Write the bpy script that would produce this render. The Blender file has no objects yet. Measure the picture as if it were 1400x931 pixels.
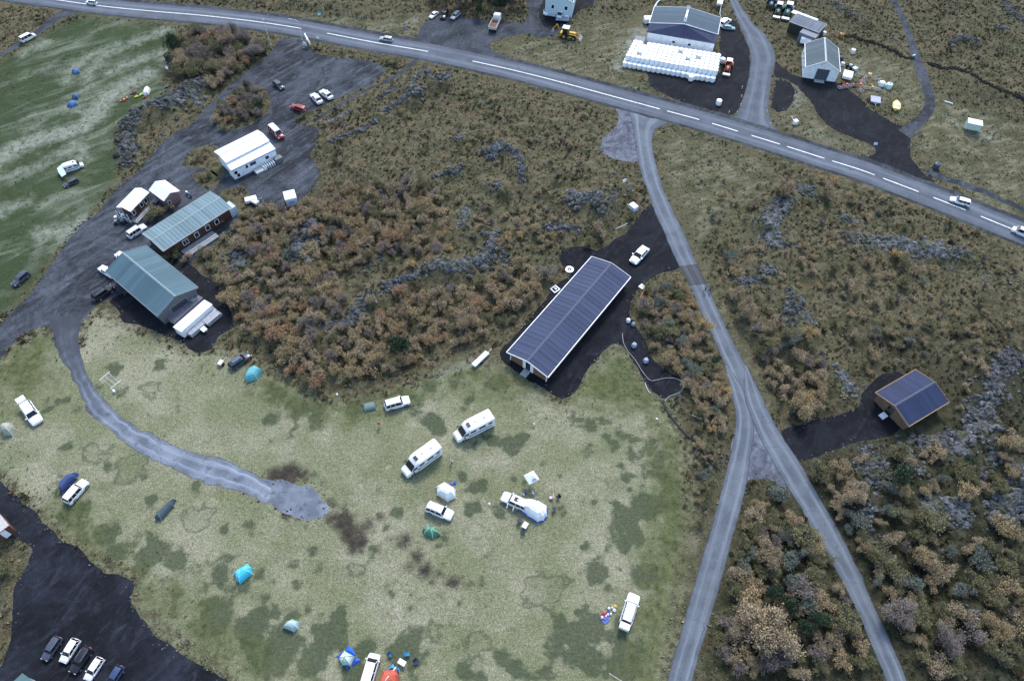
import bpy, bmesh, math, random
import numpy as np
from mathutils import Vector, Matrix, geometry
from mathutils.bvhtree import BVHTree
R = random.Random(7)
rng = np.random.default_rng(7)
PI = math.pi
sc = bpy.context.scene
C = sc.collection

# ------------------------------------------------------------------ camera
FPX, NX, NY, CAMH = 980.0, -19.0, 700.0, 107.0
IW, IH = 1400.0, 931.0
n = np.array([NX, NY, FPX]); n /= np.linalg.norm(n)
ex = np.cross([0, 1, 0], n); ex /= np.linalg.norm(ex)
ey = np.cross(n, ex)
cam_d = bpy.data.cameras.new("camera"); cam = bpy.data.objects.new("camera", cam_d); C.objects.link(cam)
sc.camera = cam
cam_d.sensor_width = 36; cam_d.sensor_fit = 'HORIZONTAL'; cam_d.lens = 36 * FPX / IW
cam_d.clip_start = 1; cam_d.clip_end = 12000
def c2w(v): v = np.array(v, float); return Vector((v @ ex, -(v @ ey), -(v @ n)))
cx, cy, cz = c2w((1, 0, 0)), c2w((0, -1, 0)), c2w((0, 0, -1))
cam.matrix_world = Matrix(((cx.x, cy.x, cz.x, 0), (cx.y, cy.y, cz.y, 0), (cx.z, cy.z, cz.z, CAMH), (0, 0, 0, 1)))

# ------------------------------------------------------------------ world and sun (overcast, brighter towards the top of the view)
SUN_EL, SUN_AZ = 50.0, 12.0     # azimuth measured from +Y towards +X
w = bpy.data.worlds.new("World"); sc.world = w; w.use_nodes = True
nt = w.node_tree; nt.nodes.clear()
sky = nt.nodes.new("ShaderNodeTexSky"); sky.sky_type = 'NISHITA'; sky.sun_disc = False
sky.sun_elevation = math.radians(SUN_EL); sky.sun_rotation = math.radians(SUN_AZ)
sky.air_density = 1.0; sky.dust_density = 1.4; sky.ozone_density = 1.0
bg = nt.nodes.new("ShaderNodeBackground"); bg.inputs[1].default_value = 0.14
wo = nt.nodes.new("ShaderNodeOutputWorld")
nt.links.new(sky.outputs[0], bg.inputs[0]); nt.links.new(bg.outputs[0], wo.inputs[0])
sun_d = bpy.data.lights.new("sun", 'SUN'); sun_d.energy = 1.15; sun_d.angle = math.radians(14); sun_d.color = (1, .985, .96)
sun = bpy.data.objects.new("sun", sun_d); C.objects.link(sun)
el, az = math.radians(SUN_EL), math.radians(SUN_AZ)
sdir = Vector((math.sin(az) * math.cos(el), math.cos(az) * math.cos(el), math.sin(el)))
sun.rotation_euler = sdir.to_track_quat('Z', 'Y').to_euler(); sun.location = (0, 0, 300)
sc.view_settings.view_transform = 'Standard'; sc.view_settings.look = 'None'
sc.view_settings.exposure = 1.28; sc.view_settings.gamma = 1

# ------------------------------------------------------------------ helpers
def at(px, py, h=0.0):
    """photo pixel -> point of the plane z = h"""
    v = np.array([px - IW / 2, py - IH / 2, FPX]); v = v / (v @ n) * (CAMH - h)
    return Vector((v @ ex, -(v @ ey), h))
def ats(pts, h=0.0): return np.array([at(x, y, h)[:2] for x, y in pts])

def noise2(x, y, seed=0):
    x = np.asarray(x, float); y = np.asarray(y, float)
    xi = np.floor(x).astype(np.int64); yi = np.floor(y).astype(np.int64)
    fx = x - xi; fy = y - yi; fx = fx * fx * (3 - 2 * fx); fy = fy * fy * (3 - 2 * fy)
    def hsh(a, b):
        k = (a * 374761393 + b * 668265263 + seed * 144664533) & 0xffffffff
        k = ((k ^ (k >> 13)) * 1274126177) & 0xffffffff
        return ((k ^ (k >> 16)) & 0xffff) / 65535.0
    a = hsh(xi, yi); b = hsh(xi + 1, yi); c = hsh(xi, yi + 1); d = hsh(xi + 1, yi + 1)
    return (a * (1 - fx) + b * fx) * (1 - fy) + (c * (1 - fx) + d * fx) * fy
def fbm(x, y, o=4, seed=0):
    s = 0; a = .5; t = 0
    for k in range(o): s = s + a * noise2(x * 2 ** k, y * 2 ** k, seed + k * 17); t += a; a *= .5
    return s / t
def sstep(a, b, x):
    t = np.clip((x - a) / (b - a), 0, 1); return t * t * (3 - 2 * t)
def seg_dist(P, A, B):
    d = B - A; t = np.clip(((P - A) @ d) / max(d @ d, 1e-9), 0, 1)
    return np.hypot(*(P - A - t[:, None] * d).T)
def sdf_poly(P, poly, cut=14.0):
    """signed distance, + inside; clipped at +-cut"""
    out = np.full(len(P), -cut); lo = poly.min(0) - cut; hi = poly.max(0) + cut
    m = np.all((P > lo) & (P < hi), axis=1); Q = P[m]
    if not len(Q): return out
    dmin = np.full(len(Q), 1e9); ins = np.zeros(len(Q), bool)
    for i in range(len(poly)):
        A, B = poly[i - 1], poly[i]
        dmin = np.minimum(dmin, seg_dist(Q, A, B))
        c = (A[1] > Q[:, 1]) != (B[1] > Q[:, 1])
        with np.errstate(divide='ignore', invalid='ignore'):
            xs = (B[0] - A[0]) * (Q[:, 1] - A[1]) / (B[1] - A[1] if B[1] != A[1] else 1e-9) + A[0]
        ins ^= c & (Q[:, 0] < xs)
    out[m] = np.clip(np.where(ins, dmin, -dmin), -cut, cut)
    return out
def dist_line(P, pts):
    d = np.full(len(P), 1e9)
    for i in range(len(pts) - 1): d = np.minimum(d, seg_dist(P, pts[i], pts[i + 1]))
    return d

# ------------------------------------------------------------------ materials
class NT:
    def __init__(s, name, rough=.8, spec=.3, metal=0):
        s.m = bpy.data.materials.new(name); s.m.use_nodes = True; s.t = s.m.node_tree
        s.b = s.t.nodes['Principled BSDF']; s.b.inputs['Roughness'].default_value = rough
        s.b.inputs['Specular IOR Level'].default_value = spec; s.b.inputs['Metallic'].default_value = metal
        s.geo = None
    def node(s, t, **k):
        q = s.t.nodes.new(t)
        for a, b in k.items(): setattr(q, a, b)
        return q
    def ln(s, a, b): s.t.links.new(a, b)
    def pos(s):
        if not s.geo: s.geo = s.node('ShaderNodeNewGeometry')
        return s.geo.outputs['Position']
    def objc(s): return s.node('ShaderNodeTexCoord').outputs['Object']
    def mp(s, v, scale, rot=0):
        q = s.node('ShaderNodeMapping', vector_type='TEXTURE'); q.inputs['Scale'].default_value = tuple(1 / k for k in scale); q.inputs['Rotation'].default_value = (0, 0, rot)
        s.ln(v, q.inputs['Vector']); return q.outputs[0]
    def noise(s, scale, detail=4, v=None, rough=.6, dist=0):
        q = s.node('ShaderNodeTexNoise'); q.inputs['Scale'].default_value = scale; q.inputs['Detail'].default_value = detail
        q.inputs['Roughness'].default_value = rough; q.inputs['Distortion'].default_value = dist
        s.ln(v if v is not None else s.pos(), q.inputs['Vector']); return q.outputs['Fac']
    def attr(s, name, out='Fac'):
        q = s.node('ShaderNodeAttribute'); q.attribute_name = name; return q.outputs[out]
    def math(s, op, a, b=None, c=None):
        q = s.node('ShaderNodeMath', operation=op)
        for i, v in enumerate((a, b, c)):
            if v is None: continue
            if isinstance(v, (int, float)): q.inputs[i].default_value = v
            else: s.ln(v, q.inputs[i])
        return q.outputs[0]
    def ss(s, v, a, b, lo=0, hi=1):
        q = s.node('ShaderNodeMapRange', interpolation_type='SMOOTHSTEP')
        s.ln(v, q.inputs[0])
        for i, k in enumerate((a, b, lo, hi)): q.inputs[i + 1].default_value = k
        return q.outputs[0]
    def mix(s, f, a, b, mode='MIX'):
        q = s.node('ShaderNodeMix', data_type='RGBA', blend_type=mode)
        if isinstance(f, (int, float)): q.inputs[0].default_value = f
        else: s.ln(f, q.inputs[0])
        for i, v in ((6, a), (7, b)):
            if isinstance(v, tuple): q.inputs[i].default_value = (*v, 1)
            else: s.ln(v, q.inputs[i])
        return q.outputs[2]
    def mul(s, col, f):   # colour times float socket
        q = s.node('ShaderNodeMix', data_type='RGBA', blend_type='MULTIPLY'); q.inputs[0].default_value = 1
        if isinstance(col, tuple): q.inputs[6].default_value = (*col, 1)
        else: s.ln(col, q.inputs[6])
        s.ln(f, q.inputs[7]); return q.outputs[2]
    def bump(s, h, strength, dist=.05):
        q = s.node('ShaderNodeBump'); q.inputs['Strength'].default_value = strength; q.inputs['Distance'].default_value = dist
        s.ln(h, q.inputs['Height']); s.ln(q.outputs[0], s.b.inputs['Normal'])
    def out(s, col):
        if isinstance(col, tuple): s.b.inputs['Base Color'].default_value = (*col, 1)
        else: s.ln(col, s.b.inputs['Base Color'])
        return s.m
_mc = {}
def plain(col, rough=.6, metal=0, var=.18, scale=3.0, spec=.4, name=None, dirt=None):
    """procedural paint: base colour broken up by wear and dirt"""
    key = (col, rough, metal, var, scale, spec, dirt)
    if key in _mc: return _mc[key]
    q = NT(name or 'paint', rough, spec, metal)
    v = q.objc(); a = q.noise(scale, 5, v); f = q.ss(a, .3, .7, 1 - var, 1 + var * .4)
    c = q.mul(col, f)
    if dirt: c = q.mix(q.ss(q.noise(scale * .7, 6, v, .7), .5, .75, 0, .7), c, dirt)
    r = q.ss(q.noise(scale * 2, 3, v), .3, .7, max(rough - .08, .03), min(rough + .1, 1)); q.ln(r, q.b.inputs['Roughness'])
    _mc[key] = q.out(c); return _mc[key]

def mat_ground():
    q = NT('heath_and_grass', .95, .1)
    big = q.noise(.03, 3); med = q.noise(.13, 5, rough=.65, dist=.6); fine = q.noise(.8, 6, rough=.75); tiny = q.noise(4.5, 3)
    str_ = q.noise(.55, 5, q.mp(q.pos(), (.35, 1.5, 1), .35), .7, .4)
    c = q.mix(q.ss(med, .38, .62), (.060, .063, .030), (.122, .098, .054))
    c = q.mix(q.ss(fine, .42, .62), c, (.165, .150, .092))
    c = q.mix(q.ss(q.noise(.22, 5, dist=1.), .56, .68, 0, .75), c, (.030, .040, .016))
    c = q.mix(q.ss(q.noise(.35, 5, rough=.7), .62, .74, 0, .5), c, (.125, .062, .036))
    c = q.mix(q.ss(str_, .56, .7, 0, .7), c, (.225, .19, .115))
    c = q.mix(q.ss(big, .52, .66, 0, .45), c, (.11, .112, .060)); c = q.mix(q.math('MULTIPLY', q.ss(q.math('ADD', q.attr('moss'), q.math('MULTIPLY', q.math('SUBTRACT', q.noise(.05, 5), .5), 40)), -14, 14), .78), c, q.mix(q.ss(fine, .4, .65), (.024, .030, .017), (.062, .062, .036)))  # painted vignette: heath colour fades to dark mossy tones towards lower right
    c = q.mul(c, q.ss(tiny, .25, .75, .62, 1.3))
    # rough straw-coloured verges and dry meadow
    vg = q.mix(q.ss(str_, .35, .65), (.10, .105, .052), (.27, .245, .16)); vg = q.mix(q.ss(q.noise(.2, 6, rough=.7), .46, .6, 0, .75), vg, (.085, .085, .04))
    vg = q.mul(vg, q.ss(tiny, .25, .75, .7, 1.2))
    c = q.mix(q.math('MULTIPLY', q.ss(q.math('ADD', q.attr('verge'), q.math('MULTIPLY', q.math('SUBTRACT', fine, .5), 5)), -1, 1.5), .8), c, vg)
    # left meadow: deep green with pale wind-combed streaks
    ms = q.noise(.16, 6, q.mp(q.pos(), (.4, 1.5, 1), .62), .62, .8)
    g = q.mix(q.ss(ms, .45, .78), (.055, .080, .036), (.27, .29, .215))
    g = q.mix(q.ss(q.noise(.05, 3, dist=.5), .50, .66, 0, .85), g, (.045, .066, .026))
    g = q.mix(q.ss(q.noise(.28, 6, rough=.75, dist=1.), .5, .66, 0, .6), g, (.075, .095, .045)); g = q.mix(q.ss(q.noise(.07, 5, dist=.8), .54, .7, 0, .25), g, (.30, .31, .235)); g = q.mix(q.ss(fine, .55, .7, 0, .5), g, (.15, .12, .055))
    pz = q.math('ADD', q.attr('pale'), q.math('MULTIPLY', q.math('SUBTRACT', q.noise(.3, 6, rough=.72), .5), 9)); g = q.mul(g, q.ss(tiny, .25, .75, .8, 1.15))
    mm = q.ss(q.math('ADD', q.attr('meadow'), q.math('MULTIPLY', q.math('SUBTRACT', fine, .5), 6)), -1.5, 2.)
    c = q.mix(mm, c, g)
    c = q.mix(q.ss(pz, -2., 2.5, 0, .85), c, q.mix(q.ss(fine, .4, .6), (.22, .245, .18), (.36, .37, .30)))
    # camping field: cropped pale grass, mossy rounds
    f1 = q.mix(q.ss(q.noise(.09, 5, rough=.6), .38, .66), (.215, .230, .122), (.345, .335, .222))
    f1 = q.mix(q.ss(fine, .5, .66, 0, .55), f1, (.255, .225, .165)); f1 = q.mix(q.ss(q.noise(.45, 6, rough=.75, dist=.6), .54, .66, 0, .6), f1, (.15, .17, .095)); f1 = q.mix(q.ss(q.noise(.3, 5, rough=.7), .58, .7, 0, .5), f1, (.42, .405, .29))
    f1 = q.mix(q.ss(q.noise(.07, 4, dist=.5), .60, .72, 0, .55), f1, (.13, .155, .075))
    f1 = q.mul(f1, q.ss(tiny, .3, .7, .62, 1.28)); f1 = q.mul(f1, q.ss(q.noise(1.8, 4, rough=.7), .3, .7, .78, 1.2))
    f1 = q.mul(f1, q.ss(q.noise(9, 2), .3, .7, .9, 1.1))
    pn = q.math('ADD', q.attr('patch'), q.math('MULTIPLY', q.math('SUBTRACT', q.noise(.9, 6, rough=.7), .5), 3.0)); pn = q.math('ADD', pn, q.math('MULTIPLY', q.math('SUBTRACT', q.noise(.28, 4, rough=.6), .54), 8))
    pcol = q.mix(q.ss(q.noise(2.2, 5, rough=.7), .35, .65), (.036, .055, .030), (.088, .108, .060))
    rim = q.math('MULTIPLY', q.ss(pn, -.08, .08), q.ss(pn, .9, .4, .25, 1.0)); rim = q.math('MULTIPLY', rim, .55)
    full = q.math('MULTIPLY', q.ss(pn, -.4, .6), .80)
    f1 = q.mix(q.mix_f(q.attr('ring'), full, rim) if hasattr(q, 'mix_f') else full, f1, pcol)
    so = q.math('ADD', q.attr('soil'), q.math('MULTIPLY', q.math('SUBTRACT', q.noise(.6, 6, rough=.75), .5), 3.6))
    f1 = q.mix(q.ss(so, -.2, 1.4, 0, .92), f1, q.mix(q.ss(fine, .4, .6), (.028, .022, .022), (.07, .055, .042)))
    lu = q.ss(q.math('ADD', q.attr('lush'), q.math('MULTIPLY', q.math('SUBTRACT', q.noise(.35, 6, rough=.7), .5), 12)), -3, 3, 0, .9)
    f1 = q.mix(lu, f1, q.mix(q.ss(fine, .35, .65), (.055, .075, .030), (.150, .160, .062)))
    fm = q.ss(q.math('ADD', q.attr('field'), q.math('MULTIPLY', q.math('SUBTRACT', fine, .5), 5)), -1., 1.2)
    c = q.mix(fm, c, f1); c = q.mul(c, q.math('ADD', q.math('MULTIPLY', tiny, 0), .80))
    q.bump(q.math('ADD', q.math('MULTIPLY', fine, 1.), q.math('MULTIPLY', tiny, .5)), .8, .25)
    return q.out(c)
def _mixf(s, f, a, b):
    k = s.node('ShaderNodeMix', data_type='FLOAT'); s.ln(f, k.inputs[0]); s.ln(a, k.inputs[2]); s.ln(b, k.inputs[3]); return k.outputs[0]
NT.mix_f = _mixf
def mat_gravel(name, dark, mid, light, s1=.12, grain=None):
    q = NT(name, .92, .2)
    a = q.noise(s1, 6, rough=.65, dist=.8); f = q.noise(1.3, 5, rough=.7); t = q.noise(7, 3)
    st = q.noise(.35, 6, q.mp(q.pos(), (.6, 1.5, 1), .9), .7, 1.2)
    c = q.mix(q.ss(a, .38, .62), dark, mid)
    if grain is not None:
        rt = q.noise(.42, 6, q.mp(q.pos(), (.16, 1.6, 1), grain), .7, .5); c = q.mix(q.ss(rt, .5, .68, 0, .6), c, light); c = q.mix(q.ss(rt, .44, .34, 0, .7), c, dark)
    c = q.mix(q.ss(st, .48, .72, 0, .6), c, light)
    c = q.mul(c, q.ss(f, .25, .75, .7, 1.25)); c = q.mul(c, q.ss(t, .3, .7, .72, 1.25))
    q.bump(t, .5, .04); return q.out(c)
def mat_asphalt(name, base, worn, edge=.5, tracks=True, start=None):
    q = NT(name, .85, .3)
    uv = q.node('ShaderNodeUVMap').outputs[0]; sx = q.node('ShaderNodeSeparateXYZ'); q.ln(uv, sx.inputs[0]); u = sx.outputs[0]
    a = q.noise(.25, 5, rough=.6); t = q.noise(6, 4); lg = q.noise(.6, 5, q.mp(uv, (9, .05, 1)), .6)
    c = q.mix(q.ss(a, .35, .65), base, worn)
    if tracks:
        d = q.math('ABSOLUTE', q.math('SUBTRACT', q.math('ABSOLUTE', q.math('SUBTRACT', u, .5)), .24))
        c = q.mix(q.math('MULTIPLY', q.ss(d, .13, .02), q.ss(lg, .35, .6, .25, .7)), c, tuple(min(1, k * 1.5) for k in worn))
        ed = q.math('ABSOLUTE', q.math('SUBTRACT', u, .5)); ed = q.math('ADD', ed, q.math('MULTIPLY', q.math('SUBTRACT', q.noise(1.2, 5), .5), .12))
        c = q.mix(q.ss(ed, .42, .5, 0, edge), c, tuple(k * .35 for k in base))
    if start:
        vv = q.math('ADD', sx.outputs[1], q.math('MULTIPLY', q.math('SUBTRACT', q.noise(.3, 5), .5), 30)); c = q.mix(q.ss(vv, 0, 38), start, c); c = q.mix(q.math('MULTIPLY', q.ss(q.noise(.35, 6, rough=.75), .56, .64), .6), c, start)
    c = q.mul(c, q.ss(t, .3, .7, .85, 1.12)); c = q.mul(c, q.ss(lg, .3, .7, .88, 1.08))
    # hairline cracks and repairs
    v = q.node('ShaderNodeTexVoronoi', feature='DISTANCE_TO_EDGE'); v.inputs['Scale'].default_value = .22
    wv = q.node('ShaderNodeVectorMath', operation='ADD'); nz = q.node('ShaderNodeTexNoise'); nz.inputs['Scale'].default_value = .5
    q.ln(q.pos(), nz.inputs['Vector']); q.ln(q.pos(), wv.inputs[0]); q.ln(nz.outputs['Color'], wv.inputs[1]); q.ln(wv.outputs[0], v.inputs['Vector'])
    c = q.mix(q.math('MULTIPLY', q.ss(v.outputs['Distance'], .012, .0), q.ss(a, .45, .6, 0, .6)), c, tuple(k * .4 for k in base))
    return q.out(c)
def mat_leaf(name, c1, c2, var=.5):
    q = NT(name, .9, .15)
    oi = q.node('ShaderNodeObjectInfo').outputs['Random']
    c = q.mix(oi, c1, c2); c = q.mul(c, q.ss(q.attr('shade'), 0, 1, 1 - var, 1 + var))
    return q.out(c)
def mat_vcol(name, rough=.95):
    q = NT(name, rough, .1); return q.out(q.attr('col', 'Color'))
def mat_rock():
    q = NT('lava_rock', .93, .2)
    v = q.objc(); a = q.noise(1.2, 6, v, .7); b = q.noise(4, 4, v); oi = q.node('ShaderNodeObjectInfo').outputs['Random']
    c = q.mix(q.ss(a, .38, .6), (.024, .026, .027), (.132, .140, .145)); c = q.mix(q.ss(b, .56, .68, 0, .6), c, (.27, .275, .26))
    c = q.mix(q.ss(q.noise(.5, 6, q.pos(), .7), .50, .60, 0, .85), c, (.062, .066, .032))
    c = q.mul(c, q.ss(oi, 0, 1, .65, 1.2)); q.bump(a, .8, .15); return q.out(c)
def mat_roof(name, col, worn, period=1.0, seam=.75):
    """painted metal sheeting: object space, ribs are geometry; tone differs from sheet to sheet"""
    q = NT(name, .62, .12, .0)
    v = q.objc(); sx = q.node('ShaderNodeSeparateXYZ'); q.ln(v, sx.inputs[0])
    fl = q.math('FLOOR', q.math('DIVIDE', sx.outputs[0], period)); wn = q.node('ShaderNodeTexWhiteNoise', noise_dimensions='1D'); q.ln(fl, wn.inputs['W'])
    c = q.mix(q.ss(q.noise(.6, 5, v), .4, .7, 0, .6), col, worn)
    c = q.mul(c, q.ss(wn.outputs['Value'], 0, 1, .88, 1.1))
    fr = q.math('FRACT', q.math('DIVIDE', sx.outputs[0], period)); c = q.mul(c, q.ss(fr, .0, .25, seam, 1))
    return q.out(c)
M = {}
M['ground'] = mat_ground()
M['gravel'] = mat_gravel('grey_gravel', (.024, .028, .034), (.058, .066, .078), (.105, .118, .138))
M['yard'] = mat_gravel('rutted_gravel', (.020, .023, .028), (.062, .071, .084), (.115, .130, .150), .1, .86)
M['dark_gravel'] = mat_gravel('dark_blue_gravel', (.006, .007, .010), (.018, .021, .030), (.040, .046, .062), .09)
M['black'] = mat_gravel('black_lava_gravel', (.006, .007, .010), (.012, .0135, .018), (.030, .034, .044), .2)
M['pale_gravel'] = mat_gravel('pale_gravel', (.07, .077, .094), (.14, .152, .18), (.23, .25, .29), .25)
M['track'] = mat_asphalt('track_gravel', (.105, .122, .148), (.20, .228, .270), .6, True, (.045, .05, .062))
M['asphalt'] = mat_asphalt('asphalt', (.072, .086, .106), (.102, .119, .143), .45)
M['asphalt_old'] = mat_asphalt('old_asphalt', (.086, .102, .122), (.128, .148, .172), .7)
M['patch'] = mat_asphalt('asphalt_repair', (.05, .052, .06), (.065, .067, .074), .5)
M['rock'] = mat_rock()
M['white_line'] = plain((.82, .82, .82), .7, var=.25, scale=1.5)
M['bark'] = plain((.13, .11, .10), .9, scale=4)
M['cover'] = mat_vcol('ground_cover')
M['glass'] = plain((.012, .014, .018), .12, spec=.6, var=.1)
M['tyre'] = plain((.015, .015, .016), .85)
M['rim'] = plain((.45, .46, .48), .35, metal=.6)
M['chrome'] = plain((.55, .56, .58), .3, metal=.7)
M['lamp_glass'] = plain((.75, .77, .8), .15)
M['red_lamp'] = plain((.45, .02, .015), .25)
M['rubber'] = plain((.03, .03, .032), .7)
M['white'] = plain((.86, .87, .88), .45, var=.07)
M['wood'] = plain((.20, .115, .06), .8, scale=2)
M['grey_wood'] = plain((.30, .30, .30), .85, scale=2)
M['steel'] = plain((.38, .39, .41), .45, metal=.5)
M['concrete'] = plain((.38, .38, .37), .9)

# ------------------------------------------------------------------ object helpers
def link(name, me, mat=None, parent=None, kind=None):
    o = bpy.data.objects.new(name, me); C.objects.link(o)
    if mat is not None and me is not None and not me.materials:
        for k in (mat if isinstance(mat, (list, tuple)) else [mat]): me.materials.append(k)
    if parent: o.parent = parent
    if kind: o['kind'] = kind
    return o
def tag(o, label=None, cat=None, group=None):
    if label: o['label'] = label
    if cat: o['category'] = cat
    if group: o['group'] = group
    return o
def empty(name, loc, rz, label, cat, group=None):
    o = bpy.data.objects.new(name, None); C.objects.link(o); o.location = loc; o.rotation_euler = (0, 0, rz); o.empty_display_size = .3
    return tag(o, label, cat, group)
def mesh_np(name, V, F, mats=None, col=None, shade=None, smooth=False, mi=None):
    """V (n,3), F (m,3|4)"""
    V = np.asarray(V, np.float32); F = np.asarray(F, np.int32); k = F.shape[1]
    me = bpy.data.meshes.new(name); me.vertices.add(len(V)); me.vertices.foreach_set('co', V.ravel())
    me.loops.add(F.size); me.loops.foreach_set('vertex_index', F.ravel())
    me.polygons.add(len(F)); me.polygons.foreach_set('loop_start', np.arange(len(F), dtype=np.int32) * k)
    me.polygons.foreach_set('loop_total', np.full(len(F), k, np.int32))
    if mi is not None: me.polygons.foreach_set('material_index', np.asarray(mi, np.int32))
    me.polygons.foreach_set('use_smooth', np.full(len(F), smooth))
    if col is not None:
        a = me.attributes.new('col', 'FLOAT_COLOR', 'FACE'); a.data.foreach_set('color', np.c_[col, np.ones(len(col))].astype(np.float32).ravel())
    if shade is not None:
        a = me.attributes.new('shade', 'FLOAT', 'FACE'); a.data.foreach_set('value', np.asarray(shade, np.float32))
    me.update(calc_edges=True); me.validate()
    for m in (mats or []): me.materials.append(m)
    return me
class MB:
    """collects simple solids into one mesh"""
    def __init__(s): s.v = []; s.f = []
    def add(s, v, f):
        o = len(s.v); s.v += [tuple(p) for p in v]; s.f += [tuple(i + o for i in q) for q in f]; return s
    def box(s, c, d, rz=0, tilt=None, taper=1.0, tx=None):
        x, y, z = (k / 2 for k in d); tx = taper if tx is None else tx
        V = [Vector((a * x * (tx if e > 0 else 1), b * y * (taper if e > 0 else 1), e * z)) for e in (-1, 1) for a, b in ((-1, -1), (1, -1), (1, 1), (-1, 1))]
        if tilt: m = Matrix.Rotation(tilt[0], 3, 'X') @ Matrix.Rotation(tilt[1], 3, 'Y'); V = [m @ v for v in V]
        m = Matrix.Rotation(rz, 3, 'Z'); c = Vector(c); V = [m @ v + c for v in V]
        return s.add(V, [(3, 2, 1, 0), (4, 5, 6, 7), (0, 1, 5, 4), (1, 2, 6, 5), (2, 3, 7, 6), (3, 0, 4, 7)])
    def bar(s, a, b, r, k=6, r2=None, cap=True):
        a, b = Vector(a), Vector(b); r2 = r if r2 is None else r2
        q = (b - a).to_track_quat('Z', 'Y'); V = []
        for p, rr in ((a, r), (b, r2)):
            V += [p + q @ Vector((math.cos(2 * PI * i / k) * rr, math.sin(2 * PI * i / k) * rr, 0)) for i in range(k)]
        F = [(i, (i + 1) % k, k + (i + 1) % k, k + i) for i in range(k)]
        if cap: F += [tuple(range(k - 1, -1, -1)), tuple(range(k, 2 * k))]
        return s.add(V, F)
    def tube(s, pts, r, k=6):
        for a, b in zip(pts, pts[1:]): s.bar(a, b, r, k)
        return s
    def loft(s, rings, cap=True):
        o = len(s.v); k = len(rings[0])
        for r in rings: s.v += [tuple(p) for p in r]
        for i in range(len(rings) - 1):
            for j in range(k):
                a = o + i * k + j; b = o + i * k + (j + 1) % k
                s.f.append((a, b, b + k, a + k))
        if cap: s.f.append(tuple(o + j for j in range(k - 1, -1, -1))); s.f.append(tuple(o + (len(rings) - 1) * k + j for j in range(k)))
        return s
    def quad(s, *p): return s.add(p, [tuple(range(len(p)))])
    def build(s, name, mat, parent=None, bevel=0, smooth=False, mesh_only=False):
        me = bpy.data.meshes.new(name); me.from_pydata(s.v, [], s.f); me.update()
        bm = bmesh.new(); bm.from_mesh(me)
        if bevel: 
            bmesh.ops.bevel(bm, geom=[e for e in bm.edges if len(e.link_faces) == 2 and e.calc_face_angle(0) > .6], offset=bevel, segments=1, affect='EDGES')
        bmesh.ops.recalc_face_normals(bm, faces=bm.faces)
        bm.to_mesh(me); bm.free()
        if smooth:
            me.polygons.foreach_set('use_smooth', [True] * len(me.polygons)); me.set_sharp_from_angle(angle=.7)
        for k in (mat if isinstance(mat, (list, tuple)) else [mat]): me.materials.append(k)
        if mesh_only: return me
        return link(name, me, None, parent)
def copy_tree(o, parent=None):
    c = o.copy(); C.objects.link(c)
    if parent: c.parent = parent
    for ch in list(o.children): copy_tree(ch, c)
    return c
def head(dx, dy, px, py, h=0):
    a = at(px, py, h); b = at(px + dx, py + dy, h); return math.atan2(b.y - a.y, b.x - a.x)
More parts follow.
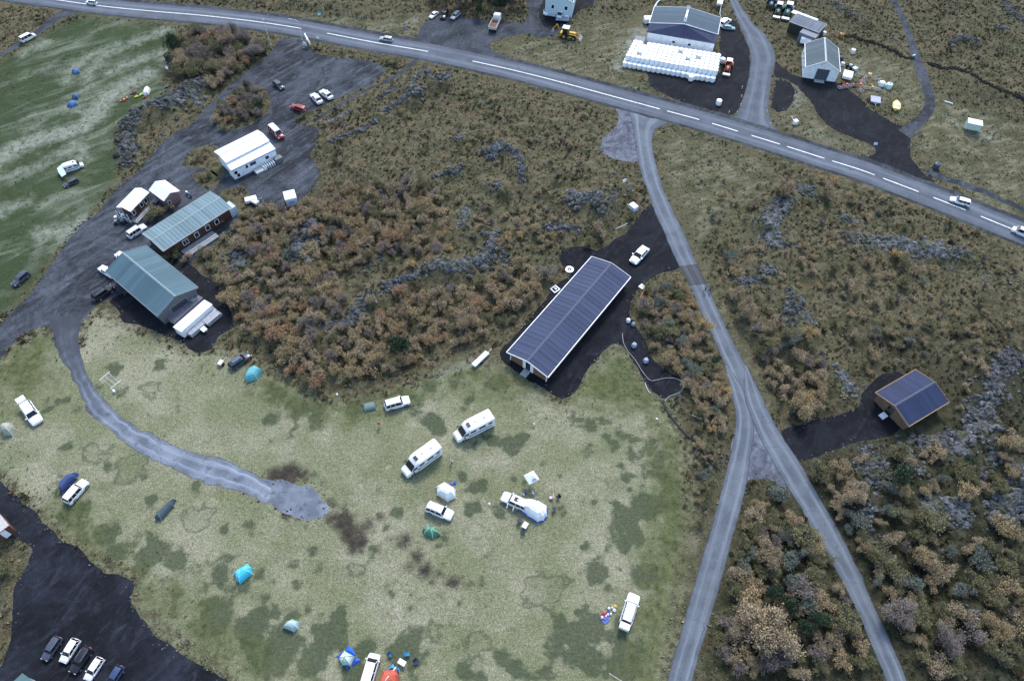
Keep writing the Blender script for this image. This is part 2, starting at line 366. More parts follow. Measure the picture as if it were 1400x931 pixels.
# ------------------------------------------------------------------ the setting, traced on the ground plane
GRAVEL = {  # name: (material, level, outline)
 'gravel_yard_west': ('yard', 1, [(385,50),(370,72),(350,90),(325,107),(287,142),(260,172),(240,180),(222,197),(190,233),(165,255),(150,270),(135,290),(112,308),(98,324),(82,345),(50,393),(25,418),(0,445),(-30,470),(-30,510),(0,491),(15,473),(22,463),(45,449),(62,446),(73,455),(75,468),(109,468),(107,456),(112,442),(122,427),(135,414),(152,407),(175,400),(240,380),(297,330),(330,300),(322,270),(330,262),(345,283),(358,287),(382,284),(412,274),(430,256),(437,237),(430,222),(424,211),(430,200),(437,176),(420,172),(402,170),(408,160),(428,152),(470,130),(505,118),(525,100),(527,90),(500,83),(440,77),(420,66),(418,56)]),
 'black_gravel_apron': ('black', 2, [(162,400),(150,412),(164,425),(165,440),(187,443),(212,452),(235,462),(250,468),(258,478),(270,483),(290,479),(300,460),(320,448),(318,432),(310,415),(297,388),(275,375),(262,362),(240,350),(215,400)]),
 'gravel_lot_north': ('gravel', 1, [(560,60),(570,49),(580,32),(589,26),(610,24),(630,21),(639,26),(666,27),(690,30),(716,32),(724,17),(716,-8),(830,-20),(812,8),(789,14),(776,29),(759,50),(733,51),(721,46),(699,50),(676,55),(668,59),(673,69),(700,84),(720,100),(620,85)]),
 'black_gravel_by_farmhouse': ('black', 2, [(745,-8),(812,-12),(812,8),(792,14),(776,32),(757,44),(742,36),(735,20)]),
 'farm_yard': ('black', 1, [(885,98),(889,120),(920,135),(950,147),(987,160),(1007,155),(1014,140),(1025,105),(1026,70),(1010,35),(997,22),(985,35),(984,60),(985,100),(930,95)]),
 'yard_by_barn': ('black', 2, [(1060,84),(1083,103),(1112,109),(1147,113),(1178,136),(1190,150),(1210,162),(1225,172),(1238,172),(1252,160),(1262,148),(1268,162),(1250,178),(1244,196),(1246,218),(1262,236),(1280,250),(1175,226),(1185,214),(1197,210),(1198,203),(1190,198),(1170,190),(1137,176),(1118,158),(1110,140),(1090,118),(1072,108),(1058,105)]),
 'black_gravel_mound': ('black', 3, [(1062,110),(1080,112),(1088,125),(1084,140),(1078,150),(1062,155),(1055,148),(1057,125)]),
 'gravel_layby': ('pale_gravel', 1, [(838,143),(862,146),(868,175),(878,222),(860,222),(840,219),(820,206),(822,190),(840,176),(847,160)]),
 'black_yard_by_warehouse': ('black', 2, [(893,278),(877,290),(868,305),(850,322),(835,332),(815,345),(795,336),(775,338),(763,350),(768,362),(782,373),(755,396),(737,418),(712,452),(690,472),(683,486),(690,498),(700,503),(735,526),(760,543),(770,546),(780,543),(795,523),(802,505),(825,481),(842,468),(855,476),(872,503),(880,523),(905,547),(935,531),(936,518),(912,508),(892,490),(880,464),(868,444),(860,430),(862,410),(875,393),(890,380),(905,372),(932,368),(934,350),(915,310)]),
 'cabin_drive': ('black', 2, [(1070,606),(1066,588),(1107,577),(1150,566),(1175,557),(1178,535),(1205,511),(1232,507),(1240,518),(1240,560),(1236,580),(1220,596),(1170,603),(1137,616),(1100,632),(1085,630)]),
 'gravel_car_park': ('dark_gravel', 1, [(-40,610),(0,656),(15,673),(32,688),(47,698),(65,718),(80,738),(107,750),(140,780),(165,788),(182,795),(179,818),(195,848),(217,873),(250,895),(287,915),(330,938),(420,1000),(-40,1010),(-40,925),(0,915),(17,870),(15,838),(20,803),(38,775),(45,750),(30,738),(0,735),(-40,720)]),
 'track_end': ('track', 2, [(335,676),(372,686),(385,700),(402,707),(425,713),(446,706),(452,690),(445,683),(432,668),(407,661),(382,657),(350,652),(335,644)]),
 'fork_triangle': ('pale_gravel', 1, [(1010,565),(1035,545),(1070,600),(1110,660),(1085,675),(1062,658),(1045,654),(1022,657),(1008,672),(990,660)]),
}
STRIPS = { # name: (material, level, left edge, right edge, roughness of edges)
 'footpath': ('gravel', 1, [(571,77),(555,92),(531,108),(505,120),(480,132),(450,150),(428,164)], [(575,80),(559,95),(534,111),(507,123),(482,135),(452,153),(430,168)], .15),
 'dirt_track': ('gravel', 1, [(-20,82),(0,73),(20,60),(45,44),(70,24),(86,14),(95,8)], [(-20,88),(0,79),(24,65),(50,50),(75,31),(95,22),(108,18)], .3),
 'dirt_track.001': ('gravel', 1, [(1270,232),(1300,243),(1340,256),(1400,283),(1440,300)], [(1262,240),(1298,250),(1338,264),(1400,290),(1440,308)], .3),
 'camping_loop_track': ('track', 3, [(66,432),(71,448),(75,466),(85,493),(97,511),(105,528),(113,543),(118,560),(130,571),(150,588),(178,611),(212,629),(240,641),(262,653),(280,663),(300,664),(325,672),(350,681),(366,690)], [(112,432),(108,448),(109,466),(111,486),(122,513),(130,528),(139,543),(150,555),(162,566),(178,577),(197,590),(225,603),(250,615),(287,623),(308,628),(332,641),(352,651),(372,661)], .35),
 'farm_track': ('gravel', 4, [(1213,-10),(1222,8),(1233,33),(1243,66),(1252,98),(1262,125),(1265,142),(1258,155),(1248,165),(1228,178)], [(1221,-10),(1230,8),(1241,30),(1252,60),(1263,90),(1273,115),(1279,142),(1274,158),(1262,172),(1245,190)], .2),
 'farm_road': ('asphalt', 3, [(994,-20),(997,0),(1010,32),(1021,58),(1026,78),(1024,105),(1018,128),(1012,145),(1002,160),(985,168),(960,170)], [(1004,-20),(1008,0),(1028,30),(1048,50),(1060,78),(1056,100),(1052,125),(1051,148),(1056,170),(1075,185),(1100,200)], .1),
 'side_road': ('asphalt_old', 4, [(820,128),(845,142),(860,156),(866,180),(875,232),(885,262),(892,283),(905,312),(925,357),(945,395),(960,430),(977,466),(987,490),(997,513),(1006,553),(1004,596)], [(940,160),(912,170),(895,180),(892,200),(899,232),(905,255),(912,270),(922,292),(935,318),(952,360),(967,390),(984,428),(1002,466),(1018,496),(1035,528),(1052,566)], .08),
 'side_road_west_branch': ('asphalt_old', 5, [(991,500),(996,520),(1002,545),(1006,570),(1004,596),(998,626),(991,651),(979,698),(962,755),(952,790),(940,830),(926,880),(912,931),(890,1010)], [(994,499),(1009,520),(1024,545),(1030,572),(1030,600),(1024,640),(1020,665),(1012,698),(994,765),(982,810),(970,848),(958,890),(947,931),(930,1010)], .1),
 'side_road_east_branch': ('asphalt_old', 6, [(1018,500),(1016,525),(1018,548),(1027,572),(1042,605),(1060,637),(1077,666),(1097,698),(1120,740),(1142,778),(1160,812),(1180,853),(1197,895),(1212,931),(1240,1000)], [(1021,499),(1034,527),(1043,546),(1052,566),(1072,600),(1092,630),(1112,665),(1131,698),(1147,725),(1162,755),(1180,793),(1197,833),(1219,880),(1240,931),(1270,1000)], .1),
}
MAIN_C = [(-140,-35),(20,-8),(75,0),(140,9),(210,16),(275,21.5),(350,30),(412,39.5),(447,46),(515,59),(585,71),(646,84),(700,96),(760,111),(830,130),(902,149.5),(956,164),(1009,180),(1066,197.5),(1127,217),(1175,232),(1207,244),(1256,262.5),(1320,287.5),(1384,313.5),(1460,343)]
ROAD_HW = 3.5
PURE_GRASS = [] 
FIELD = [(130,425),(112,450),(110,470),(60,450),(20,470),(-30,510),(-40,620),(0,650),(80,735),(180,790),(185,830),(300,915),(360,1000),(895,1000),(915,900),(928,800),(940,700),(942,630),(930,590),(905,548),(872,503),(850,470),(800,508),(770,548),(690,503),(650,495),(575,520),(500,545),(440,545),(345,495),(300,478),(255,480),(180,445)]
MEADOW = [(-200,120),(-60,60),(0,85),(60,45),(110,22),(170,25),(240,40),(228,70),(228,105),(235,125),(205,150),(165,175),(170,235),(135,285),(98,322),(50,390),(0,440),(-60,480),(-300,600)]
VERGES = [ # dry pale grass
 [(400,20),(590,22),(575,45),(540,62),(460,40),(380,18)], [(672,62),(700,52),(760,52),(820,20),(860,40),(855,90),(900,140),(980,160),(900,145),(780,108),(700,84)],
 [(1085,120),(1110,145),(1130,175),(1190,200),(1180,210),(1110,195),(1060,172),(1056,155)], [(1150,60),(1200,75),(1250,85),(1262,140),(1240,165),(1180,130),(1130,105)],
 [(1200,115),(1280,130),(1400,170),(1400,330),(1300,245),(1250,200),(1260,160)],
 [(900,185),(960,190),(1040,215),(1060,250),(1000,290),(960,330),(935,290),(905,240)], [(890,175),(900,185),(950,350),(1010,470),(1055,560),(1045,560),(1000,470),(945,360)],
 [(640,480),(700,490),(720,520),(640,540),(560,540)], [(960,640),(990,655),(950,800),(920,900),(890,931),(880,860),(930,760)], [(190,810),(300,820),(330,860),(300,905),(220,860)], [(780,480),(850,460),(900,545),(860,560),(800,540)]]
PALE = [([(-30,235),(20,205),(60,188),(95,180),(120,168),(140,140),(165,120),(200,102)], 2.6), ([(90,112),(105,90),(130,72),(160,62)], 1.0), ([(120,110),(125,95),(145,75),(190,55),(230,40)], 1.3), ([(150,100),(180,85),(215,72),(228,85)], 1.5), ([(0,245),(40,232),(80,212),(105,205)], 1.0), ([(100,195),(115,205),(112,215)], 1.2), ([(30,75),(50,65),(60,58)], .8), ([(60,320),(90,318),(110,305)], 2.0), ([(0,290),(30,280)], 1.2), ([(90,150),(110,150)], 1.2), ([(890,32),(872,52),(858,62)], 2.0), ([(868,60),(845,82),(845,95)], .8), ([(700,92),(780,113),(850,133)], -.4), ([(1150,92),(1200,108)], .6), ([(1090,118),(1092,150)], .4), ([(1300,165),(1360,190)], .4), ([(600,515),(650,500)], 1.0), ([(1180,205),(1100,180)], -.5), ([(570,28),(520,38)], .2)]
LUSH = [[(850,462),(912,548),(900,575),(860,562),(800,550),(765,552),(800,508)], [(690,503),(770,548),(700,540),(600,520),(560,545),(480,575),(400,560),(340,530),(345,500),(440,548),(575,518),(650,493)], [(890,570),(945,600),(945,700),(930,800),(905,940),(840,1000),(860,900),(885,790),(900,700)], [(150,770),(230,800),(320,870),(420,930),(300,915),(180,830)], [(40,700),(90,735),(150,780),(120,700),(90,690)], [(70,450),(20,470),(-20,510),(20,560),(70,520)]]
VIGNETTE_MOSS = [(1000,640),(1100,560),(1300,470),(1500,440),(1500,1100),(900,1100),(950,900)]  # lower-right heath: lens vignette painted into the ground colour as darker, mossy tones
PATCHES = [ # moss rounds (px, py, radius px, ring?)
 (568,565,10,0),(585,575,20,0),(600,588,14,0),(575,588,10,0),(842,606,13,0),(865,617,13,0),(873,602,9,0),(880,641,14,0),(878,614,7,0),(857,637,6,0),(862,649,6,0),(900,660,5,0),(903,675,8,0),(907,690,18,0),
 (890,610,16,0),(900,640,18,0),(915,660,20,0),(905,625,18,0),(880,695,24,0),(860,711,26,0),(842,721,22,0),(870,735,20,0),(855,745,16,0),(800,749,6,0),(833,749,6,0),(815,781,22,0),(835,785,8,0),(839,787,6,0),(823,812,8,0),(832,803,9,0),(797,836,9,0),(745,803,32,1),(735,815,24,1),(880,790,22,0),(765,848,14,0),(752,862,10,0),(790,872,26,0),(815,865,24,0),(840,870,24,0),(765,875,16,0),(755,892,14,0),(748,891,7,0),(800,900,30,0),(850,900,30,0),(745,915,14,0),(732,926,10,0),(690,905,18,0),(706,914,14,0),(645,882,22,1),(595,862,15,1),(555,853,9,0),(558,886,26,0),(545,900,18,0),(565,910,18,0),(632,915,16,0),(660,930,20,0),(434,785,12,1),(490,775,10,1),(375,788,8,0),(401,773,7,0),(374,791,7,0),(354,787,8,0),(365,820,10,0),(378,834,14,0),(362,840,16,0),(395,843,12,0),(350,850,16,0),(420,828,12,0),(439,836,7,0),(464,834,8,0),(462,847,13,0),(475,855,8,0),(480,858,7,0),(445,855,6,0),(435,873,20,0),(455,866,9,0),(470,880,14,0),(500,885,16,0),(415,855,8,0),(418,795,5,0),(398,797,4,0),(667,758,9,0),(657,735,7,0),(610,742,8,0),(601,744,7,0),(640,735,5,0),(670,813,8,0),(615,855,6,0),(498,815,5,0),(560,832,5,0),(580,822,5,0),(405,800,5,0),(405,836,5,0),(418,720,6,0),
 (160,503,13,0),(155,510,10,0),(170,538,8,0),(200,533,16,1),(217,495,11,0),(76,525,6,0),(72,545,10,0),(92,545,5,0),(125,620,16,1),(147,617,13,1),(93,613,7,0),(87,631,6,0),(96,637,6,0),(81,652,6,0),(74,660,6,0),(180,640,26,1),(135,530,6,0),(205,685,14,0),(195,650,6,0),(270,705,25,1),(173,720,5,0),(296,731,4,0),(277,741,6,0),(205,757,24,0),(240,768,20,0),(275,770,14,0),(262,782,20,0),(300,790,16,0),(330,800,18,0),(155,735,8,0),(180,745,16,0),(115,700,14,0),(90,705,16,0),(135,735,18,0),(110,720,14,0),(160,760,18,0),(190,775,18,0),(300,845,30,0),(340,860,30,0),(390,880,30,0),(430,905,30,0),(360,900,30,0),(480,925,24,0),(320,760,10,0),
 (380,540,18,0),(410,560,18,0),(430,575,12,0),(480,562,14,0),(440,555,14,0),(405,582,14,0),(370,575,16,0),(500,542,14,0),(590,530,16,0),(560,540,14,0),(620,525,14,0),(680,520,20,0),(640,550,12,0),(700,610,16,0),(720,595,16,0),(790,575,10,0),(812,580,14,0),(828,580,14,0),(845,590,14,0),(832,595,10,0),(793,583,6,0),(784,607,5,0),(788,625,4,0),(765,650,3,0),(790,637,4,0),(650,690,14,0),(685,705,14,0),(672,600,8,0),(630,650,8,0),(660,665,10,0),(810,682,6,0),(808,670,4,0),(855,655,4,0),(862,671,4,0),(880,665,4,0),(868,706,3,0),(875,710,3,0),(725,850,4,0),(705,868,6,0)]
_r = random.Random(5)
for _ in range(150):
    _x, _y = _r.uniform(60, 930), _r.uniform(540, 925)
    if _r.random() < (.35 if _y < 700 and _x > 300 else .9): PATCHES.append((_x, _y, _r.choice((2, 2.5, 3, 4, 5, 7, 10)), 0))
SOIL = [(378,652,20),(395,648,22),(415,650,14),(385,690,12),(395,700,14),(410,708,10),(452,690,12),(455,708,14),(470,712,20),(478,728,20),(488,742,20),(500,720,14),(520,705,10),(552,740,14),(570,760,14),(545,735,10),(580,780,16),(560,775,10),(618,795,14),(600,785,10),(640,800,10),(105,560,8),(168,573,6),(224,597,5),(210,620,5),(270,680,5),(300,672,6),(285,625,8),(640,760,4),(508,725,9),(530,738,8),(515,750,9),(560,748,7),(535,722,6),(585,770,8),(590,795,7),(605,775,6),(632,792,8),(655,800,5),(470,695,9),(430,648,8),(440,660,7),(360,662,8)]
LAVA = [ # strokes of broken lava: points, half width m, spacing density (rocks / m2), size range
 ([(285,110),(262,128),(240,140),(215,155)],3.6,.35,(.5,2.2)), ([(200,152),(185,168),(172,185),(176,205),(175,228)],2.2,.35,(.5,2.4)), ([(215,150),(185,162),(165,172)],1.8,.35,(.4,1.5)), ([(222,185),(215,200),(225,215)],1.4,.2,(.4,1.)),
 ([(260,128),(280,150)],1.4,.3,(.5,1.2)), ([(255,215),(270,210),(285,203)],.8,.3,(.4,.9)),
 ([(590,98),(575,108),(560,112)],1.6,.35,(.6,2.)), ([(620,100),(606,112),(592,120)],1.6,.35,(.6,2.)), ([(566,128),(552,140),(535,150),(520,160)],1.4,.4,(.5,2.)), ([(578,126),(568,136)],2.4,.25,(1.2,3.)), ([(600,116),(612,116)],1.2,.3,(1.,2.)), ([(545,118),(525,130),(512,140)],1.,.35,(.5,1.8)),
 ([(480,150),(465,160),(455,165),(440,170)],1.,.4,(.5,1.3)), ([(517,168),(500,180),(480,188),(462,195),(450,200)],1.4,.35,(.5,1.6)), ([(480,170),(465,180)],1.,.3,(.5,1.3)), ([(430,196),(425,225),(440,250),(425,275),(400,283)],1.3,.6,(.25,.8)),
 ([(640,190),(625,195),(610,198)],.9,.35,(.5,1.2)), ([(690,205),(672,215),(665,222)],2.2,.4,(.6,2.2)), ([(680,212),(708,218),(715,245)],1.4,.3,(.7,1.8)), ([(635,228),(625,240),(600,245),(584,250)],1.2,.45,(.5,1.6)), ([(668,260),(682,268)],1.5,.3,(.6,1.4)), ([(520,270),(530,278),(565,264)],.8,.2,(.7,1.8)),
 ([(642,285),(636,300),(630,322)],1.6,.4,(.5,1.4)), ([(665,322),(672,335),(670,360)],2.2,.5,(.5,1.5)), ([(678,350),(650,365),(625,372),(600,365)],2.4,.6,(.4,1.7)), ([(600,368),(575,380),(555,385),(535,395),(520,402)],1.8,.6,(.4,1.6)), ([(510,398),(490,425),(475,445),(455,448),(440,460)],2.0,.5,(.4,1.4)), ([(520,360),(505,370),(495,372)],1.1,.4,(.6,1.2)), ([(690,342),(690,365)],1.2,.4,(.6,1.5)),
 ([(427,310),(420,330),(423,340),(410,355)],2.6,.3,(1.2,3.8)), ([(402,340),(396,355),(405,365)],1.8,.3,(.7,2.)), ([(448,295),(455,305)],1.2,.3,(.8,1.8)), ([(378,372),(376,400),(380,415)],.7,.6,(.3,.7)), ([(310,345),(325,350),(330,370)],2.6,.5,(.5,1.6)), ([(312,310),(322,322)],1.6,.5,(.5,1.6)), ([(350,385),(362,380)],1.2,.4,(.6,1.3)),
 ([(775,280),(800,278),(815,285)],2.4,.45,(.7,2.6)), ([(815,285),(826,300)],2.2,.5,(.8,2.2)), ([(742,320),(765,316),(795,316)],1.3,.7,(.4,1.3)), ([(835,265),(838,280),(828,292)],1.1,.5,(.5,1.2)), ([(856,262),(862,268)],1.,.5,(.8,1.8)), ([(840,240),(842,245)],.8,.3,(.6,1.)),
 ([(706,240),(712,248),(708,258)],1.2,.4,(.6,1.4)), ([(672,255),(690,262)],1.,.3,(.5,1.2)), ([(770,338),(785,350),(795,345)],3.,.6,(.25,.6)),
 ([(1115,262),(1095,262),(1078,262)],2.2,.6,(.4,1.4)), ([(1070,280),(1055,300),(1050,320),(1062,350)],3.4,.5,(.5,1.6)), ([(1080,275),(1060,290),(1040,312)],1.6,.5,(.5,1.5)), ([(1030,305),(1050,318)],1.6,.4,(.6,1.4)), ([(1140,300),(1160,305),(1172,306)],1.5,.45,(.6,1.5)), ([(1150,325),(1170,338),(1185,348)],3.0,1.0,(.35,1.1)), ([(1180,332),(1215,335),(1250,340),(1300,345)],3.2,.8,(.4,1.6)), ([(1290,350),(1320,348),(1332,352)],1.8,.6,(.4,1.4)), ([(1345,365),(1345,395)],1.8,.35,(.4,1.)), ([(1290,360),(1300,372)],1.4,.4,(.4,1.)), 
 ([(1030,368),(1050,376),(1020,388),(1000,395)],2.0,.5,(.5,1.6)), ([(1070,405),(1080,420),(1075,440),(1085,458)],2.6,.45,(.5,1.8)), ([(1095,430),(1105,455)],1.8,.4,(.5,1.2)), ([(1140,505),(1152,515),(1165,545)],1.6,.4,(.5,1.5)), ([(1085,470),(1090,480)],1.4,.3,(.5,1.2)), ([(1395,388),(1380,380)],1.,.3,(.5,1.)),
 ([(1395,490),(1370,500),(1360,520),(1345,545)],3.0,1.0,(.35,1.6)), ([(1345,545),(1335,570),(1340,600)],2.8,1.,(.4,2.)), ([(1340,590),(1310,600),(1270,600),(1240,598)],2.4,1.,(.4,1.8)), ([(1345,600),(1345,640),(1330,670)],1.2,.5,(.4,1.4)), ([(1290,610),(1330,625)],2.4,.6,(.4,1.3)), ([(1245,605),(1235,620),(1250,640)],2.,.6,(.4,1.2)), ([(1190,608),(1195,630),(1190,660),(1185,675)],3.0,.7,(.4,1.5)), ([(1155,636),(1175,645)],1.6,.7,(.4,1.3)), ([(1245,640),(1258,660)],1.4,.6,(.4,1.3)), ([(1108,630),(1118,640)],1.1,.6,(.6,1.2)), ([(1170,690),(1190,700),(1180,712)],1.6,.5,(.5,1.4)), ([(1250,700),(1290,690),(1310,700),(1300,725)],2.6,.7,(.4,1.4)), ([(1340,700),(1365,705),(1380,690),(1400,680)],3.0,.9,(.4,2.2)), ([(1385,645),(1400,665)],2.4,.5,(.5,2.)), ([(1180,722),(1190,745),(1205,740)],1.2,.4,(.6,1.4)), ([(1280,755),(1288,760)],1.,.4,(.8,1.5)), ([(1330,835),(1335,845)],1.2,.3,(1.,1.8)), ([(1100,583),(1160,570)],.8,.7,(.25,.6)), ([(1110,622),(1200,603)],.8,.8,(.25,.6)),
 ([(930,540),(925,548)],1.2,.7,(.4,.9)), ([(985,620),(990,640)],1.2,.5,(.4,.9)), ([(840,148),(850,160)],.7,.5,(.3,.6)), ([(1135,5),(1160,22),(1175,30)],2.,.35,(.5,1.2)), ([(1220,55),(1230,62)],1.6,.2,(.7,1.6)), ([(1290,60),(1320,58),(1340,65)],2.,.3,(.6,1.5)), ([(1370,5),(1385,25),(1400,40)],2.4,.4,(.6,1.6)), ([(1355,40),(1375,50)],2.,.2,(.7,1.4)), ([(60,105),(75,95),(100,70)],1.2,.3,(.4,.9)), ([(5,115),(20,120)],1.,.3,(.4,.9)),
 ([(10,420),(18,430)],.8,.6,(.4,.8)), ([(170,250),(178,245)],.9,.6,(.4,.9)), ([(350,285),(365,290)],.8,.6,(.3,.7)), ([(310,250),(345,265)],1.,.5,(.4,1.)),
]
def smooth_line(pts, step=1.0):
    P = [np.array(p, float) for p in pts]; out = []
    for i in range(len(P) - 1):
        p0 = P[max(i - 1, 0)]; p1 = P[i]; p2 = P[i + 1]; p3 = P[min(i + 2, len(P) - 1)]
        k = max(2, int(np.hypot(*(p2 - p1)) / step))
        for j in range(k):
            t = j / k; out.append(.5 * ((2 * p1) + (p2 - p0) * t + (2 * p0 - 5 * p1 + 4 * p2 - p3) * t * t + (3 * p1 - p0 - 3 * p2 + p3) * t ** 3))
    out.append(P[-1]); return np.array(out)
def resample(L, N):
    d = np.r_[0, np.cumsum(np.hypot(*np.diff(L, axis=0).T))]; t = np.linspace(0, d[-1], N)
    return np.c_[np.interp(t, d, L[:, 0]), np.interp(t, d, L[:, 1])]
def resample_at(L, frac):
    d = np.r_[0, np.cumsum(np.hypot(*np.diff(L, axis=0).T))]; t = frac * d[-1]
    return np.c_[np.interp(t, d, L[:, 0]), np.interp(t, d, L[:, 1])]
def rough_poly(P, amp=.35, step=.45, seed=1):
    out = []
    for i in range(len(P)):
        A, B = P[i], P[(i + 1) % len(P)]; L = np.hypot(*(B - A)); k = max(1, int(L / step))
        for j in range(k):
            out.append(A + (B - A) * j / k)
    out = np.array(out)
    # soften corners, then ragged edge
    for _ in range(3): out = (np.roll(out, 1, 0) + out * 2 + np.roll(out, -1, 0)) / 4
    dx = fbm(out[:, 0] * .5, out[:, 1] * .5, 4, seed) - .5; dy = fbm(out[:, 0] * .5 + 40, out[:, 1] * .5, 4, seed + 5) - .5
    out = out + np.c_[dx, dy] * amp * 4
    return out
LV = .004
flat_polys = []
def sheet(name, mat, level, outline, amp=.35, seed=1, kind='structure'):
    P = rough_poly(outline, amp, .45, seed); flat_polys.append(outline)
    tri = geometry.tessellate_polygon([[Vector((x, y, 0)) for x, y in P]])
    me = mesh_np(name, np.c_[P, np.full(len(P), level * LV)], tri, [M[mat]])
    bm = bmesh.new(); bm.from_mesh(me)
    for f in bm.faces:
        if f.normal.z < 0: f.normal_flip()
    bm.to_mesh(me); bm.free()
    uv = me.uv_layers.new(name='UVMap'); co = np.array([(0.5, v.co.y * .5 + 500) for v in me.vertices])
    for l in me.loops: uv.data[l.index].uv = co[l.vertex_index]
    return link(name.split('.')[0], me, None, None, kind)
def strip(name, mat, level, Lw, Rw, rough=.1, n_across=6, seed=3):
    N = int(max(len(Lw), 40)); C1 = np.array(Lw); C2 = np.array(Rw)
    t = np.linspace(0, 1, n_across + 1); rows = []
    nl = (fbm(C1[:, 0] * .7, C1[:, 1] * .7, 4, seed) - .5) * 4 * rough; nr = (fbm(C2[:, 0] * .7, C2[:, 1] * .7, 4, seed + 9) - .5) * 4 * rough
    d = C2 - C1; d = d / np.maximum(np.hypot(*d.T), 1e-6)[:, None]; C1 = C1 + d * nl[:, None]; C2 = C2 + d * nr[:, None]
    V = (C1[:, None] * (1 - t)[None, :, None] + C2[:, None] * t[None, :, None]); K = n_across + 1
    Vf = np.c_[V.reshape(-1, 2), np.full(len(C1) * K, level * LV)]
    i = np.arange(len(C1) - 1)[:, None] * K + np.arange(n_across)[None]; i = i.ravel()
    F = np.c_[i, i + 1, i + K + 1, i + K]
    a = Vf[F[0]]; 
    if np.cross(a[1] - a[0], a[2] - a[0])[2] < 0: F = F[:, ::-1]
    me = mesh_np(name, Vf, F, [M[mat]])
    mid = V.mean(1); s = np.r_[0, np.cumsum(np.hypot(*np.diff(mid, axis=0).T))]
    uv = me.uv_layers.new(name='UVMap'); U = np.c_[np.tile(t, len(C1)), np.repeat(s, K)]
    uv.data.foreach_set('uv', U[F.ravel()].ravel().astype(np.float32))
    return link(name.split('.')[0], me, None, None, 'structure')

for i, (nm, (mt, lv, pts)) in enumerate(GRAVEL.items()): sheet(nm, mt, lv, ats(pts), .22 if mt != 'track' else .4, 11 + i)
ISLANDS = [[(290,152),(303,143),(322,122),(345,113),(360,120),(371,138),(368,152),(350,168),(328,176),(306,178),(294,168)],
           [(249,228),(251,216),(262,205),(283,198),(300,200),(300,215),(310,238),(300,245),(285,232),(268,229)], [(262,238),(290,232),(303,246),(296,258),(284,260),(272,254)],
           [(255,262),(300,262),(330,252),(338,258),(345,275),(340,290),(322,292),(300,262)]]
for nm, (mt, lv, Lp, Rp, rg) in STRIPS.items():
    Lw = smooth_line(ats(Lp), 1.); Rw = smooth_line(ats(Rp), 1.); N = max(len(Lw), len(Rw))
    Lw, Rw = resample(Lw, N), resample(Rw, N)
    flat_polys.append(np.r_[Lw[::3], Rw[::-3]]); strip(nm, mt, lv, Lw, Rw, rg, 6, len(nm))
mc = smooth_line(ats(MAIN_C), 1.5)
tn = np.gradient(mc, axis=0); tn /= np.hypot(*tn.T)[:, None]; nr_ = np.c_[-tn[:, 1], tn[:, 0]]
flat_polys.append(np.r_[(mc + nr_ * 5)[::4], (mc - nr_ * 5)[::-4]])
strip('road_shoulder', 'gravel', 5, mc + nr_ * (ROAD_HW + 1.3), mc - nr_ * (ROAD_HW + .6), .25)
road = strip('road', 'asphalt', 9, mc + nr_ * ROAD_HW, mc - nr_ * ROAD_HW, .02, 8)
# darker repair across the side road
strip('asphalt_repair', 'patch', 7, smooth_line(ats([(929,364),(939,383),(943,391)]), .5), smooth_line(ats([(953,361),(963,381),(966,388)]), .5)[:len(smooth_line(ats([(929,364),(939,383),(943,391)]), .5))] if False else resample(ats([(953,361),(963,381),(966,388)]), len(smooth_line(ats([(929,364),(939,383),(943,391)]), .5))), .03)
# centre-line paint: solid and dashed runs, traced
def seg_on_road(p0, p1, w=.11, off=0):
    a, b = np.array(at(*p0)[:2]), np.array(at(*p1)[:2])
    ia, ib = np.argmin(np.hypot(*(mc - a).T)), np.argmin(np.hypot(*(mc - b).T))
    ia, ib = min(ia, ib), max(ia, ib); ib = max(ib, ia + 2)
    sl = slice(ia, ib + 1); return mc[sl] + nr_[sl] * (off + w), mc[sl] + nr_[sl] * (off - w)
for p0, p1 in [((-60,-20),(140,9)),((140,9),(412,39.5)),((447,46),(585,71)),((646,84),(902,149.5)),((916,153),(956,164)),((971,169),(1009,180)),((1024,184.5),(1066,197.5)),((1077,201),(1127,217)),((1141,222),(1191,239)),((1207,244),(1256,262.5)),((1271,269),(1320,287.5)),((1336,294),(1384,313.5)),((1400,320),(1450,339))]:
    a, b = seg_on_road(p0, p1, .13)
    strip('road_marking', 'white_line', 10, a, b, 0, 1)

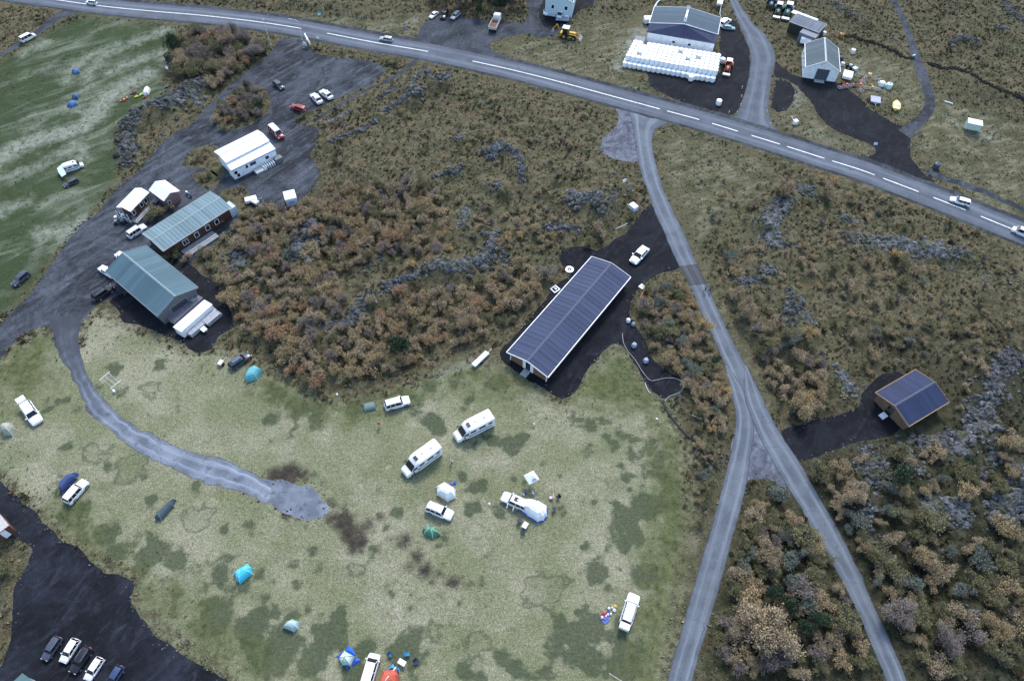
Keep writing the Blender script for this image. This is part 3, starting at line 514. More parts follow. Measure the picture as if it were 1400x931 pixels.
# ---- height of the land: flat where people drive and camp, hummocky lava heath elsewhere
field_w, meadow_w = ats(FIELD), ats(MEADOW)
lava_w = [(ats(p), hw, den, sz) for p, hw, den, sz in LAVA]
verge_w = [ats(v) for v in VERGES]
flat_spots = []   # (x, y, r) filled by buildings
BUILD_PX = [(778,432,17),(740,478,10),(820,385,10),(208,385,14),(245,425,9),(258,302,16),(300,280,8),(182,275,7),(225,262,7),(335,205,11),(1245,545,8),(1125,80,10),(930,45,20),(915,85,18),(1096,33,8),(765,5,8),(1185,115,14),(1165,100,8),(780,47,6),(60,924,12)]
def height(P):
    P = np.atleast_2d(np.asarray(P, float)); d = np.full(len(P), 1e9)
    for q in flat_polys: d = np.minimum(d, np.maximum(-sdf_poly(P, q, 9.), 0))
    for x, y, r in BUILD_PX:
        c = at(x, y); d = np.minimum(d, np.maximum(np.hypot(P[:, 0] - c.x, P[:, 1] - c.y) - r, 0))
    m = sstep(.6, 7, d)
    m = m * (1 - sstep(-6, 2, sdf_poly(P, field_w, 9.))); m2 = 1 - .75 * sstep(-5, 3, sdf_poly(P, meadow_w, 9.))
    h = (fbm(P[:, 0] / 16, P[:, 1] / 16, 4, 3) - .42) * 3.2 + (fbm(P[:, 0] / 3.2, P[:, 1] / 3.2, 3, 9) - .5) * .9
    for L, hw, den, sz in lava_w:
        lo, hi = L.min(0) - 6, L.max(0) + 6; k = np.all((P > lo) & (P < hi), axis=1)
        if k.any():
            dd = dist_line(P[k], L); h[k] += .55 * min(sz[1], 2) * (1 - sstep(hw * .2, hw + 2.5, dd))
    far = sstep(260, 1500, np.hypot(P[:, 0], P[:, 1] - 40)); 
    return h * m * m2 * (1 - far)
# ---- ground sheet: fine where the camera looks, coarse out to the horizon
def axis(a, b, s):
    core = np.arange(a, b + s, s); o = [s * 1.35 ** k for k in range(1, 27)]; o = np.cumsum(o)
    return np.r_[(a - o)[::-1], core, b + o]
cs = [at(x, y) for x, y in ((-20, -20), (1420, -20), (-20, 950), (1420, 950))]
X = axis(min(c.x for c in cs), max(c.x for c in cs), .55); Y = axis(min(c.y for c in cs), max(c.y for c in cs), .55)
gx, gy = np.meshgrid(X, Y); GP = np.c_[gx.ravel(), gy.ravel()]
core = (np.abs(GP[:, 0]) < 320) & (GP[:, 1] > -120) & (GP[:, 1] < 320)
gz = height(GP)
nx_, ny_ = len(X), len(Y)
i = (np.arange(ny_ - 1)[:, None] * nx_ + np.arange(nx_ - 1)[None]).ravel()
F = np.c_[i, i + 1, i + nx_ + 1, i + nx_]
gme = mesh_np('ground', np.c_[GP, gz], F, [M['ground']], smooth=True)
def fattr(name, v): a = gme.attributes.new(name, 'FLOAT', 'POINT'); a.data.foreach_set('value', v.astype(np.float32))
fattr('field', sdf_poly(GP, field_w, 12)); fattr('meadow', sdf_poly(GP, meadow_w, 12))
vg = np.full(len(GP), -12.)
for v in verge_w: vg = np.maximum(vg, sdf_poly(GP, v, 12))
fattr('verge', vg)
pa = np.full(len(GP), -8.)
for pts, hw in PALE: pa = np.maximum(pa, np.clip(hw - dist_line(GP, ats(pts)), -8, 8))
lu = np.full(len(GP), -12.)
for v in LUSH: lu = np.maximum(lu, sdf_poly(GP, ats(v), 12))
fattr('lush', lu); fattr('pale', pa); fattr('moss', sdf_poly(GP, ats(VIGNETTE_MOSS), 30))
pv = np.full(len(GP), -3.); ring = np.zeros(len(GP))
for k, (x, y, r, rg) in enumerate(PATCHES):
    c = at(x, y); c2 = at(x + r, y); rr = (c2 - c).length
    k_ = (np.abs(GP[:, 0] - c.x) < rr + 3) & (np.abs(GP[:, 1] - c.y) < rr + 3); Q = GP[k_] - np.array(c[:2])
    s = rr * (1 + .35 * (fbm(np.arctan2(Q[:, 1], Q[:, 0]) * 1.1 + 9, np.full(len(Q), k * 3.1), 2, k) - .5)) - np.hypot(*Q.T) 
    up = s > pv[k_]; ring[k_] = np.where(up & (s > -.6), rg, ring[k_]); pv[k_] = np.maximum(pv[k_], s)
fattr('patch', pv); fattr('ring', ring)
so = np.full(len(GP), -3.)
for x, y, r in SOIL:
    c = at(x, y); rr = (at(x + r, y) - c).length; so = np.maximum(so, np.maximum(rr - np.hypot(GP[:, 0] - c.x, GP[:, 1] - c.y), -3))
fattr('soil', so)
link('ground', gme, None, None, 'structure')
# grass islands lie on the gravel
for k, isl in enumerate(ISLANDS):
    P = ats(isl); o = sheet('grass_island', 'ground', 3, P, .2, 60 + k)
    for a, v in (('field', -12), ('meadow', -12), ('verge', -12), ('pale', -8), ('lush', -12), ('moss', -30), ('patch', -3), ('soil', -3), ('ring', 0)):
        t = o.data.attributes.new(a, 'FLOAT', 'POINT'); t.data.foreach_set('value', np.full(len(o.data.vertices), v, np.float32))
grass_flat = flat_polys[-4:]
# ------------------------------------------------------------------ buildings
def frame_of(corners, h):
    """corners: end-1 left, end-1 right, end-2 right, end-2 left (pixels of the eaves) -> centre, ridge angle, length, width"""
    a, b, c, d = [at(x, y, h) for x, y in corners]
    u = ((d - a) + (c - b)) / 2; L = u.length; v = ((b - a) + (c - d)) / 2; W = abs(v.dot(Vector((-u.y, u.x, 0)).normalized()))
    return (a + b + c + d) / 4, math.atan2(u.y, u.x), L, W
class Bld:
    def __init__(s, name, label, cat, corners, he, rise, oh=.35, ohg=.35, wall=None, roof=None, rib=1.0, ribw=.05, ribh=.05, cap=None, fascia=None, group=None, ridge_off=0, open_walls=False, wall_part='wall'):
        c, rz, L, W = frame_of(corners, he); s.L, s.W, s.he, s.rise, s.oh, s.ohg = L, W, he, rise, oh, ohg
        s.root = empty(name, (c.x, c.y, 0), rz, label, cat, group)
        hl, hw = L / 2, W / 2; wl, ww = hl - ohg, hw - oh; sl = rise / hw; s.wl, s.ww = wl, ww; yo = ridge_off
        zw = he + sl * oh - .13
        b = MB(); zr = he + rise - .13
        ring = lambda x: [(x, -ww, 0), (x, ww, 0), (x, ww, zw - .06), (x, yo, zr), (x, -ww, zw - .06)]
        if wall is not None: b.loft([ring(-wl), ring(wl)]).build(wall_part, wall, s.root)
        r = MB(); t = .10
        for sg in (-1, 1):
            e = Vector((0, sg * hw, he)); k = Vector((0, yo, he + rise))
            r.loft([[(x, e.y, e.z), (x, k.y, k.z), (x, k.y, k.z - t), (x, e.y, e.z - t)] for x in (-hl, hl)])
        nrb = int(L / rib)
        for i in range(nrb + 1):
            x = -hl + .02 + (L - .04) * i / nrb
            for sg in (-1, 1):
                r.loft([[(x - ribw, sg * (hw + .01), he), (x + ribw, sg * (hw + .01), he), (x + ribw * .6, sg * (hw + .01), he + ribh), (x - ribw * .6, sg * (hw + .01), he + ribh)],
                        [(x - ribw, yo + sg * .02, he + rise), (x + ribw, yo + sg * .02, he + rise), (x + ribw * .6, yo + sg * .02, he + rise + ribh), (x - ribw * .6, yo + sg * .02, he + rise + ribh)]])
        s.roof = r.build('roof', roof, s.root)
        if cap is not None:
            MB().loft([[(x, yo - .22, he + rise - .22 * sl + .03), (x, yo, he + rise + .10), (x, yo + .22, he + rise - .22 * sl + .03), (x, yo, he + rise + .01)] for x in (-hl - .02, hl + .02)]).build('ridge_cap', cap, s.root)
        if fascia is not None:
            for sg in (-1, 1):
                MB().box((0, sg * (hw + .07), he - .04), (L + .1, .13, .17)).build('gutter', fascia, s.root)
            for x in (-hl - .04, hl + .04):
                m = MB()
                for sg in (-1, 1): m.loft([[(x - .04, sg * hw, he - .16), (x + .04, sg * hw, he - .16), (x + .04, sg * hw, he + .06), (x - .04, sg * hw, he + .06)], [(x - .04, yo, he + rise - .16), (x + .04, yo, he + rise - .16), (x + .04, yo, he + rise + .06), (x - .04, yo, he + rise + .06)]])
                m.build('barge_board', fascia, s.root)
    def opening(s, face, along, z0, z1, w, kind='window', mat=None, frame=None, fr=.09, depth=.05):
        """face e1/e2: gable ends; l/r: long sides"""
        def bx(m, a0, a1, q0, q1, d0, d1):
            if face in ('e1', 'e2'):
                sg = -1 if face == 'e1' else 1; x0 = sg * (s.wl + d0); x1 = sg * (s.wl + d1)
                m.box(((x0 + x1) / 2, (a0 + a1) / 2, (q0 + q1) / 2), (abs(x1 - x0), a1 - a0, q1 - q0))
            else:
                sg = -1 if face == 'r' else 1; y0 = sg * (s.ww + d0); y1 = sg * (s.ww + d1)
                m.box(((a0 + a1) / 2, (y0 + y1) / 2, (q0 + q1) / 2), (a1 - a0, abs(y1 - y0), q1 - q0))
            return m
        a0, a1 = along - w / 2, along + w / 2
        o = bx(MB(), a0, a1, z0, z1, .0, depth * .6).build(kind, mat or M['glass'], s.root)
        f = MB()
        bx(f, a0 - fr, a0, z0 - fr, z1 + fr, 0, depth); bx(f, a1, a1 + fr, z0 - fr, z1 + fr, 0, depth); bx(f, a0, a1, z1, z1 + fr, 0, depth); bx(f, a0, a1, z0 - fr, z0, 0, depth)
        if kind == 'window' and w > .9: bx(f, along - .03, along + .03, z0, z1, 0, depth)
        f.build('frame', frame or M['white'], o)
        if kind == 'door': bx(MB(), a1 - .18, a1 - .08, z0 + (z1 - z0) * .45, z0 + (z1 - z0) * .5, .03, .11).build('handle', M['chrome'], o)
        return o
    def part(s, name, mat, *boxes):
        m = MB()
        for c, d in boxes: m.box(c, d)
        return m.build(name, mat, s.root)
brown = plain((.10, .052, .028), .8, scale=2, var=.3); brown2 = plain((.21, .125, .075), .8, scale=2, var=.25); redbrown = plain((.13, .05, .035), .75, var=.2)
white_w = plain((.86, .88, .89), .6, var=.1, scale=1, dirt=(.45, .46, .44)); wht_roof = plain((.88, .89, .90), .4, var=.06, scale=1.5)
# 1 long navy warehouse
navy = mat_roof('navy_roof', (.052, .066, .115), (.060, .074, .122), .98, .95)
b = Bld('long_building', 'long low building with ribbed slate-blue roof and white eaves on black gravel', 'building', [(694,482),(748,515),(863,379),(808,351)], 2.5, 1.05, .45, .5, brown2, navy, .98, .02, .035, plain((.085,.10,.145), .6), M['white'])
hw = b.W / 2
b.opening('e1', .1, .15, 2.3, 1.0, 'door', M['glass'], M['white'])
for sy in (-1, 1): MB().box((-b.wl - .045, sy * (b.ww - .06), 1.15), (.09, .14, 2.3)).build('corner_board', M['white'], b.root)
b.part('white_door_surround', M['white'], ((-b.wl - .02, -.75, 1.35), (.05, .55, 2.6)), ((-b.wl - .02, .95, 1.35), (.05, .55, 2.6)))
MB().box((-b.wl - .9, .1, .1), (1.4, 1.3, .18)).build('door_step', M['concrete'], b.root, .02)
for sd in ('l', 'r'):
    for k in range(8): b.opening(sd, -b.wl + 2 + k * (2 * b.wl - 4) / 7, .9, 1.9, 1.1, 'window' if k % 3 else 'door')
# 2 teal barn with canopy
teal = mat_roof('teal_roof', (.080, .138, .162), (.088, .146, .168), 1.1, .98)
b = Bld('teal_barn', 'big barn with plain grey-teal gabled roof at the left gravel yard', 'barn', [(215.5,433),(270.5,392.5),(197.5,335),(146,372)], 3.3, 1.55, .45, .4, plain((.13,.14,.15), .7, var=.2), teal, 1.1, .008, .01, plain((.20,.27,.29), .5), plain((.16,.20,.21), .6))
b.opening('e1', 0, .05, 2.6, 3.4, 'door', plain((.05,.055,.06), .5), M['grey_wood'])
b.opening('e2', 1.8, .05, 2.7, 3.2, 'door', plain((.2,.22,.23), .5), M['grey_wood']); b.opening('e2', -2, 1.0, 2.0, 1.4)
for k in range(5): b.opening('r', -6 + k * 3, 1.6, 2.4, 1.0)
# 3 long pale-green roofed house
pale = mat_roof('pale_green_roof', (.175, .255, .275), (.205, .28, .30), .75, .8)
b = Bld('long_house', 'long house with pale green ribbed metal roof, brown wall and small deck behind the bushes', 'house', [(195,322),(222.5,341),(319,284),(284.5,262)], 3.0, .55, .4, .4, plain((.075,.035,.022), .75, var=.3), pale, .75, .035, .06, plain((.25,.31,.31), .5), plain((.35,.38,.38), .5))
for k, (xx, w) in enumerate(((-3.2, 1.1), (-.6, .8), (2.0, .8), (4.2, .8))): b.opening('r', xx, .9, 2.0, w)
b.part('deck', M['grey_wood'], ((-1.2, -b.ww - 1.3, .2), (7.5, 2.4, .14)))
for k in range(5): MB().bar((-4.7 + k * 1.7, -b.ww - 2.4, .2), (-4.7 + k * 1.7, -b.ww - 2.4, 1.2), .05).build('post', M['white'], b.root)
b.part('railing', M['white'], ((-1.3, -b.ww - 2.4, 1.2), (7.2, .07, .07)), ((-1.3, -b.ww - 2.4, .7), (7.2, .05, .05)))
b.part('end_annex', plain((.5,.58,.62), .5), ((b.wl + .7, -1.9, 1.1), (1.9, 2.2, 2.2)))
# 4 wooden cabin
dk = mat_roof('dark_blue_roof', (.030, .042, .088), (.036, .048, .092), .45, .97)
b = Bld('wooden_cabin', 'brown timber cabin with dark blue roof at the end of the black driveway', 'cabin', [(1198.7,536),(1241,583.5),(1296,550),(1253,505)], 2.7, 1.1, .3, .75, plain((.25,.155,.10), .8, scale=2.5, var=.2), dk, .45, .015, .02, plain((.06,.07,.115), .6), plain((.30,.19,.10), .6))
b.opening('e1', .3, .1, 2.1, 1.0, 'door', M['glass'], plain((.08,.06,.05), .6))
b.part('door_step', M['white'], ((-b.wl - .95, .3, .18), (1.2, 1.0, .3)))
for k in range(18): MB().box((-b.wl - .015, -b.ww + .12 + k * (2 * b.ww - .24) / 17, 1.25), (.05, .04, 2.45)).build('batten', plain((.17,.10,.06), .8), b.root)
# 5 white-and-grey barn with black door
grey = mat_roof('grey_roof', (.10, .13, .145), (.12, .15, .165), .9, .96)
b = Bld('white_barn', 'white barn with grey-blue metal roof and one dark sliding door', 'barn', [(1101.5,90.5),(1149,100),(1145.7,66),(1101,60)], 3.0, 2.3, .12, .15, white_w, grey, .9, .012, .015, plain((.5,.55,.57), .4), M['white'])
b.opening('e1', -.3, .05, 2.9, 2.9, 'door', plain((.07,.085,.11), .5), plain((.3,.33,.35), .5))
MB().box((-b.wl - .7, -.1, .06), (1.2, 2.4, .1)).build('door_ramp', M['concrete'], b.root)
for k in range(4): b.opening('l', -3.1 + k * 2.0, 1.3, 1.9, .7)
for k in range(2): b.opening('r', -2 + k * 4, 1.3, 1.9, .7)
# 6 big barn with lean-to
blue = mat_roof('blue_grey_roof', (.068, .105, .138), (.078, .115, .148), 1.0, .97)
b = Bld('big_barn', 'largest barn, blue-grey roof with white ridge vents, beside the stacked white bales', 'barn', [(886,33),(983,46),(984.5,23.5),(896,11)], 4.6, 1.3, .2, .2, white_w, blue, 1.0, .012, .015, None, M['white'])
L, W = b.L, b.W
dx0 = -L / 2
lean = MB(); zz = 4.55
# lean-to on the lower gable
lw = 3.0
lean.loft([[(dx0 - .02, -W / 2, zz), (dx0 - .02, 0, zz + 1.25), (dx0 - .02, W / 2, zz), (dx0 - .02, W / 2, zz - .1), (dx0 - .02, 0, zz + 1.15), (dx0 - .02, -W / 2, zz - .1)], [(dx0 - lw, -W / 2, 3.8), (dx0 - lw, 0, 3.8), (dx0 - lw, W / 2, 3.8), (dx0 - lw, W / 2, 3.7), (dx0 - lw, 0, 3.7), (dx0 - lw, -W / 2, 3.7)]])
for k in range(22): 
    y = -W / 2 + k * W / 21; lean.bar((dx0 - .02, y, zz + .02 + 1.25 * (1 - abs(y) / (W / 2))), (dx0 - lw, y, 3.82), .03, 4)
lean.build('lean_to_roof', mat_roof('slate_blue_roof', (.036, .048, .092), (.044, .056, .10), 1, .95), b.root)
MB().loft([[(dx0 - .1, -W / 2 + .2, 0), (dx0 - .1, W / 2 - .2, 0), (dx0 - .1, W / 2 - .2, 4.5), (dx0 - .1, -W / 2 + .2, 4.5)], [(dx0 - lw + .2, -W / 2 + .2, 0), (dx0 - lw + .2, W / 2 - .2, 0), (dx0 - lw + .2, W / 2 - .2, 3.6), (dx0 - lw + .2, -W / 2 + .2, 3.6)]]).build('lean_to_wall', white_w, b.root)
for yy in (-2.4, 1.6): MB().box((dx0 - lw + .18, yy, 2.2), (.06, .7, .5)).build('window', M['glass'], b.root)
zr = 4.6 + 1.3
MB().box((0, 0, zr + .12), (L * .62, .5, .26)).build('ridge_vent', M['white'], b.root, .04)
for xx in (-L * .36, L * .40):
    m = MB().bar((xx, 0, zr - .1), (xx, 0, zr + .85), .42, 12, .36).build('vent_cowl', M['white'], b.root); MB().bar((xx, 0, zr + .86), (xx, 0, zr + .95), .25, 12).build('vent_opening', M['rubber'], m)
for k in range(5): b.opening('l', -L / 2 + 1.8 + k * 2.6, 2.0, 2.9, 1.2); b.opening('r', -L / 2 + 1.8 + k * 2.6, 2.0, 2.9, 1.2)
MB().box((dx0 - 4.2, W / 2 + 1.4, 1.0), (3.6, 2.6, 2.0), 0, None, 1).build('side_shed', plain((.11,.13,.19), .5), b.root)
# 7 white house with double roof
b = Bld('white_house_upper', 'white-roofed northern half of the double white house in the gravel lot', 'house', [(309,222.5),(293,207.5),(352,179),(368,192)], 3.6, .55, .3, .35, white_w, wht_roof, .9, .02, .03, plain((.7,.75,.76), .4), M['white'])
b.root.name = 'white_house'
# mono-pitch front half as a building of its own shape, joined as parts of the same house
c, rz, L, W = frame_of([(316,232),(307.7,224.4),(369,195.3),(376,202.4)], 3.0)
inv = b.root.matrix_basis.inverted(); Mx = Matrix.Translation((c.x, c.y, 0)) @ Matrix.Rotation(rz, 4, 'Z')
def sub(m, name, mat):
    o = m.build(name, mat, b.root); T = (Matrix.Translation(b.root.location) @ Matrix.Rotation(b.root.rotation_euler.z, 4, 'Z')).inverted() @ Mx
    o.data.transform(T); return o
sg = -1
sub(MB().loft([[(x, -W / 2, 2.75), (x, W / 2, 3.25), (x, W / 2, 3.15), (x, -W / 2, 2.65)] for x in (-L / 2, L / 2)]), 'lower_roof', wht_roof)
sub(MB().loft([[(x, -W / 2 + .1, 0), (x, W / 2 - .05, 0), (x, W / 2 - .05, 3.12), (x, -W / 2 + .1, 2.6)] for x in (-L / 2 + .1, L / 2 - .1)]), 'lower_wall', white_w)
sub(MB().box((0, -W / 2 + .0, 2.58), (L, .10, .14)), 'trim', plain((.10,.22,.62), .5))
for xx, w, z in ((-4.6, .7, 1.3), (-1.9, .5, 1.5), (-.4, 1.4, 1.5), (3.0, .8, 1.3), (-4.2, .6, .4)):
    sub(MB().box((xx, -W / 2 + .09, z + .3), (w, .08, .75)), 'window', M['glass'])
sub(MB().box((.4, -W / 2 - .9, .25), (2.6, 1.6, .5)), 'porch', plain((.5,.52,.5), .7))
for k in range(6): sub(MB().box((1.2 + k * .5, -W / 2 - .8, .45), (.12, 1.5, .9)), 'fence_board', M['white'])
sub(MB().box((5.0, -W / 2 - .8, .55), (1.7, 1.2, 1.1)), 'storage_box', plain((.17,.18,.19), .7))
# 8 white-roofed brown cottage with veranda
b = Bld('brown_cottage', 'white-roofed brown cottage with veranda posts and steps by the meadow edge', 'cottage', [(159,284),(179,288.5),(203,262.7),(185.5,258.2)], 2.6, .6, .3, .6, brown, wht_roof, .8, .02, .03, None, M['white'])
for k, xx in enumerate((-2.2, .3, 1.6)): b.opening('r', xx, .9, 1.9, .7)
b.part('veranda_floor', M['grey_wood'], ((-b.wl - .8, 0, .15), (1.6, 2 * b.ww, .2)), ((-1.4, -b.ww - .7, .15), (4.4, 1.3, .16)))
for yy in (-b.ww, -b.ww / 3, b.ww / 3, b.ww): MB().bar((-b.wl - 1.5, yy, 0), (-b.wl - 1.5, yy, 2.4), .06).build('post', M['white'], b.root)
b.part('railing', M['white'], ((-b.wl - 1.5, 0, 1.0), (.07, 2 * b.ww, .07)), ((-1.4, -b.ww - 1.3, .9), (4.4, .07, .07)))
b.part('bench', M['grey_wood'], ((3.2, -b.ww - .8, .5), (1.6, .5, .1)), ((3.2, -b.ww - 1.4, .5), (1.6, .3, .1)), ((3.2, -b.ww - 1.1, .25), (1.4, .1, .5)))
# 9 small white-roofed shed
b = Bld('white_roof_shed', 'small shed with bright white roof and reddish end wall beside the cottage', 'shed', [(224,274.4),(245,261.5),(225,247),(204,259.5)], 2.5, .9, .25, .2, plain((.30,.18,.15), .75, var=.3), wht_roof, .8, .02, .03, None, M['white'])
b.opening('e1', .9, .9, 1.6, .5, 'window')
# 10 L-shaped roof by the tractors
b = Bld('machine_shed', 'L-shaped open machine shed with grey-blue roof behind the white barn', 'shed', [(1083,31),(1087,18),(1128,33),(1122,46)][:4], 2.9, .15, .1, .1, plain((.03,.035,.03), .8), mat_roof('dull_blue_roof', (.13,.15,.19), (.16,.18,.21), .8, .9), .8, .02, .03, None, plain((.3,.32,.34), .5))
b.root['label'] = 'long machine shed with flat grey-blue roof and pale skylights behind the white barn'
MB().box((-2.2, b.ww + .6, 2.75), (7.2, 1.6, .08)).build('skylight_strip', plain((.62,.75,.78), .4), b.root)
for k in range(3): MB().box((-3.2 + k * 1.8, b.ww + .5, 2.82), (.7, .7, .06)).build('roof_light', M['white'], b.root)
MB().box((b.wl - 1.9, -b.ww - 1.2, 1.3), (4.4, 2.8, 2.6)).build('side_wing', plain((.14,.16,.2), .5), b.root)
# 11 farmhouse at the top edge
b = Bld('pale_farmhouse', 'pale house with grey roof cut by the top edge of the view', 'house', [(746,-2),(783,5),(790,-20),(753,-27)], 4.6, 1.6, .1, .1, plain((.50,.66,.70), .6, var=.1), grey, .9, .02, .03, None, M['white'])
b.opening('e1', 1.6, 2.2, 3.2, .7); b.opening('e1', -2, 2.2, 3.2, .8)
# 12 bottom-left building corner, mostly outside the frame
b = Bld('corner_building', 'teal-roofed building corner below the row of parked cars', 'building', [(28,915),(60,905),(34,970),(0,975)][:4], 3.2, .9, .1, .1, plain((.3,.32,.33), .7), mat_roof('dark_teal_roof', (.06,.12,.125), (.08,.14,.14), 1, .95), 1., .02, .03, None, None) if False else None
r = empty('corner_building', at(56, 998), head(40, 30, 40, 940), 'teal-roofed building corner below the row of parked cars', 'building')
MB().loft([[(-6, -4, 2.9), (-6, 4, 2.9), (-6, 0, 4.0)], [(5.2, -4, 2.9), (5.2, 4, 2.9), (5.2, 0, 4.0)]]).build('roof', mat_roof('dark_teal_roof', (.07,.13,.135), (.09,.15,.15), 1, .95), r)
MB().box((-.4, 0, 1.4), (10.6, 7.6, 2.8)).build('wall', plain((.3,.32,.33), .7), r)
MB().box((5.6, 3.0, 1.4), (2.4, 1.2, .9), 0).build('planter_wall', M['concrete'], r)
# sheds at the left edge
r = empty('small_shed', at(5, 724, 1), head(10, 12, 5, 724), 'small pinkish-roofed shed at the left edge above the car park', 'shed')
MB().box((0, 0, 1.1), (3.2, 2.2, 2.2)).build('wall', redbrown, r); MB().box((0, 0, 2.27), (3.5, 2.5, .12)).build('roof', plain((.5,.45,.42), .7), r); MB().box((1.62, 0, 1.), (.05, .8, 1.9)).build('door', M['white'], r)

# ---- clutter at the south end of the teal barn
def block(name, label, cat, px, h, mat, extra=None, group=None, z0=0, bevel=.04):
    """box-shaped thing from its top outline (4 px corners)"""
    c, rz, L, W = frame_of(px, h); r = empty(name, (c.x, c.y, z0), rz, label, cat, group)
    return r, L, W
r, L, W = block('shipping_container', 'bright white container cabin with vented ridge at the end of the teal barn', 'container', [(237.6,446),(247,455),(289,417),(280.6,409.5)], 1.9, None)
MB().box((0, 0, .95), (L, W, 1.75)).build('container_wall', M['white'], r, .04); MB().box((0, 0, 1.88), (L + .06, W + .06, .12)).build('roof', M['white'], r)
MB().tube([(-L / 2 + .3, .0, 1.96), (L / 2 - .3, .0, 1.96)], .035).build('roof_seam', plain((.35,.55,.75), .5), r)
for k in range(12): MB().box((-L / 2 + .3 + k * (L - .6) / 11, -W / 2 - .03, .95), (.12, .06, 1.6)).build('rib', M['white'], r)
MB().box((-L / 2 - .03, 0, .95), (.06, W * .8, 1.5)).build('door', plain((.7,.72,.73), .5), r)
for k, (pp, lab) in enumerate((([(250,452),(261,458),(281,441),(271,434)], 'grey board stack nearest the field, beside the white container'), ([(270,433),(283,445),(301,427),(291,419)], 'grey board stack on the tree side of the white container'))):
    r, L, W = block('timber_stack', lab, 'timber', pp, .95, None, group='stacked boards by the teal barn')
    for lay in range(4):
        for j in range(6):
            o = MB().box((R.uniform(-.1, .1), -W / 2 + (j + .5) * W / 6, .12 + lay * .24), (L * R.uniform(.93, 1.), W / 6 - .05, .16)).build('board', plain((.42,.44,.45), .85, var=.3), r)
r, L, W = block('flat_roof_store', 'low store with weathered grey flat roof between teal barn and white container', 'shed', [(229,434),(238,442),(277,408),(267,400)], 1.3, None)
MB().box((0, 0, .6), (L - .2, W - .2, 1.2)).build('wall', plain((.25,.25,.27), .8), r); MB().box((0, 0, 1.27), (L, W, .12)).build('roof', plain((.17,.17,.20), .85, scale=1.2, var=.3), r)
MB().box((L * .3, 0, 1.42), (.8, .8, .2)).build('hatch', M['grey_wood'], r)
def boat(name, label, px, L, W, hgt, mat, inner, rz, group=None, cat='boat'):
    c = at(*px, .5); r = empty(name, (c.x, c.y, 0), rz, label, cat, group)
    def ring(x, w, z0, z1): return [(x, -w, z1), (x, -w * .7, (z0 + z1) / 2), (x, 0, z0), (x, w * .7, (z0 + z1) / 2), (x, w, z1)]
    m = MB(); m.loft([ring(-L / 2, W * .42, .18, hgt), ring(-L * .2, W * .5, .08, hgt), ring(L * .15, W * .48, .1, hgt), ring(L * .38, W * .27, .25, hgt + .08), ring(L / 2, .03, .5, hgt + .16)]).build('hull', mat, r, smooth=True)
    k = MB(); k.loft([[(-L * .45, -W * .34, hgt + .02), (-L * .45, W * .34, hgt + .02), (-L * .45, W * .3, hgt - .12), (-L * .45, -W * .3, hgt - .12)], [(L * .3, -W * .24, hgt + .05), (L * .3, W * .24, hgt + .05), (L * .3, W * .2, hgt - .1), (L * .3, -W * .2, hgt - .1)]]).build('deck_cover', inner, r)
    MB().box((-L * .15, 0, hgt + .06), (.22, W * .8, .05)).build('thwart', M['grey_wood'], r); return r
whb = plain((.75,.83,.88), .35, var=.08)
boat('boat', 'pale upturned boat under the gable of the teal barn, nearest the field', (232,422), 5.2, 2.0, 1.3, whb, whb, head(14, -13, 232, 422, 1))
boat('boat', 'pale boat with rounded bow under the teal barn gable, on the tree side', (256,405), 4.6, 1.9, 1.2, whb, plain((.55,.6,.65), .5), head(14, -10, 256, 405, 1))
boat('boat', 'short white boat wedged below the ridge end of the teal barn', (247,414), 2.8, 1.7, 1.2, M['white'], plain((.7,.72,.75), .5), head(8, -5, 247, 414, 1))
boat('boat', 'yellow and white boat on the grass right of the farm machinery', (1225,145), 3.4, 1.9, .9, plain((.80,.62,.12), .4), M['white'], head(1, -14, 1225, 145))
r = empty('hand_cart', at(279, 452), head(5, 4, 279, 452), 'small white hand cart below the stacked boards', 'cart')
MB().box((0, 0, .5), (1.3, .8, .35), 0, None, 1.15).build('tray', M['white'], r); MB().bar((0, -.5, .3), (0, -.42, .3), .3, 10).build('wheel', M['tyre'], r); MB().bar((0, .42, .3), (0, .5, .3), .3, 10).build('wheel', M['tyre'], r); MB().bar((.6, 0, .5), (1.4, 0, .9), .03).build('handle', M['steel'], r)

# ---- wrapped silage bales: one object each
bale_m = [plain((.90,.91,.91), .4, var=.04, scale=4), plain((.86,.90,.89), .4, var=.05, scale=4)]
def bale_mesh():
    m = MB(); rr = .66; k = 12; rings = []
    for x, f in ((-.6, .85), (-.57, .96), (-.48, 1.), (0, 1.02), (.5, 1.02), (.59, .99), (.62, .93)):
        rings.append([(math.cos(2 * PI * i / k) * rr * f * (1 + R.uniform(-.02, .02)), math.sin(2 * PI * i / k) * rr * f * (1 + R.uniform(-.02, .02)), x + .6) for i in range(k)])
    return m.loft(rings)
bms = [bale_mesh().build('silage_bale', bale_m[0 if i < 3 else 1], smooth=True, mesh_only=True) for i in range(4)]
P00, P10, P11, P01 = at(868,57,2.4), at(981,75,2.4), at(975,106,1.2), at(855,85,1.2)
nb = 0
lb = {0: 'round white plastic-wrapped bale in the ground layer of the big barn stack', 1: 'round white plastic-wrapped bale in the top layer of the big barn stack'}
ux = (P10 - P00).normalized(); nx_b = int((P10 - P00).length / 1.16); ny_b = int((P01 - P00).length / 1.16)
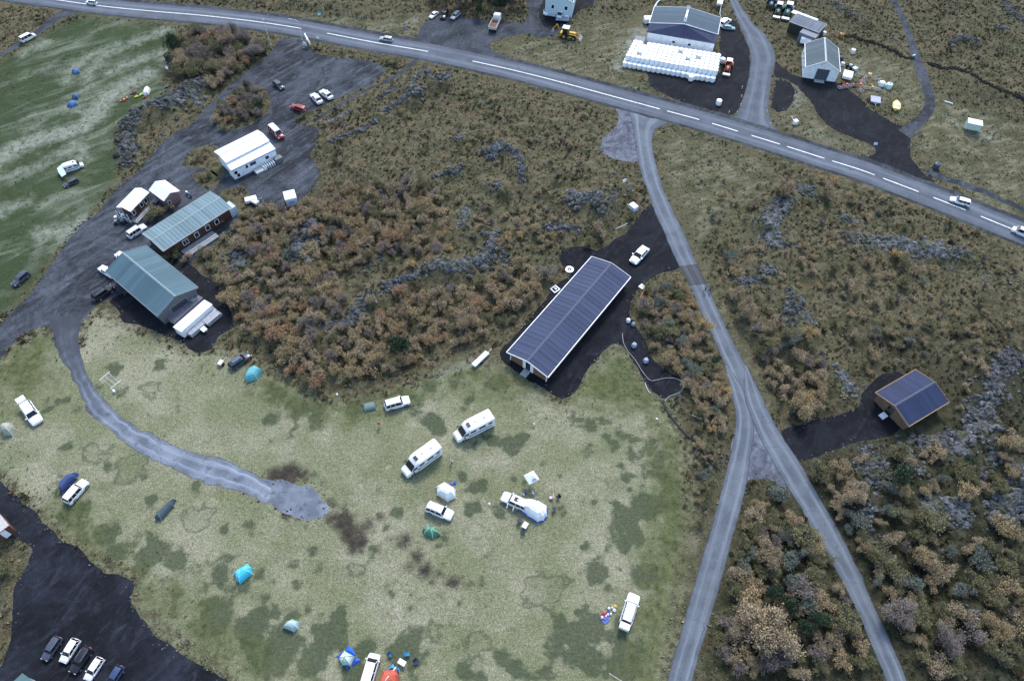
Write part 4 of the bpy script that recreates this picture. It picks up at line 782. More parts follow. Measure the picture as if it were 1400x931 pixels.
for j in range(ny_b + 1):
    for i in range(nx_b + 1):
        p = P00.lerp(P10, i / nx_b).lerp(P01.lerp(P11, i / nx_b), j / ny_b)
        for lay in range(2):
            if lay == 0 and 0 < j < ny_b - 1 and 0 < i < nx_b: continue
            if lay == 1 and (j == ny_b or R.random() < .02): continue
            if nb >= 296: continue
            o = link('silage_bale', R.choice(bms)); nb += 1
            o.location = (p.x + R.uniform(-.05, .05) + lay * .25, p.y + R.uniform(-.05, .05), lay * 1.2); o.rotation_euler = (R.uniform(-.03, .03), R.uniform(-.03, .03), R.uniform(0, 6))
            tag(o, lb[lay], 'silage bale', 'bales stacked by the big barn' + (', top layer' if lay else ', ground layer'))
for (x, y), lab in (((944,110), 'white bale pushed out of the front row of the stack, left one of three'), ((948,108), 'white bale pushed out of the front row of the stack, right one of three'), ((946,105), 'white bale pushed out of the front row of the stack, rear one of three'), ((982,143), 'lone white bale on the black yard near the junction'), ((1204,118), 'white bale right of the yellow farm machine'), ((987,86), 'white bale between the bale stack and the red tractor')):
    o = link('silage_bale', bms[0]); o.location = at(x, y); tag(o, lab, 'silage bale')
# ------------------------------------------------------------------ vehicles
def paint(col): return plain(col, .28, var=.06, scale=1.5, spec=.6)
P_WHITE, P_SILVER, P_DARK, P_BLUE, P_BLACK, P_RED = paint((.80,.81,.82)), paint((.42,.44,.46)), paint((.045,.05,.065)), paint((.035,.06,.13)), paint((.015,.016,.02)), paint((.24,.022,.02))
# per kind: length, half width, stations of body (x, belt z, half-width factor), cabin (x0 windshield base, x1 roof front, x2 roof rear, x3 rear base), roof z
KINDS = {
 'hatch': dict(L=4.05, w=.87, belt=.92, hood=.88, roof=1.47, cab=(1.05, .35, -1.55, -1.95), wb=(1.25, -1.25), wr=.31, tail=.95),
 'sedan': dict(L=4.6, w=.89, belt=.92, hood=.86, roof=1.43, cab=(1.05, .30, -1.05, -1.75), wb=(1.4, -1.35), wr=.32, tail=.92),
 'estate': dict(L=4.75, w=.90, belt=.94, hood=.88, roof=1.50, cab=(1.10, .40, -1.95, -2.28), wb=(1.45, -1.35), wr=.33, tail=.97),
 'suv': dict(L=4.75, w=.95, belt=1.08, hood=1.05, roof=1.80, cab=(1.05, .55, -1.95, -2.25), wb=(1.45, -1.35), wr=.38, tail=1.1),
 'pickup': dict(L=5.2, w=.93, belt=1.05, hood=1.05, roof=1.75, cab=(1.15, .65, -.55, -.75), wb=(1.65, -1.5), wr=.38, tail=1.02),
 'van': dict(L=5.0, w=.98, belt=1.15, hood=1.10, roof=1.98, cab=(1.75, .95, -2.3, -2.45), wb=(1.55, -1.5), wr=.34, tail=1.2),
}
_vm = {}
MEAS = {(38, 52): 22, (125, 3): 14, (528, 53): 19.5, (593, 20): 13.5, (608, 20): 13, (622, 21): 14, (749, 14): 13, (759, 17): 12, (766, 20): 13, (776, 18): 12, (991, 31): 17, (997, 38): 18, (381, 116): 15, (432, 134): 18, (446, 129): 19, (408, 148): 22, (378, 182): 22, (187, 316): 30, (146, 371): 24, (168, 352): 22, (141, 400): 34, (96, 249): 23, (28, 381): 29, (43, 565): 35, (104, 672): 43, (328, 493): 36, (543, 551): 38, (601, 698): 41, (704, 686): 41, (861, 833): 46, (506, 917): 52, (70, 886): 42, (95, 889): 42, (110, 902): 47, (128, 914): 41, (156, 925): 40, (874, 349): 30, (1313, 275): 31, (1398, 318): 32}   # measured lengths in the photo, px
def car_parts(kind, pt):
    """list of (name, mesh, parent index) cached per kind and paint"""
    key = (kind, pt.name)
    if key in _vm: return _vm[key]
    k = KINDS[kind]; L, w, bz, hz, rz_, (c0, c1, c2, c3), wr = k['L'], k['w'], k['belt'], k['hood'], k['roof'], k['cab'], k['wr']
    xf, xr = L / 2, -L / 2; out = []
    def sec(x, top, wf, zb=.22):
        W = w * wf
        return [(x, -W * .72, zb), (x, -W * .97, zb + .12), (x, -W, (zb + top) * .5), (x, -W * .95, top - .10), (x, -W * .80, top), (x, 0, top + .03), (x, W * .80, top), (x, W * .95, top - .10), (x, W, (zb + top) * .5), (x, W * .97, zb + .12), (x, W * .72, zb)]
    S = [sec(xf, hz - .28, .80, .34), sec(xf - .10, hz - .16, .90, .26), sec(xf - .4, hz - .06, .97), sec(xf - .85, hz, 1.), sec(c0 + .1, hz + .05, 1.), sec(c0 - .3, bz, 1.), sec((c0 + c3) / 2, bz, 1.), sec(c3 + .35, bz, 1.), sec(max(c3 - .1, xr + .25), k['tail'], .98), sec(xr + .10, k['tail'] - .03, .95, .26), sec(xr, k['tail'] - .2, .88, .34)]
    if kind == 'pickup':
        S = S[:6] + [sec(c3 - .05, bz, 1.), sec(xr + .06, 1.02, .99), sec(xr, .98, .96, .34)]
    out.append(('body', MB().loft(S).build('body', pt, mesh_only=True, smooth=True), -1))
    # greenhouse: glass body with painted roof skin and pillars
    gw, tw = w * .88, w * .70
    gr = lambda x, z, ww: (x, ww, z)
    zb = bz - .02; zt = rz_ - .06
    V = [(c0, -gw, zb), (c0, gw, zb), (c1, tw, zt), (c1, -tw, zt), (c3, -gw, zb), (c3, gw, zb), (c2, tw, zt), (c2, -tw, zt)]
    F = [(0, 1, 2, 3), (1, 5, 6, 2), (5, 4, 7, 6), (4, 0, 3, 7), (3, 2, 6, 7)]
    out.append(('window_glass', MB().add(V, F).build('window_glass', M['glass'], mesh_only=True), -1))
    r = MB(); r.loft([[(x, -yy, z), (x, -yy * .96, z + .05), (x, 0, z + .085), (x, yy * .96, z + .05), (x, yy, z), (x, 0, z - .02)] for x, z, yy in ((c1 + .08, zt - .03, tw * .93), (c1 - .1, zt, tw * 1.04), ((c1 + c2) / 2, zt + .03, tw * 1.07), (c2 + .1, zt, tw * 1.04), (c2 - .06, zt - .04, tw * .93))])
    for sy in (-1, 1):
        for a, b in (((c0, gw, zb), (c1, tw, zt)), ((c3, gw, zb), (c2, tw, zt)), (((c0 + c3) * .5 + .25, gw, zb), ((c1 + c2) * .5 + .2, tw, zt + .02)), ((c3 * .62, gw, zb), (c2 * .62, tw, zt + .02))):
            r.bar((a[0], sy * a[1] * 1.005, a[2]), (b[0], sy * b[1] * 1.01, b[2]), .05, 4, .045, False)
    out.append(('roof', r.build('roof', pt, mesh_only=True, smooth=True), -1))
    wh = MB().bar((0, -.11, 0), (0, .11, 0), wr, 14).build('wheel', M['tyre'], mesh_only=True)
    rim = MB().bar((0, -.125, 0), (0, .125, 0), wr * .62, 10).build('rim', M['rim'], mesh_only=True)
    for x in k['wb']:
        for sy in (-1, 1):
            out.append(('wheel', wh, -1, (x, sy * (w - .09), wr))); out.append(('rim', rim, len(out) - 1))
    hl = MB().box((0, 0, 0), (.12, .34, .16)).build('headlight', M['lamp_glass'], mesh_only=True)
    tl = MB().box((0, 0, 0), (.08, .18, .26)).build('tail_light', M['red_lamp'], mesh_only=True)
    for sy in (-1, 1):
        out.append(('headlight', hl, -1, (xf - .09, sy * w * .64, hz - .24))); out.append(('tail_light', tl, -1, (xr + .04, sy * w * .78, k['tail'] - .16)))
        mr = MB().box((0, 0, 0), (.16, .22, .14)).build('mirror', pt, mesh_only=True); out.append(('mirror', mr, -1, (c0 - .25, sy * (w + .06), zb + .06)))
    out.append(('number_plate', MB().box((0, 0, 0), (.03, .5, .11)).build('number_plate', M['white'], mesh_only=True), -1, (xr - .01, 0, .55)))
    if kind == 'pickup':
        out.append(('cargo_bed', MB().box(((xr + c3) / 2 - .02, 0, 1.055), (abs(xr - c3) - .25, w * 1.55, .03)).build('cargo_bed', M['rubber'], mesh_only=True), -1))
    _vm[key] = out; return out
def vehicle(kind, pt, px, py, dx, dy, label, cat='car', name=None, h=.6, scale=1.0, group=None, rails=False, sunroof=False):
    key = (round(px), round(py))
    if key in MEAS:
        ml = MEAS[key] * .93 / math.hypot(dx, dy); scale = min(1.1, max(.66, (at(px + dx * ml, py + dy * ml, h) - at(px, py, h)).length / KINDS[kind]['L']))
    p = at(px, py, h); r = empty(name or {'van': 'van', 'pickup': 'pickup_truck', 'suv': 'parked_suv'}.get(kind, 'parked_car'), (p.x, p.y, 0), head(dx, dy, px, py, h), label, cat, group)
    z = height([(p.x, p.y)])[0]; r.location.z = z; r.scale = (scale,) * 3
    objs = []
    for q in car_parts(kind, pt):
        o = link(q[0], q[1], None, r if q[2] < 0 else objs[q[2]]); objs.append(o)
        if len(q) > 3: o.location = q[3]
    k = KINDS[kind]
    if rails:
        for sy in (-1, 1): MB().bar((k['cab'][1] - .3, sy * k['w'] * .62, k['roof'] + .07), (k['cab'][2] + .3, sy * k['w'] * .62, k['roof'] + .07), .03).build('roof_rail', M['steel'] , r)
    if sunroof: MB().box((.1 + (k['cab'][1] + k['cab'][2]) / 4, 0, k['roof'] + .035), (.7, .75, .02)).build('sunroof', M['glass'], r)
    return r
V_ = vehicle
V_('van', P_WHITE, 38,51.5, 18,-9, 'white van on the dirt track in the upper left corner', 'van')
V_('suv', P_WHITE, 125,3, -14,-2, 'white car at the top left edge of the main road', rails=False)
V_('estate', P_SILVER, 528,53, -19,-3, 'silver-white car driving on the main road above the gravel lot', scale=1.0)
V_('sedan', P_WHITE, 593,20, -9,7, 'white saloon, leftmost of the three cars under the dark trees')
V_('suv', P_BLACK, 607.5,20, -5,9, 'black off-roader with pale bonnet between two light cars under the trees')
V_('estate', P_SILVER, 622.5,21, -8,7, 'silver estate, rightmost of the three cars under the trees', rails=True)
V_('van', P_WHITE, 749,14.5, -6,9, 'white van parked at the left corner of the pale farmhouse', 'van', scale=.92)
V_('hatch', P_SILVER, 759,17, -6,9, 'grey hatchback parked between two white vans by the farmhouse')
V_('van', P_WHITE, 766.5,19.5, -5,9, 'white van in the middle of the farmhouse row', 'van', scale=.9)
V_('hatch', P_WHITE, 776,18.5, -5,9, 'white hatchback, rightmost in the farmhouse row')
V_('hatch', P_WHITE, 991,31, 12,-9, 'white hatchback parked at the right side of the big barn')
V_('estate', paint((.20,.36,.42)), 997,37.5, 16,2, 'pale teal estate car parked beside the big barn', rails=True)
V_('hatch', P_DARK, 381,116.5, 9,7, 'small dark blue car alone on the upper gravel lot')
V_('sedan', P_WHITE, 432.5,134.5, -12,-13, 'white saloon, left one of the pair on the upper gravel lot')
V_('sedan', P_WHITE, 446,129, -13,-10, 'white saloon, right one of the pair on the upper gravel lot')
V_('estate', P_RED, 408,147.5, -18,-6, 'dark red estate car half hidden by a bush at the gravel lot')
V_('van', P_RED, 378,182, 13,13, 'red van with white roof beside the white house', 'van', scale=.85)
for _o in C.objects:
    if _o.get('label', '').startswith('red van'):
        for _c in _o.children:
            if _c.name.startswith('roof'): _c.data.materials[0] = paint((.70, .62, .62))
V_('suv', P_WHITE, 187,316, 20,-13, 'white off-road car parked between the cottage and the pale green roof', rails=True)
V_('pickup', P_WHITE, 146,371, -14,-9, 'white pickup poking out at the left corner of the teal barn')
V_('suv', P_WHITE, 168,352, -14,-10, 'white car mostly hidden behind the ridge end of the teal barn')
V_('suv', P_BLACK, 141,400.5, 22,-15, 'black off-road car on the gravel left of the teal barn', rails=True)
V_('estate', P_DARK, 96,249, -20,10, 'dark blue car on the green meadow below the white motorhome', rails=True)
V_('suv', paint((.05,.06,.09)), 28,381, -15,13, 'dark blue-grey car at the meadow edge near the left border', scale=1.)
V_('estate', P_WHITE, 43,565, 11,16, 'white estate car with open tailgate near the beige round tent')
V_('suv', P_WHITE, 104,672, 14,-16, 'white off-road car standing beside the dark blue tent')
V_('estate', P_DARK, 328,493, 17,-12, 'dark estate car with roof box beside the turquoise tent', rails=True)
V_('suv', P_WHITE, 543,551, 32,-9, 'white off-road car beside the flat grey-green tent', rails=True)
V_('suv', P_WHITE, 601,698.5, 17,7, 'white car between the white hexagonal tent and the green tent', rails=True)
V_('suv', P_WHITE, 704,685.5, -20,-9, 'white car with open doors joined to the large white awning tent', sunroof=True)
r = V_('suv', P_WHITE, 861,833, 7,-22, 'white van with raised rear box beside the picnic things', 'van', 'van', scale=1.0, rails=True)
MB().box((-2.75, 0, 1.15), (.9, 1.5, .9)).build('rear_box', M['white'], r, .05)
r = V_('van', P_WHITE, 506,917, 5,-17, 'white van cut by the bottom edge between two coloured tents', 'van')
V_('suv', paint((.06,.07,.10)), 70.5,886, -13,19, 'dark grey car, leftmost of the five at the bottom left', rails=True)
V_('hatch', P_WHITE, 95,889, -12,19, 'white hatchback, second from the left in the bottom left row')
V_('suv', P_BLACK, 110.5,902, -13,19, 'black car with glass sunroof in the bottom left row', rails=True, sunroof=True)
V_('hatch', P_WHITE, 128,914, -12,18, 'white hatchback, fourth from the left in the bottom left row')
V_('hatch', P_BLUE, 156,925, -12,19, 'dark blue car, rightmost of the bottom left row')
V_('sedan', P_WHITE, 874,349, -10,11, 'white saloon on the black gravel above the long slate-blue roof', sunroof=True)
V_('estate', P_WHITE, 1313,275, -28,-8, 'white car driving on the main road at the right')
V_('van', P_WHITE, 1398,318, -24,-10, 'white van leaving the view at the right edge of the main road', 'van')
# open tailgate of the estate at the left
g = V_  
def loose(root_label): return [o for o in C.objects if o.get('label', '').startswith(root_label)][0]
r = loose('white estate car with open'); MB().box((-2.5, 0, 1.75), (.9, 1.3, .05), 0, (0, .35)).build('tailgate', P_WHITE, r)
r = loose('white car with open doors')
for xx in (.75, -.35): MB().box((xx, 1.35, .9), (.06, .85, .75), .15).build('open_door', P_WHITE, r)
r = loose('dark estate car with roof'); MB().box((-.6, -.1, 1.72), (1.9, .75, .3)).build('roof_box', paint((.10,.13,.2)), r, .08)

# motorhomes
def motorhome(px, py, dx, dy, label, L=7.0, sc_=1.0):
    p = at(px, py, 1.2); r = empty('motorhome', (p.x, p.y, 0), head(dx, dy, px, py, 1.2), label, 'motorhome'); w = 1.1
    def sec(x, zt, ww, zb=.35, rr=.12): return [(x, -ww, zb), (x, -ww, zt - rr), (x, -ww + rr, zt), (x, ww - rr, zt), (x, ww, zt - rr), (x, ww, zb)]
    MB().loft([sec(L / 2, .95, .82), sec(L / 2 - .15, 1.15, .92), sec(L / 2 - .9, 1.3, .98), sec(L / 2 - 1.05, 1.35, 1.0)]).build('bonnet', P_WHITE, r, smooth=True)
    MB().loft([sec(L / 2 - 1.0, 1.4, 1.0), sec(L / 2 - 1.75, 2.35, .98), sec(L / 2 - 2.2, 2.75, 1.05), sec(L / 2 - 2.7, 2.85, w), sec(-L / 2 + .2, 2.85, w), sec(-L / 2, 2.7, w - .05)]).build('body', P_WHITE, r, smooth=True)
    MB().add([(L / 2 - .96, -.88, 1.45), (L / 2 - .96, .88, 1.45), (L / 2 - 1.68, .84, 2.36), (L / 2 - 1.68, -.84, 2.36)], [(0, 1, 2, 3)]).build('windshield', M['glass'], r)
    MB().box((L / 2 - 2.55, 0, 2.88), (.55, .85, .07)).build('skylight', M['glass'], r); MB().box((-.3, .0, 2.87), (.4, .4, .06)).build('roof_hatch', plain((.4,.5,.55), .3), r); MB().box((-L / 2 + 1.5, .1, 2.87), (.3, .3, .08)).build('roof_vent', plain((.25,.35,.55), .4), r)
    for sy in (-1, 1):
        MB().box((L / 2 - 1.75, sy * 1.02, 1.75), (.9, .03, .5)).build('cab_window', M['glass'], r)
        for xx, ww in ((.6, 1.0), (-1.1, 1.2), (-2.6, .7)): MB().box((xx, sy * (w + .01), 1.95), (ww, .03, .5)).build('side_window', M['glass'], r)
        MB().box((-.7, sy * (w + .012), 1.05), (L - 2.6, .02, .28)).build('stripe', plain((.12,.25,.38), .4), r)
        MB().box((L / 2 - 1.2, sy * 1.22, 1.6), (.14, .26, .34)).build('mirror', M['rubber'], r)
        MB().box((L / 2 - .08, sy * .68, .9), (.12, .3, .2)).build('headlight', M['lamp_glass'], r); MB().box((-L / 2 - .01, sy * .9, 1.0), (.05, .12, .5)).build('tail_light', M['red_lamp'], r)
        for xx in (L / 2 - 1.15, -L / 2 + 1.6):
            o = MB().bar((xx, sy * (w - .22), .36), (xx, sy * (w - .02), .36), .36, 14).build('wheel', M['tyre'], r); MB().bar((xx, sy * (w - .05), .36), (xx, sy * (w - .0), .36), .2, 10).build('rim', M['rim'], o)
    MB().tube([(1.2, 1.15, 2.72), (-2.6, 1.15, 2.72)], .08).build('awning_roll', plain((.5,.55,.58), .5), r)
    r.location.z = height([(p.x, p.y)])[0]; r.scale = (sc_,) * 3
    return r
motorhome(576,628, -47,34, 'white motorhome with dark windscreen, left one of the two on the field')
motorhome(647.5,584, -55,28, 'white motorhome, right one of the two, nearer the slate-blue roof')
r = motorhome(99,225, 19,-6, 'white motorhome with spread rear awning on the green meadow', 6.2, .62)
MB().add([(-3.1, 1.1, 2.55), (-3.1, -1.1, 2.55), (-5.1, -1.3, 1.6), (-5.1, 1.2, 1.6)], [(0, 1, 2, 3)]).add([(-3.0, -1.1, 2.5), (-5.1, -1.2, 1.7), (-4.6, -3.9, 1.3), (-2.9, -3.7, 1.7)], [(0, 1, 2, 3)]).build('awning', plain((.72,.84,.87), .6), r)

# dump truck
p = at(677, 31, 1.2); r = empty('dump_truck', (p.x, p.y, 0), head(9, -19, 677, 31, 1.2), 'white dump truck with empty rusty tipper bed on the gravel lot', 'truck'); r.scale = (.84,) * 3
MB().box((2.6, 0, 1.9), (1.9, 2.3, 1.8), 0, None, .94).build('cab', P_WHITE, r, .08, True); MB().box((2.5, 0, 2.83), (1.6, 2.0, .12)).build('cab_roof', P_WHITE, r, .04)
MB().box((3.57, 0, 2.15), (.05, 1.9, .75)).build('windshield', M['glass'], r); MB().box((-.5, 0, .85), (7.0, .9, .3)).build('chassis', M['rubber'], r)
rust = plain((.20,.105,.075), .85, scale=1.5, var=.4)
MB().box((-1.2, 0, 1.15), (4.9, 2.3, .12)).build('tipper_floor', rust, r)
cream = plain((.62,.56,.48), .6, dirt=(.25,.15,.1))
for sy in (-1, 1): MB().box((-1.2, sy * 1.2, 1.6), (4.9, .1, .95)).build('tipper_side', cream, r)
MB().box((1.22, 0, 1.7), (.1, 2.3, 1.2)).build('headboard', cream, r); MB().box((-3.66, 0, 1.55), (.08, 2.3, .85)).build('tailgate', cream, r)
for k in range(5): MB().box((-3.72, -1 + k * .5, 1.55), (.07, .1, .85)).build('tailgate_rib', cream, r)
for x in (2.5, -1.7, -2.9):
    for sy in (-1, 1): o = MB().bar((x, sy * .85, .52), (x, sy * 1.2, .52), .52, 14).build('wheel', M['tyre'], r); MB().bar((x, sy * 1.18, .52), (x, sy * 1.22, .52), .28, 10).build('rim', M['rim'], o)
for sy in (-1, 1): MB().box((3.3, sy * 1.35, 2.1), (.12, .2, .5)).build('mirror', M['rubber'], r); MB().box((3.58, sy * .85, 1.2), (.06, .35, .22)).build('headlight', M['lamp_glass'], r)

def tractor(px, py, dx, dy, col, label, roofcol, loader=False, sc_=1.0, implement=None):
    p = at(px, py, 1.); r = empty('tractor', (p.x, p.y, 0), head(dx, dy, px, py, 1.), label, 'tractor'); r.scale = (sc_,) * 3
    pt = plain(col, .4, var=.15)
    MB().loft([[(x, -w, 1.0), (x, -w, zt - .1), (x, -w * .7, zt), (x, w * .7, zt), (x, w, zt - .1), (x, w, 1.0)] for x, w, zt in ((.3, .38, 1.85), (1.2, .36, 1.78), (1.9, .32, 1.62), (2.1, .26, 1.5))]).build('bonnet', pt, r, smooth=True)
    MB().box((.9, 0, .85), (2.3, .5, .45)).build('chassis', M['rubber'], r)
    MB().box((-.55, 0, 1.9), (1.5, 1.5, 1.35), 0, None, .9).build('cab_glass', M['glass'], r); MB().box((-.55, 0, 2.66), (1.65, 1.55, .16)).build('cab_roof', plain(roofcol, .4), r, .05)
    for x in (-1.25, .12):
        for sy in (-1, 1): MB().bar((x, sy * .72, 1.25), (x, sy * .68, 2.6), .05, 4).build('cab_pillar', pt, r)
    for sy in (-1, 1):
        o = MB().bar((-.9, sy * .7, .85), (-.9, sy * 1.2, .85), .85, 16).build('rear_wheel', M['tyre'], r); MB().bar((-.9, sy * 1.12, .85), (-.9, sy * 1.22, .85), .42, 12).build('rim', pt, o)
        o = MB().bar((1.55, sy * .7, .58), (1.55, sy * 1.08, .58), .58, 14).build('front_wheel', M['tyre'], r); MB().bar((1.55, sy * 1.02, .58), (1.55, sy * 1.1, .58), .28, 10).build('rim', pt, o)
        MB().loft([[(x, sy * .62, z), (x, sy * 1.22, z), (x, sy * 1.22, z + .06), (x, sy * .62, z + .06)] for x, z in ((-1.7, 1.35), (-1.3, 1.72), (-.6, 1.75), (-.1, 1.45))]).build('mudguard', pt, r)
    MB().bar((.9, .45, 1.6), (.9, .45, 2.6), .05).build('exhaust', M['steel'], r)
    if loader:
        for sy in (-1, 1): MB().tube([(.2, sy * .6, 1.5), (1.6, sy * .6, 1.7), (2.7, sy * .6, .8)], .09).build('loader_arm', pt, r)
        MB().box((3.0, 0, .45), (.7, 1.9, .6), 0, (0, .3)).build('bucket', M['steel'], r)
    return r
tractor(1055,4, -3,13, (.06,.13,.24), 'blue tractor, leftmost of three behind the machine shed', (.75,.82,.85))
tractor(1064,14, -3,13, (.07,.13,.10), 'dark green tractor in the middle of three, pinkish white roof', (.82,.74,.80), True)
tractor(1077,15.5, -4,13, (.10,.20,.17), 'green tractor, rightmost of three, with loader frame raised behind', (.85,.83,.88), True, 1.1)
tractor(995.5,91, -3,14, (.42,.09,.04), 'orange-red tractor with pale roof standing right of the bale stack', (.75,.73,.73), True, .95)
# backhoe loader
p = at(777, 47, 1.); r = empty('backhoe_loader', (p.x, p.y, 0), head(26, 5, 777, 47, 1.), 'yellow backhoe loader with white cab roof on the grass by the farmhouse', 'digger')
yel = plain((.58,.33,.03), .45, var=.2)
MB().box((1.1, 0, 1.3), (2.0, .9, .8), 0, None, .85).build('bonnet', yel, r, .05); MB().box((.2, 0, .85), (4.2, .9, .4)).build('chassis', M['rubber'], r)
MB().box((-.7, 0, 1.95), (1.5, 1.45, 1.5), 0, None, .9).build('cab_glass', M['glass'], r); MB().box((-.7, 0, 2.8), (1.8, 1.7, .16)).build('cab_roof', plain((.85,.83,.75), .4), r, .04)
for x in (-1.42, .02):
    for sy in (-1, 1): MB().bar((x, sy * .73, 1.2), (x, sy * .66, 2.72), .06, 4).build('cab_pillar', yel, r)
for sy in (-1, 1):
    o = MB().bar((-.9, sy * .75, .72), (-.9, sy * 1.18, .72), .72, 16).build('rear_wheel', M['tyre'], r); MB().bar((-.9, sy * 1.15, .72), (-.9, sy * 1.21, .72), .36, 12).build('rim', yel, o)
    o = MB().bar((1.6, sy * .75, .52), (1.6, sy * 1.1, .52), .52, 14).build('front_wheel', M['tyre'], r); MB().bar((1.6, sy * 1.08, .52), (1.6, sy * 1.13, .52), .25, 10).build('rim', yel, o)
    MB().tube([(.3, sy * .7, 1.3), (2.0, sy * .7, 1.3), (2.9, sy * .7, .6)], .1).build('loader_arm', yel, r)
MB().loft([[(3.0, y, .2), (3.6, y, .1), (3.7, y, .18), (3.1, y, .9), (2.95, y, .8)] for y in (-1.15, 1.15)]).build('front_bucket', plain((.32,.31,.30), .6), r)
MB().box((-1.9, 0, .9), (.5, 1.3, .9)).build('backhoe_frame', yel, r); MB().tube([(-2.1, 0, 1.2), (-3.2, .1, 3.1)], .17, 4).build('backhoe_boom', yel, r)
MB().tube([(-3.2, .1, 3.1), (-4.3, .15, 1.5)], .14, 4).build('dipper_arm', yel, r); MB().loft([[(-4.4, y, 1.6), (-4.0, y, 1.0), (-4.4, y, .6), (-4.75, y, .9)] for y in (-.15, .45)]).build('backhoe_bucket', plain((.32,.31,.30), .6), r)
# white box trailer, caravan bits, flat trailers
def trailer(px, py, dx, dy, L, W, H, label, mat, cat='trailer', name='box_trailer', lid=None):
    p = at(px, py, H * .7); r = empty(name, (p.x, p.y, 0), head(dx, dy, px, py, H * .7), label, cat)
    MB().box((0, 0, .45 + (H - .45) / 2), (L, W, H - .45)).build('body', mat, r, .06); MB().box((0, 0, H + .03), (L * .96, W * .96, .06)).build('lid', lid or mat, r)
    for sy in (-1, 1): MB().bar((-.1 * L, sy * (W / 2 + .02), .32), (-.1 * L, sy * (W / 2 + .2), .32), .32, 12).build('wheel', M['tyre'], r)
    MB().bar((L / 2, 0, .45), (L / 2 + 1.1, 0, .45), .05).build('drawbar', M['steel'], r)
    MB().box((L / 2 + .02, 0, H * .65), (.04, W * .5, H * .25)).build('window', plain((.35,.55,.75), .3), r); return r
trailer(397,270, 4,14, 2.7, 2.4, 2.4, 'tall white box trailer on the grey gravel turnaround', plain((.74,.84,.90), .4), lid=M['white'])
trailer(343,273, 12,-3, 2.4, 1.3, 1.1, 'low white trailer, left of the pair at the gravel edge', M['white'])
trailer(348,276, 10,5, 2.0, 1.0, 1.0, 'small cream trailer touching the low white trailer', plain((.80,.74,.66), .5))
trailer(769,27, 14,1, 3.6, 1.7, .65, 'grey flat trailer across the farmhouse row of vans', plain((.30,.32,.34), .6), name='flat_trailer')
trailer(1159,103, 3,-12, 3.0, 2.3, 1.1, 'flat white trailer at the right corner of the white barn', M['white'], name='flat_trailer')
trailer(984,5, -2,7, 2.2, 1.5, 1.5, 'white trailer box at the top beside the farm road', plain((.75,.80,.74), .5))
trailer(887,27, 8,0, 2.6, 2.0, 1.6, 'white covered trailer against the left wall of the big barn', plain((.74,.72,.78), .5))
trailer(1102,54, 12,2, 2.6, 2.0, 1.8, 'white trailer between the machine shed and the white barn', plain((.80,.84,.9), .5))
trailer(1197,137, 0,8, 2.6, 2.4, .6, 'grey two-bay trailer frame below the farm machinery', plain((.35,.37,.45), .6), name='flat_trailer')
trailer(866,283, -6,-5, 1.7, 1.3, 1.5, 'small white and blue trailer beside the side road', plain((.72,.80,.9), .4))
trailer(657,491, 20,-19, 3.9, .95, .7, 'long narrow white trailer on the grass left of the slate-blue roof', plain((.72,.78,.74), .5), name='boat_trailer')
trailer(302,496, 5,-6, 1.1, .8, .7, 'small beige and white camping trailer beside the dark estate car', plain((.75,.62,.5), .5))
# farm machinery: hay rakes with spoked wheels
def rake(px, py, label, col, n=4, sc_=1.0, rz=0):
    p = at(px, py, .5); r = empty('hay_rake', (p.x, p.y, 0), rz, label, 'farm machine'); r.scale = (sc_,) * 3; pt = plain(col, .5, var=.2)
    MB().tube([(-2.2, 0, .7), (2.2, 0, .7)], .09).tube([(0, 0, .7), (0, 2.0, .5)], .09).build('frame', pt, r)
    MB().box((0, 0, .85), (.7, .5, .35)).build('gearbox', pt, r)
    for i in range(n):
        x = -2 + 4 * i / (n - 1); c = Vector((x, -.3, .75)); m = MB()
        for a in range(8):
            t = a * PI / 4; m.bar(c, c + Vector((math.cos(t) * .85, math.sin(t) * .85, -.25)), .035, 4)
            t2 = t + PI / 4; m.bar(c + Vector((math.cos(t) * .7, math.sin(t) * .7, -.2)), c + Vector((math.cos(t2) * .7, math.sin(t2) * .7, -.2)), .025, 4)
        m.build('rotor', plain((.45,.42,.44), .5), r)
    for sy in (-1, 1): MB().bar((sy * .6, 1.2, .3), (sy * .6 + .18, 1.2, .3), .3, 12).build('wheel', M['tyre'], r)
    return r
rake(1157,117, 'red hay tedder with pale rotors nearest the white barn', (.50,.07,.03), 4, .95, .3)
rake(1176,117, 'red and orange hay rake in the middle of the machinery row', (.52,.10,.04), 3, 1., 1.2)
rake(1193,120, 'yellow hay machine with black parts right of the red rake', (.55,.42,.12), 4, .8, -.2)
rake(1181,107, 'small pinkish rake lying behind the red machinery', (.45,.15,.12), 3, .6, .8)
p = at(1149.5, 53, .5)
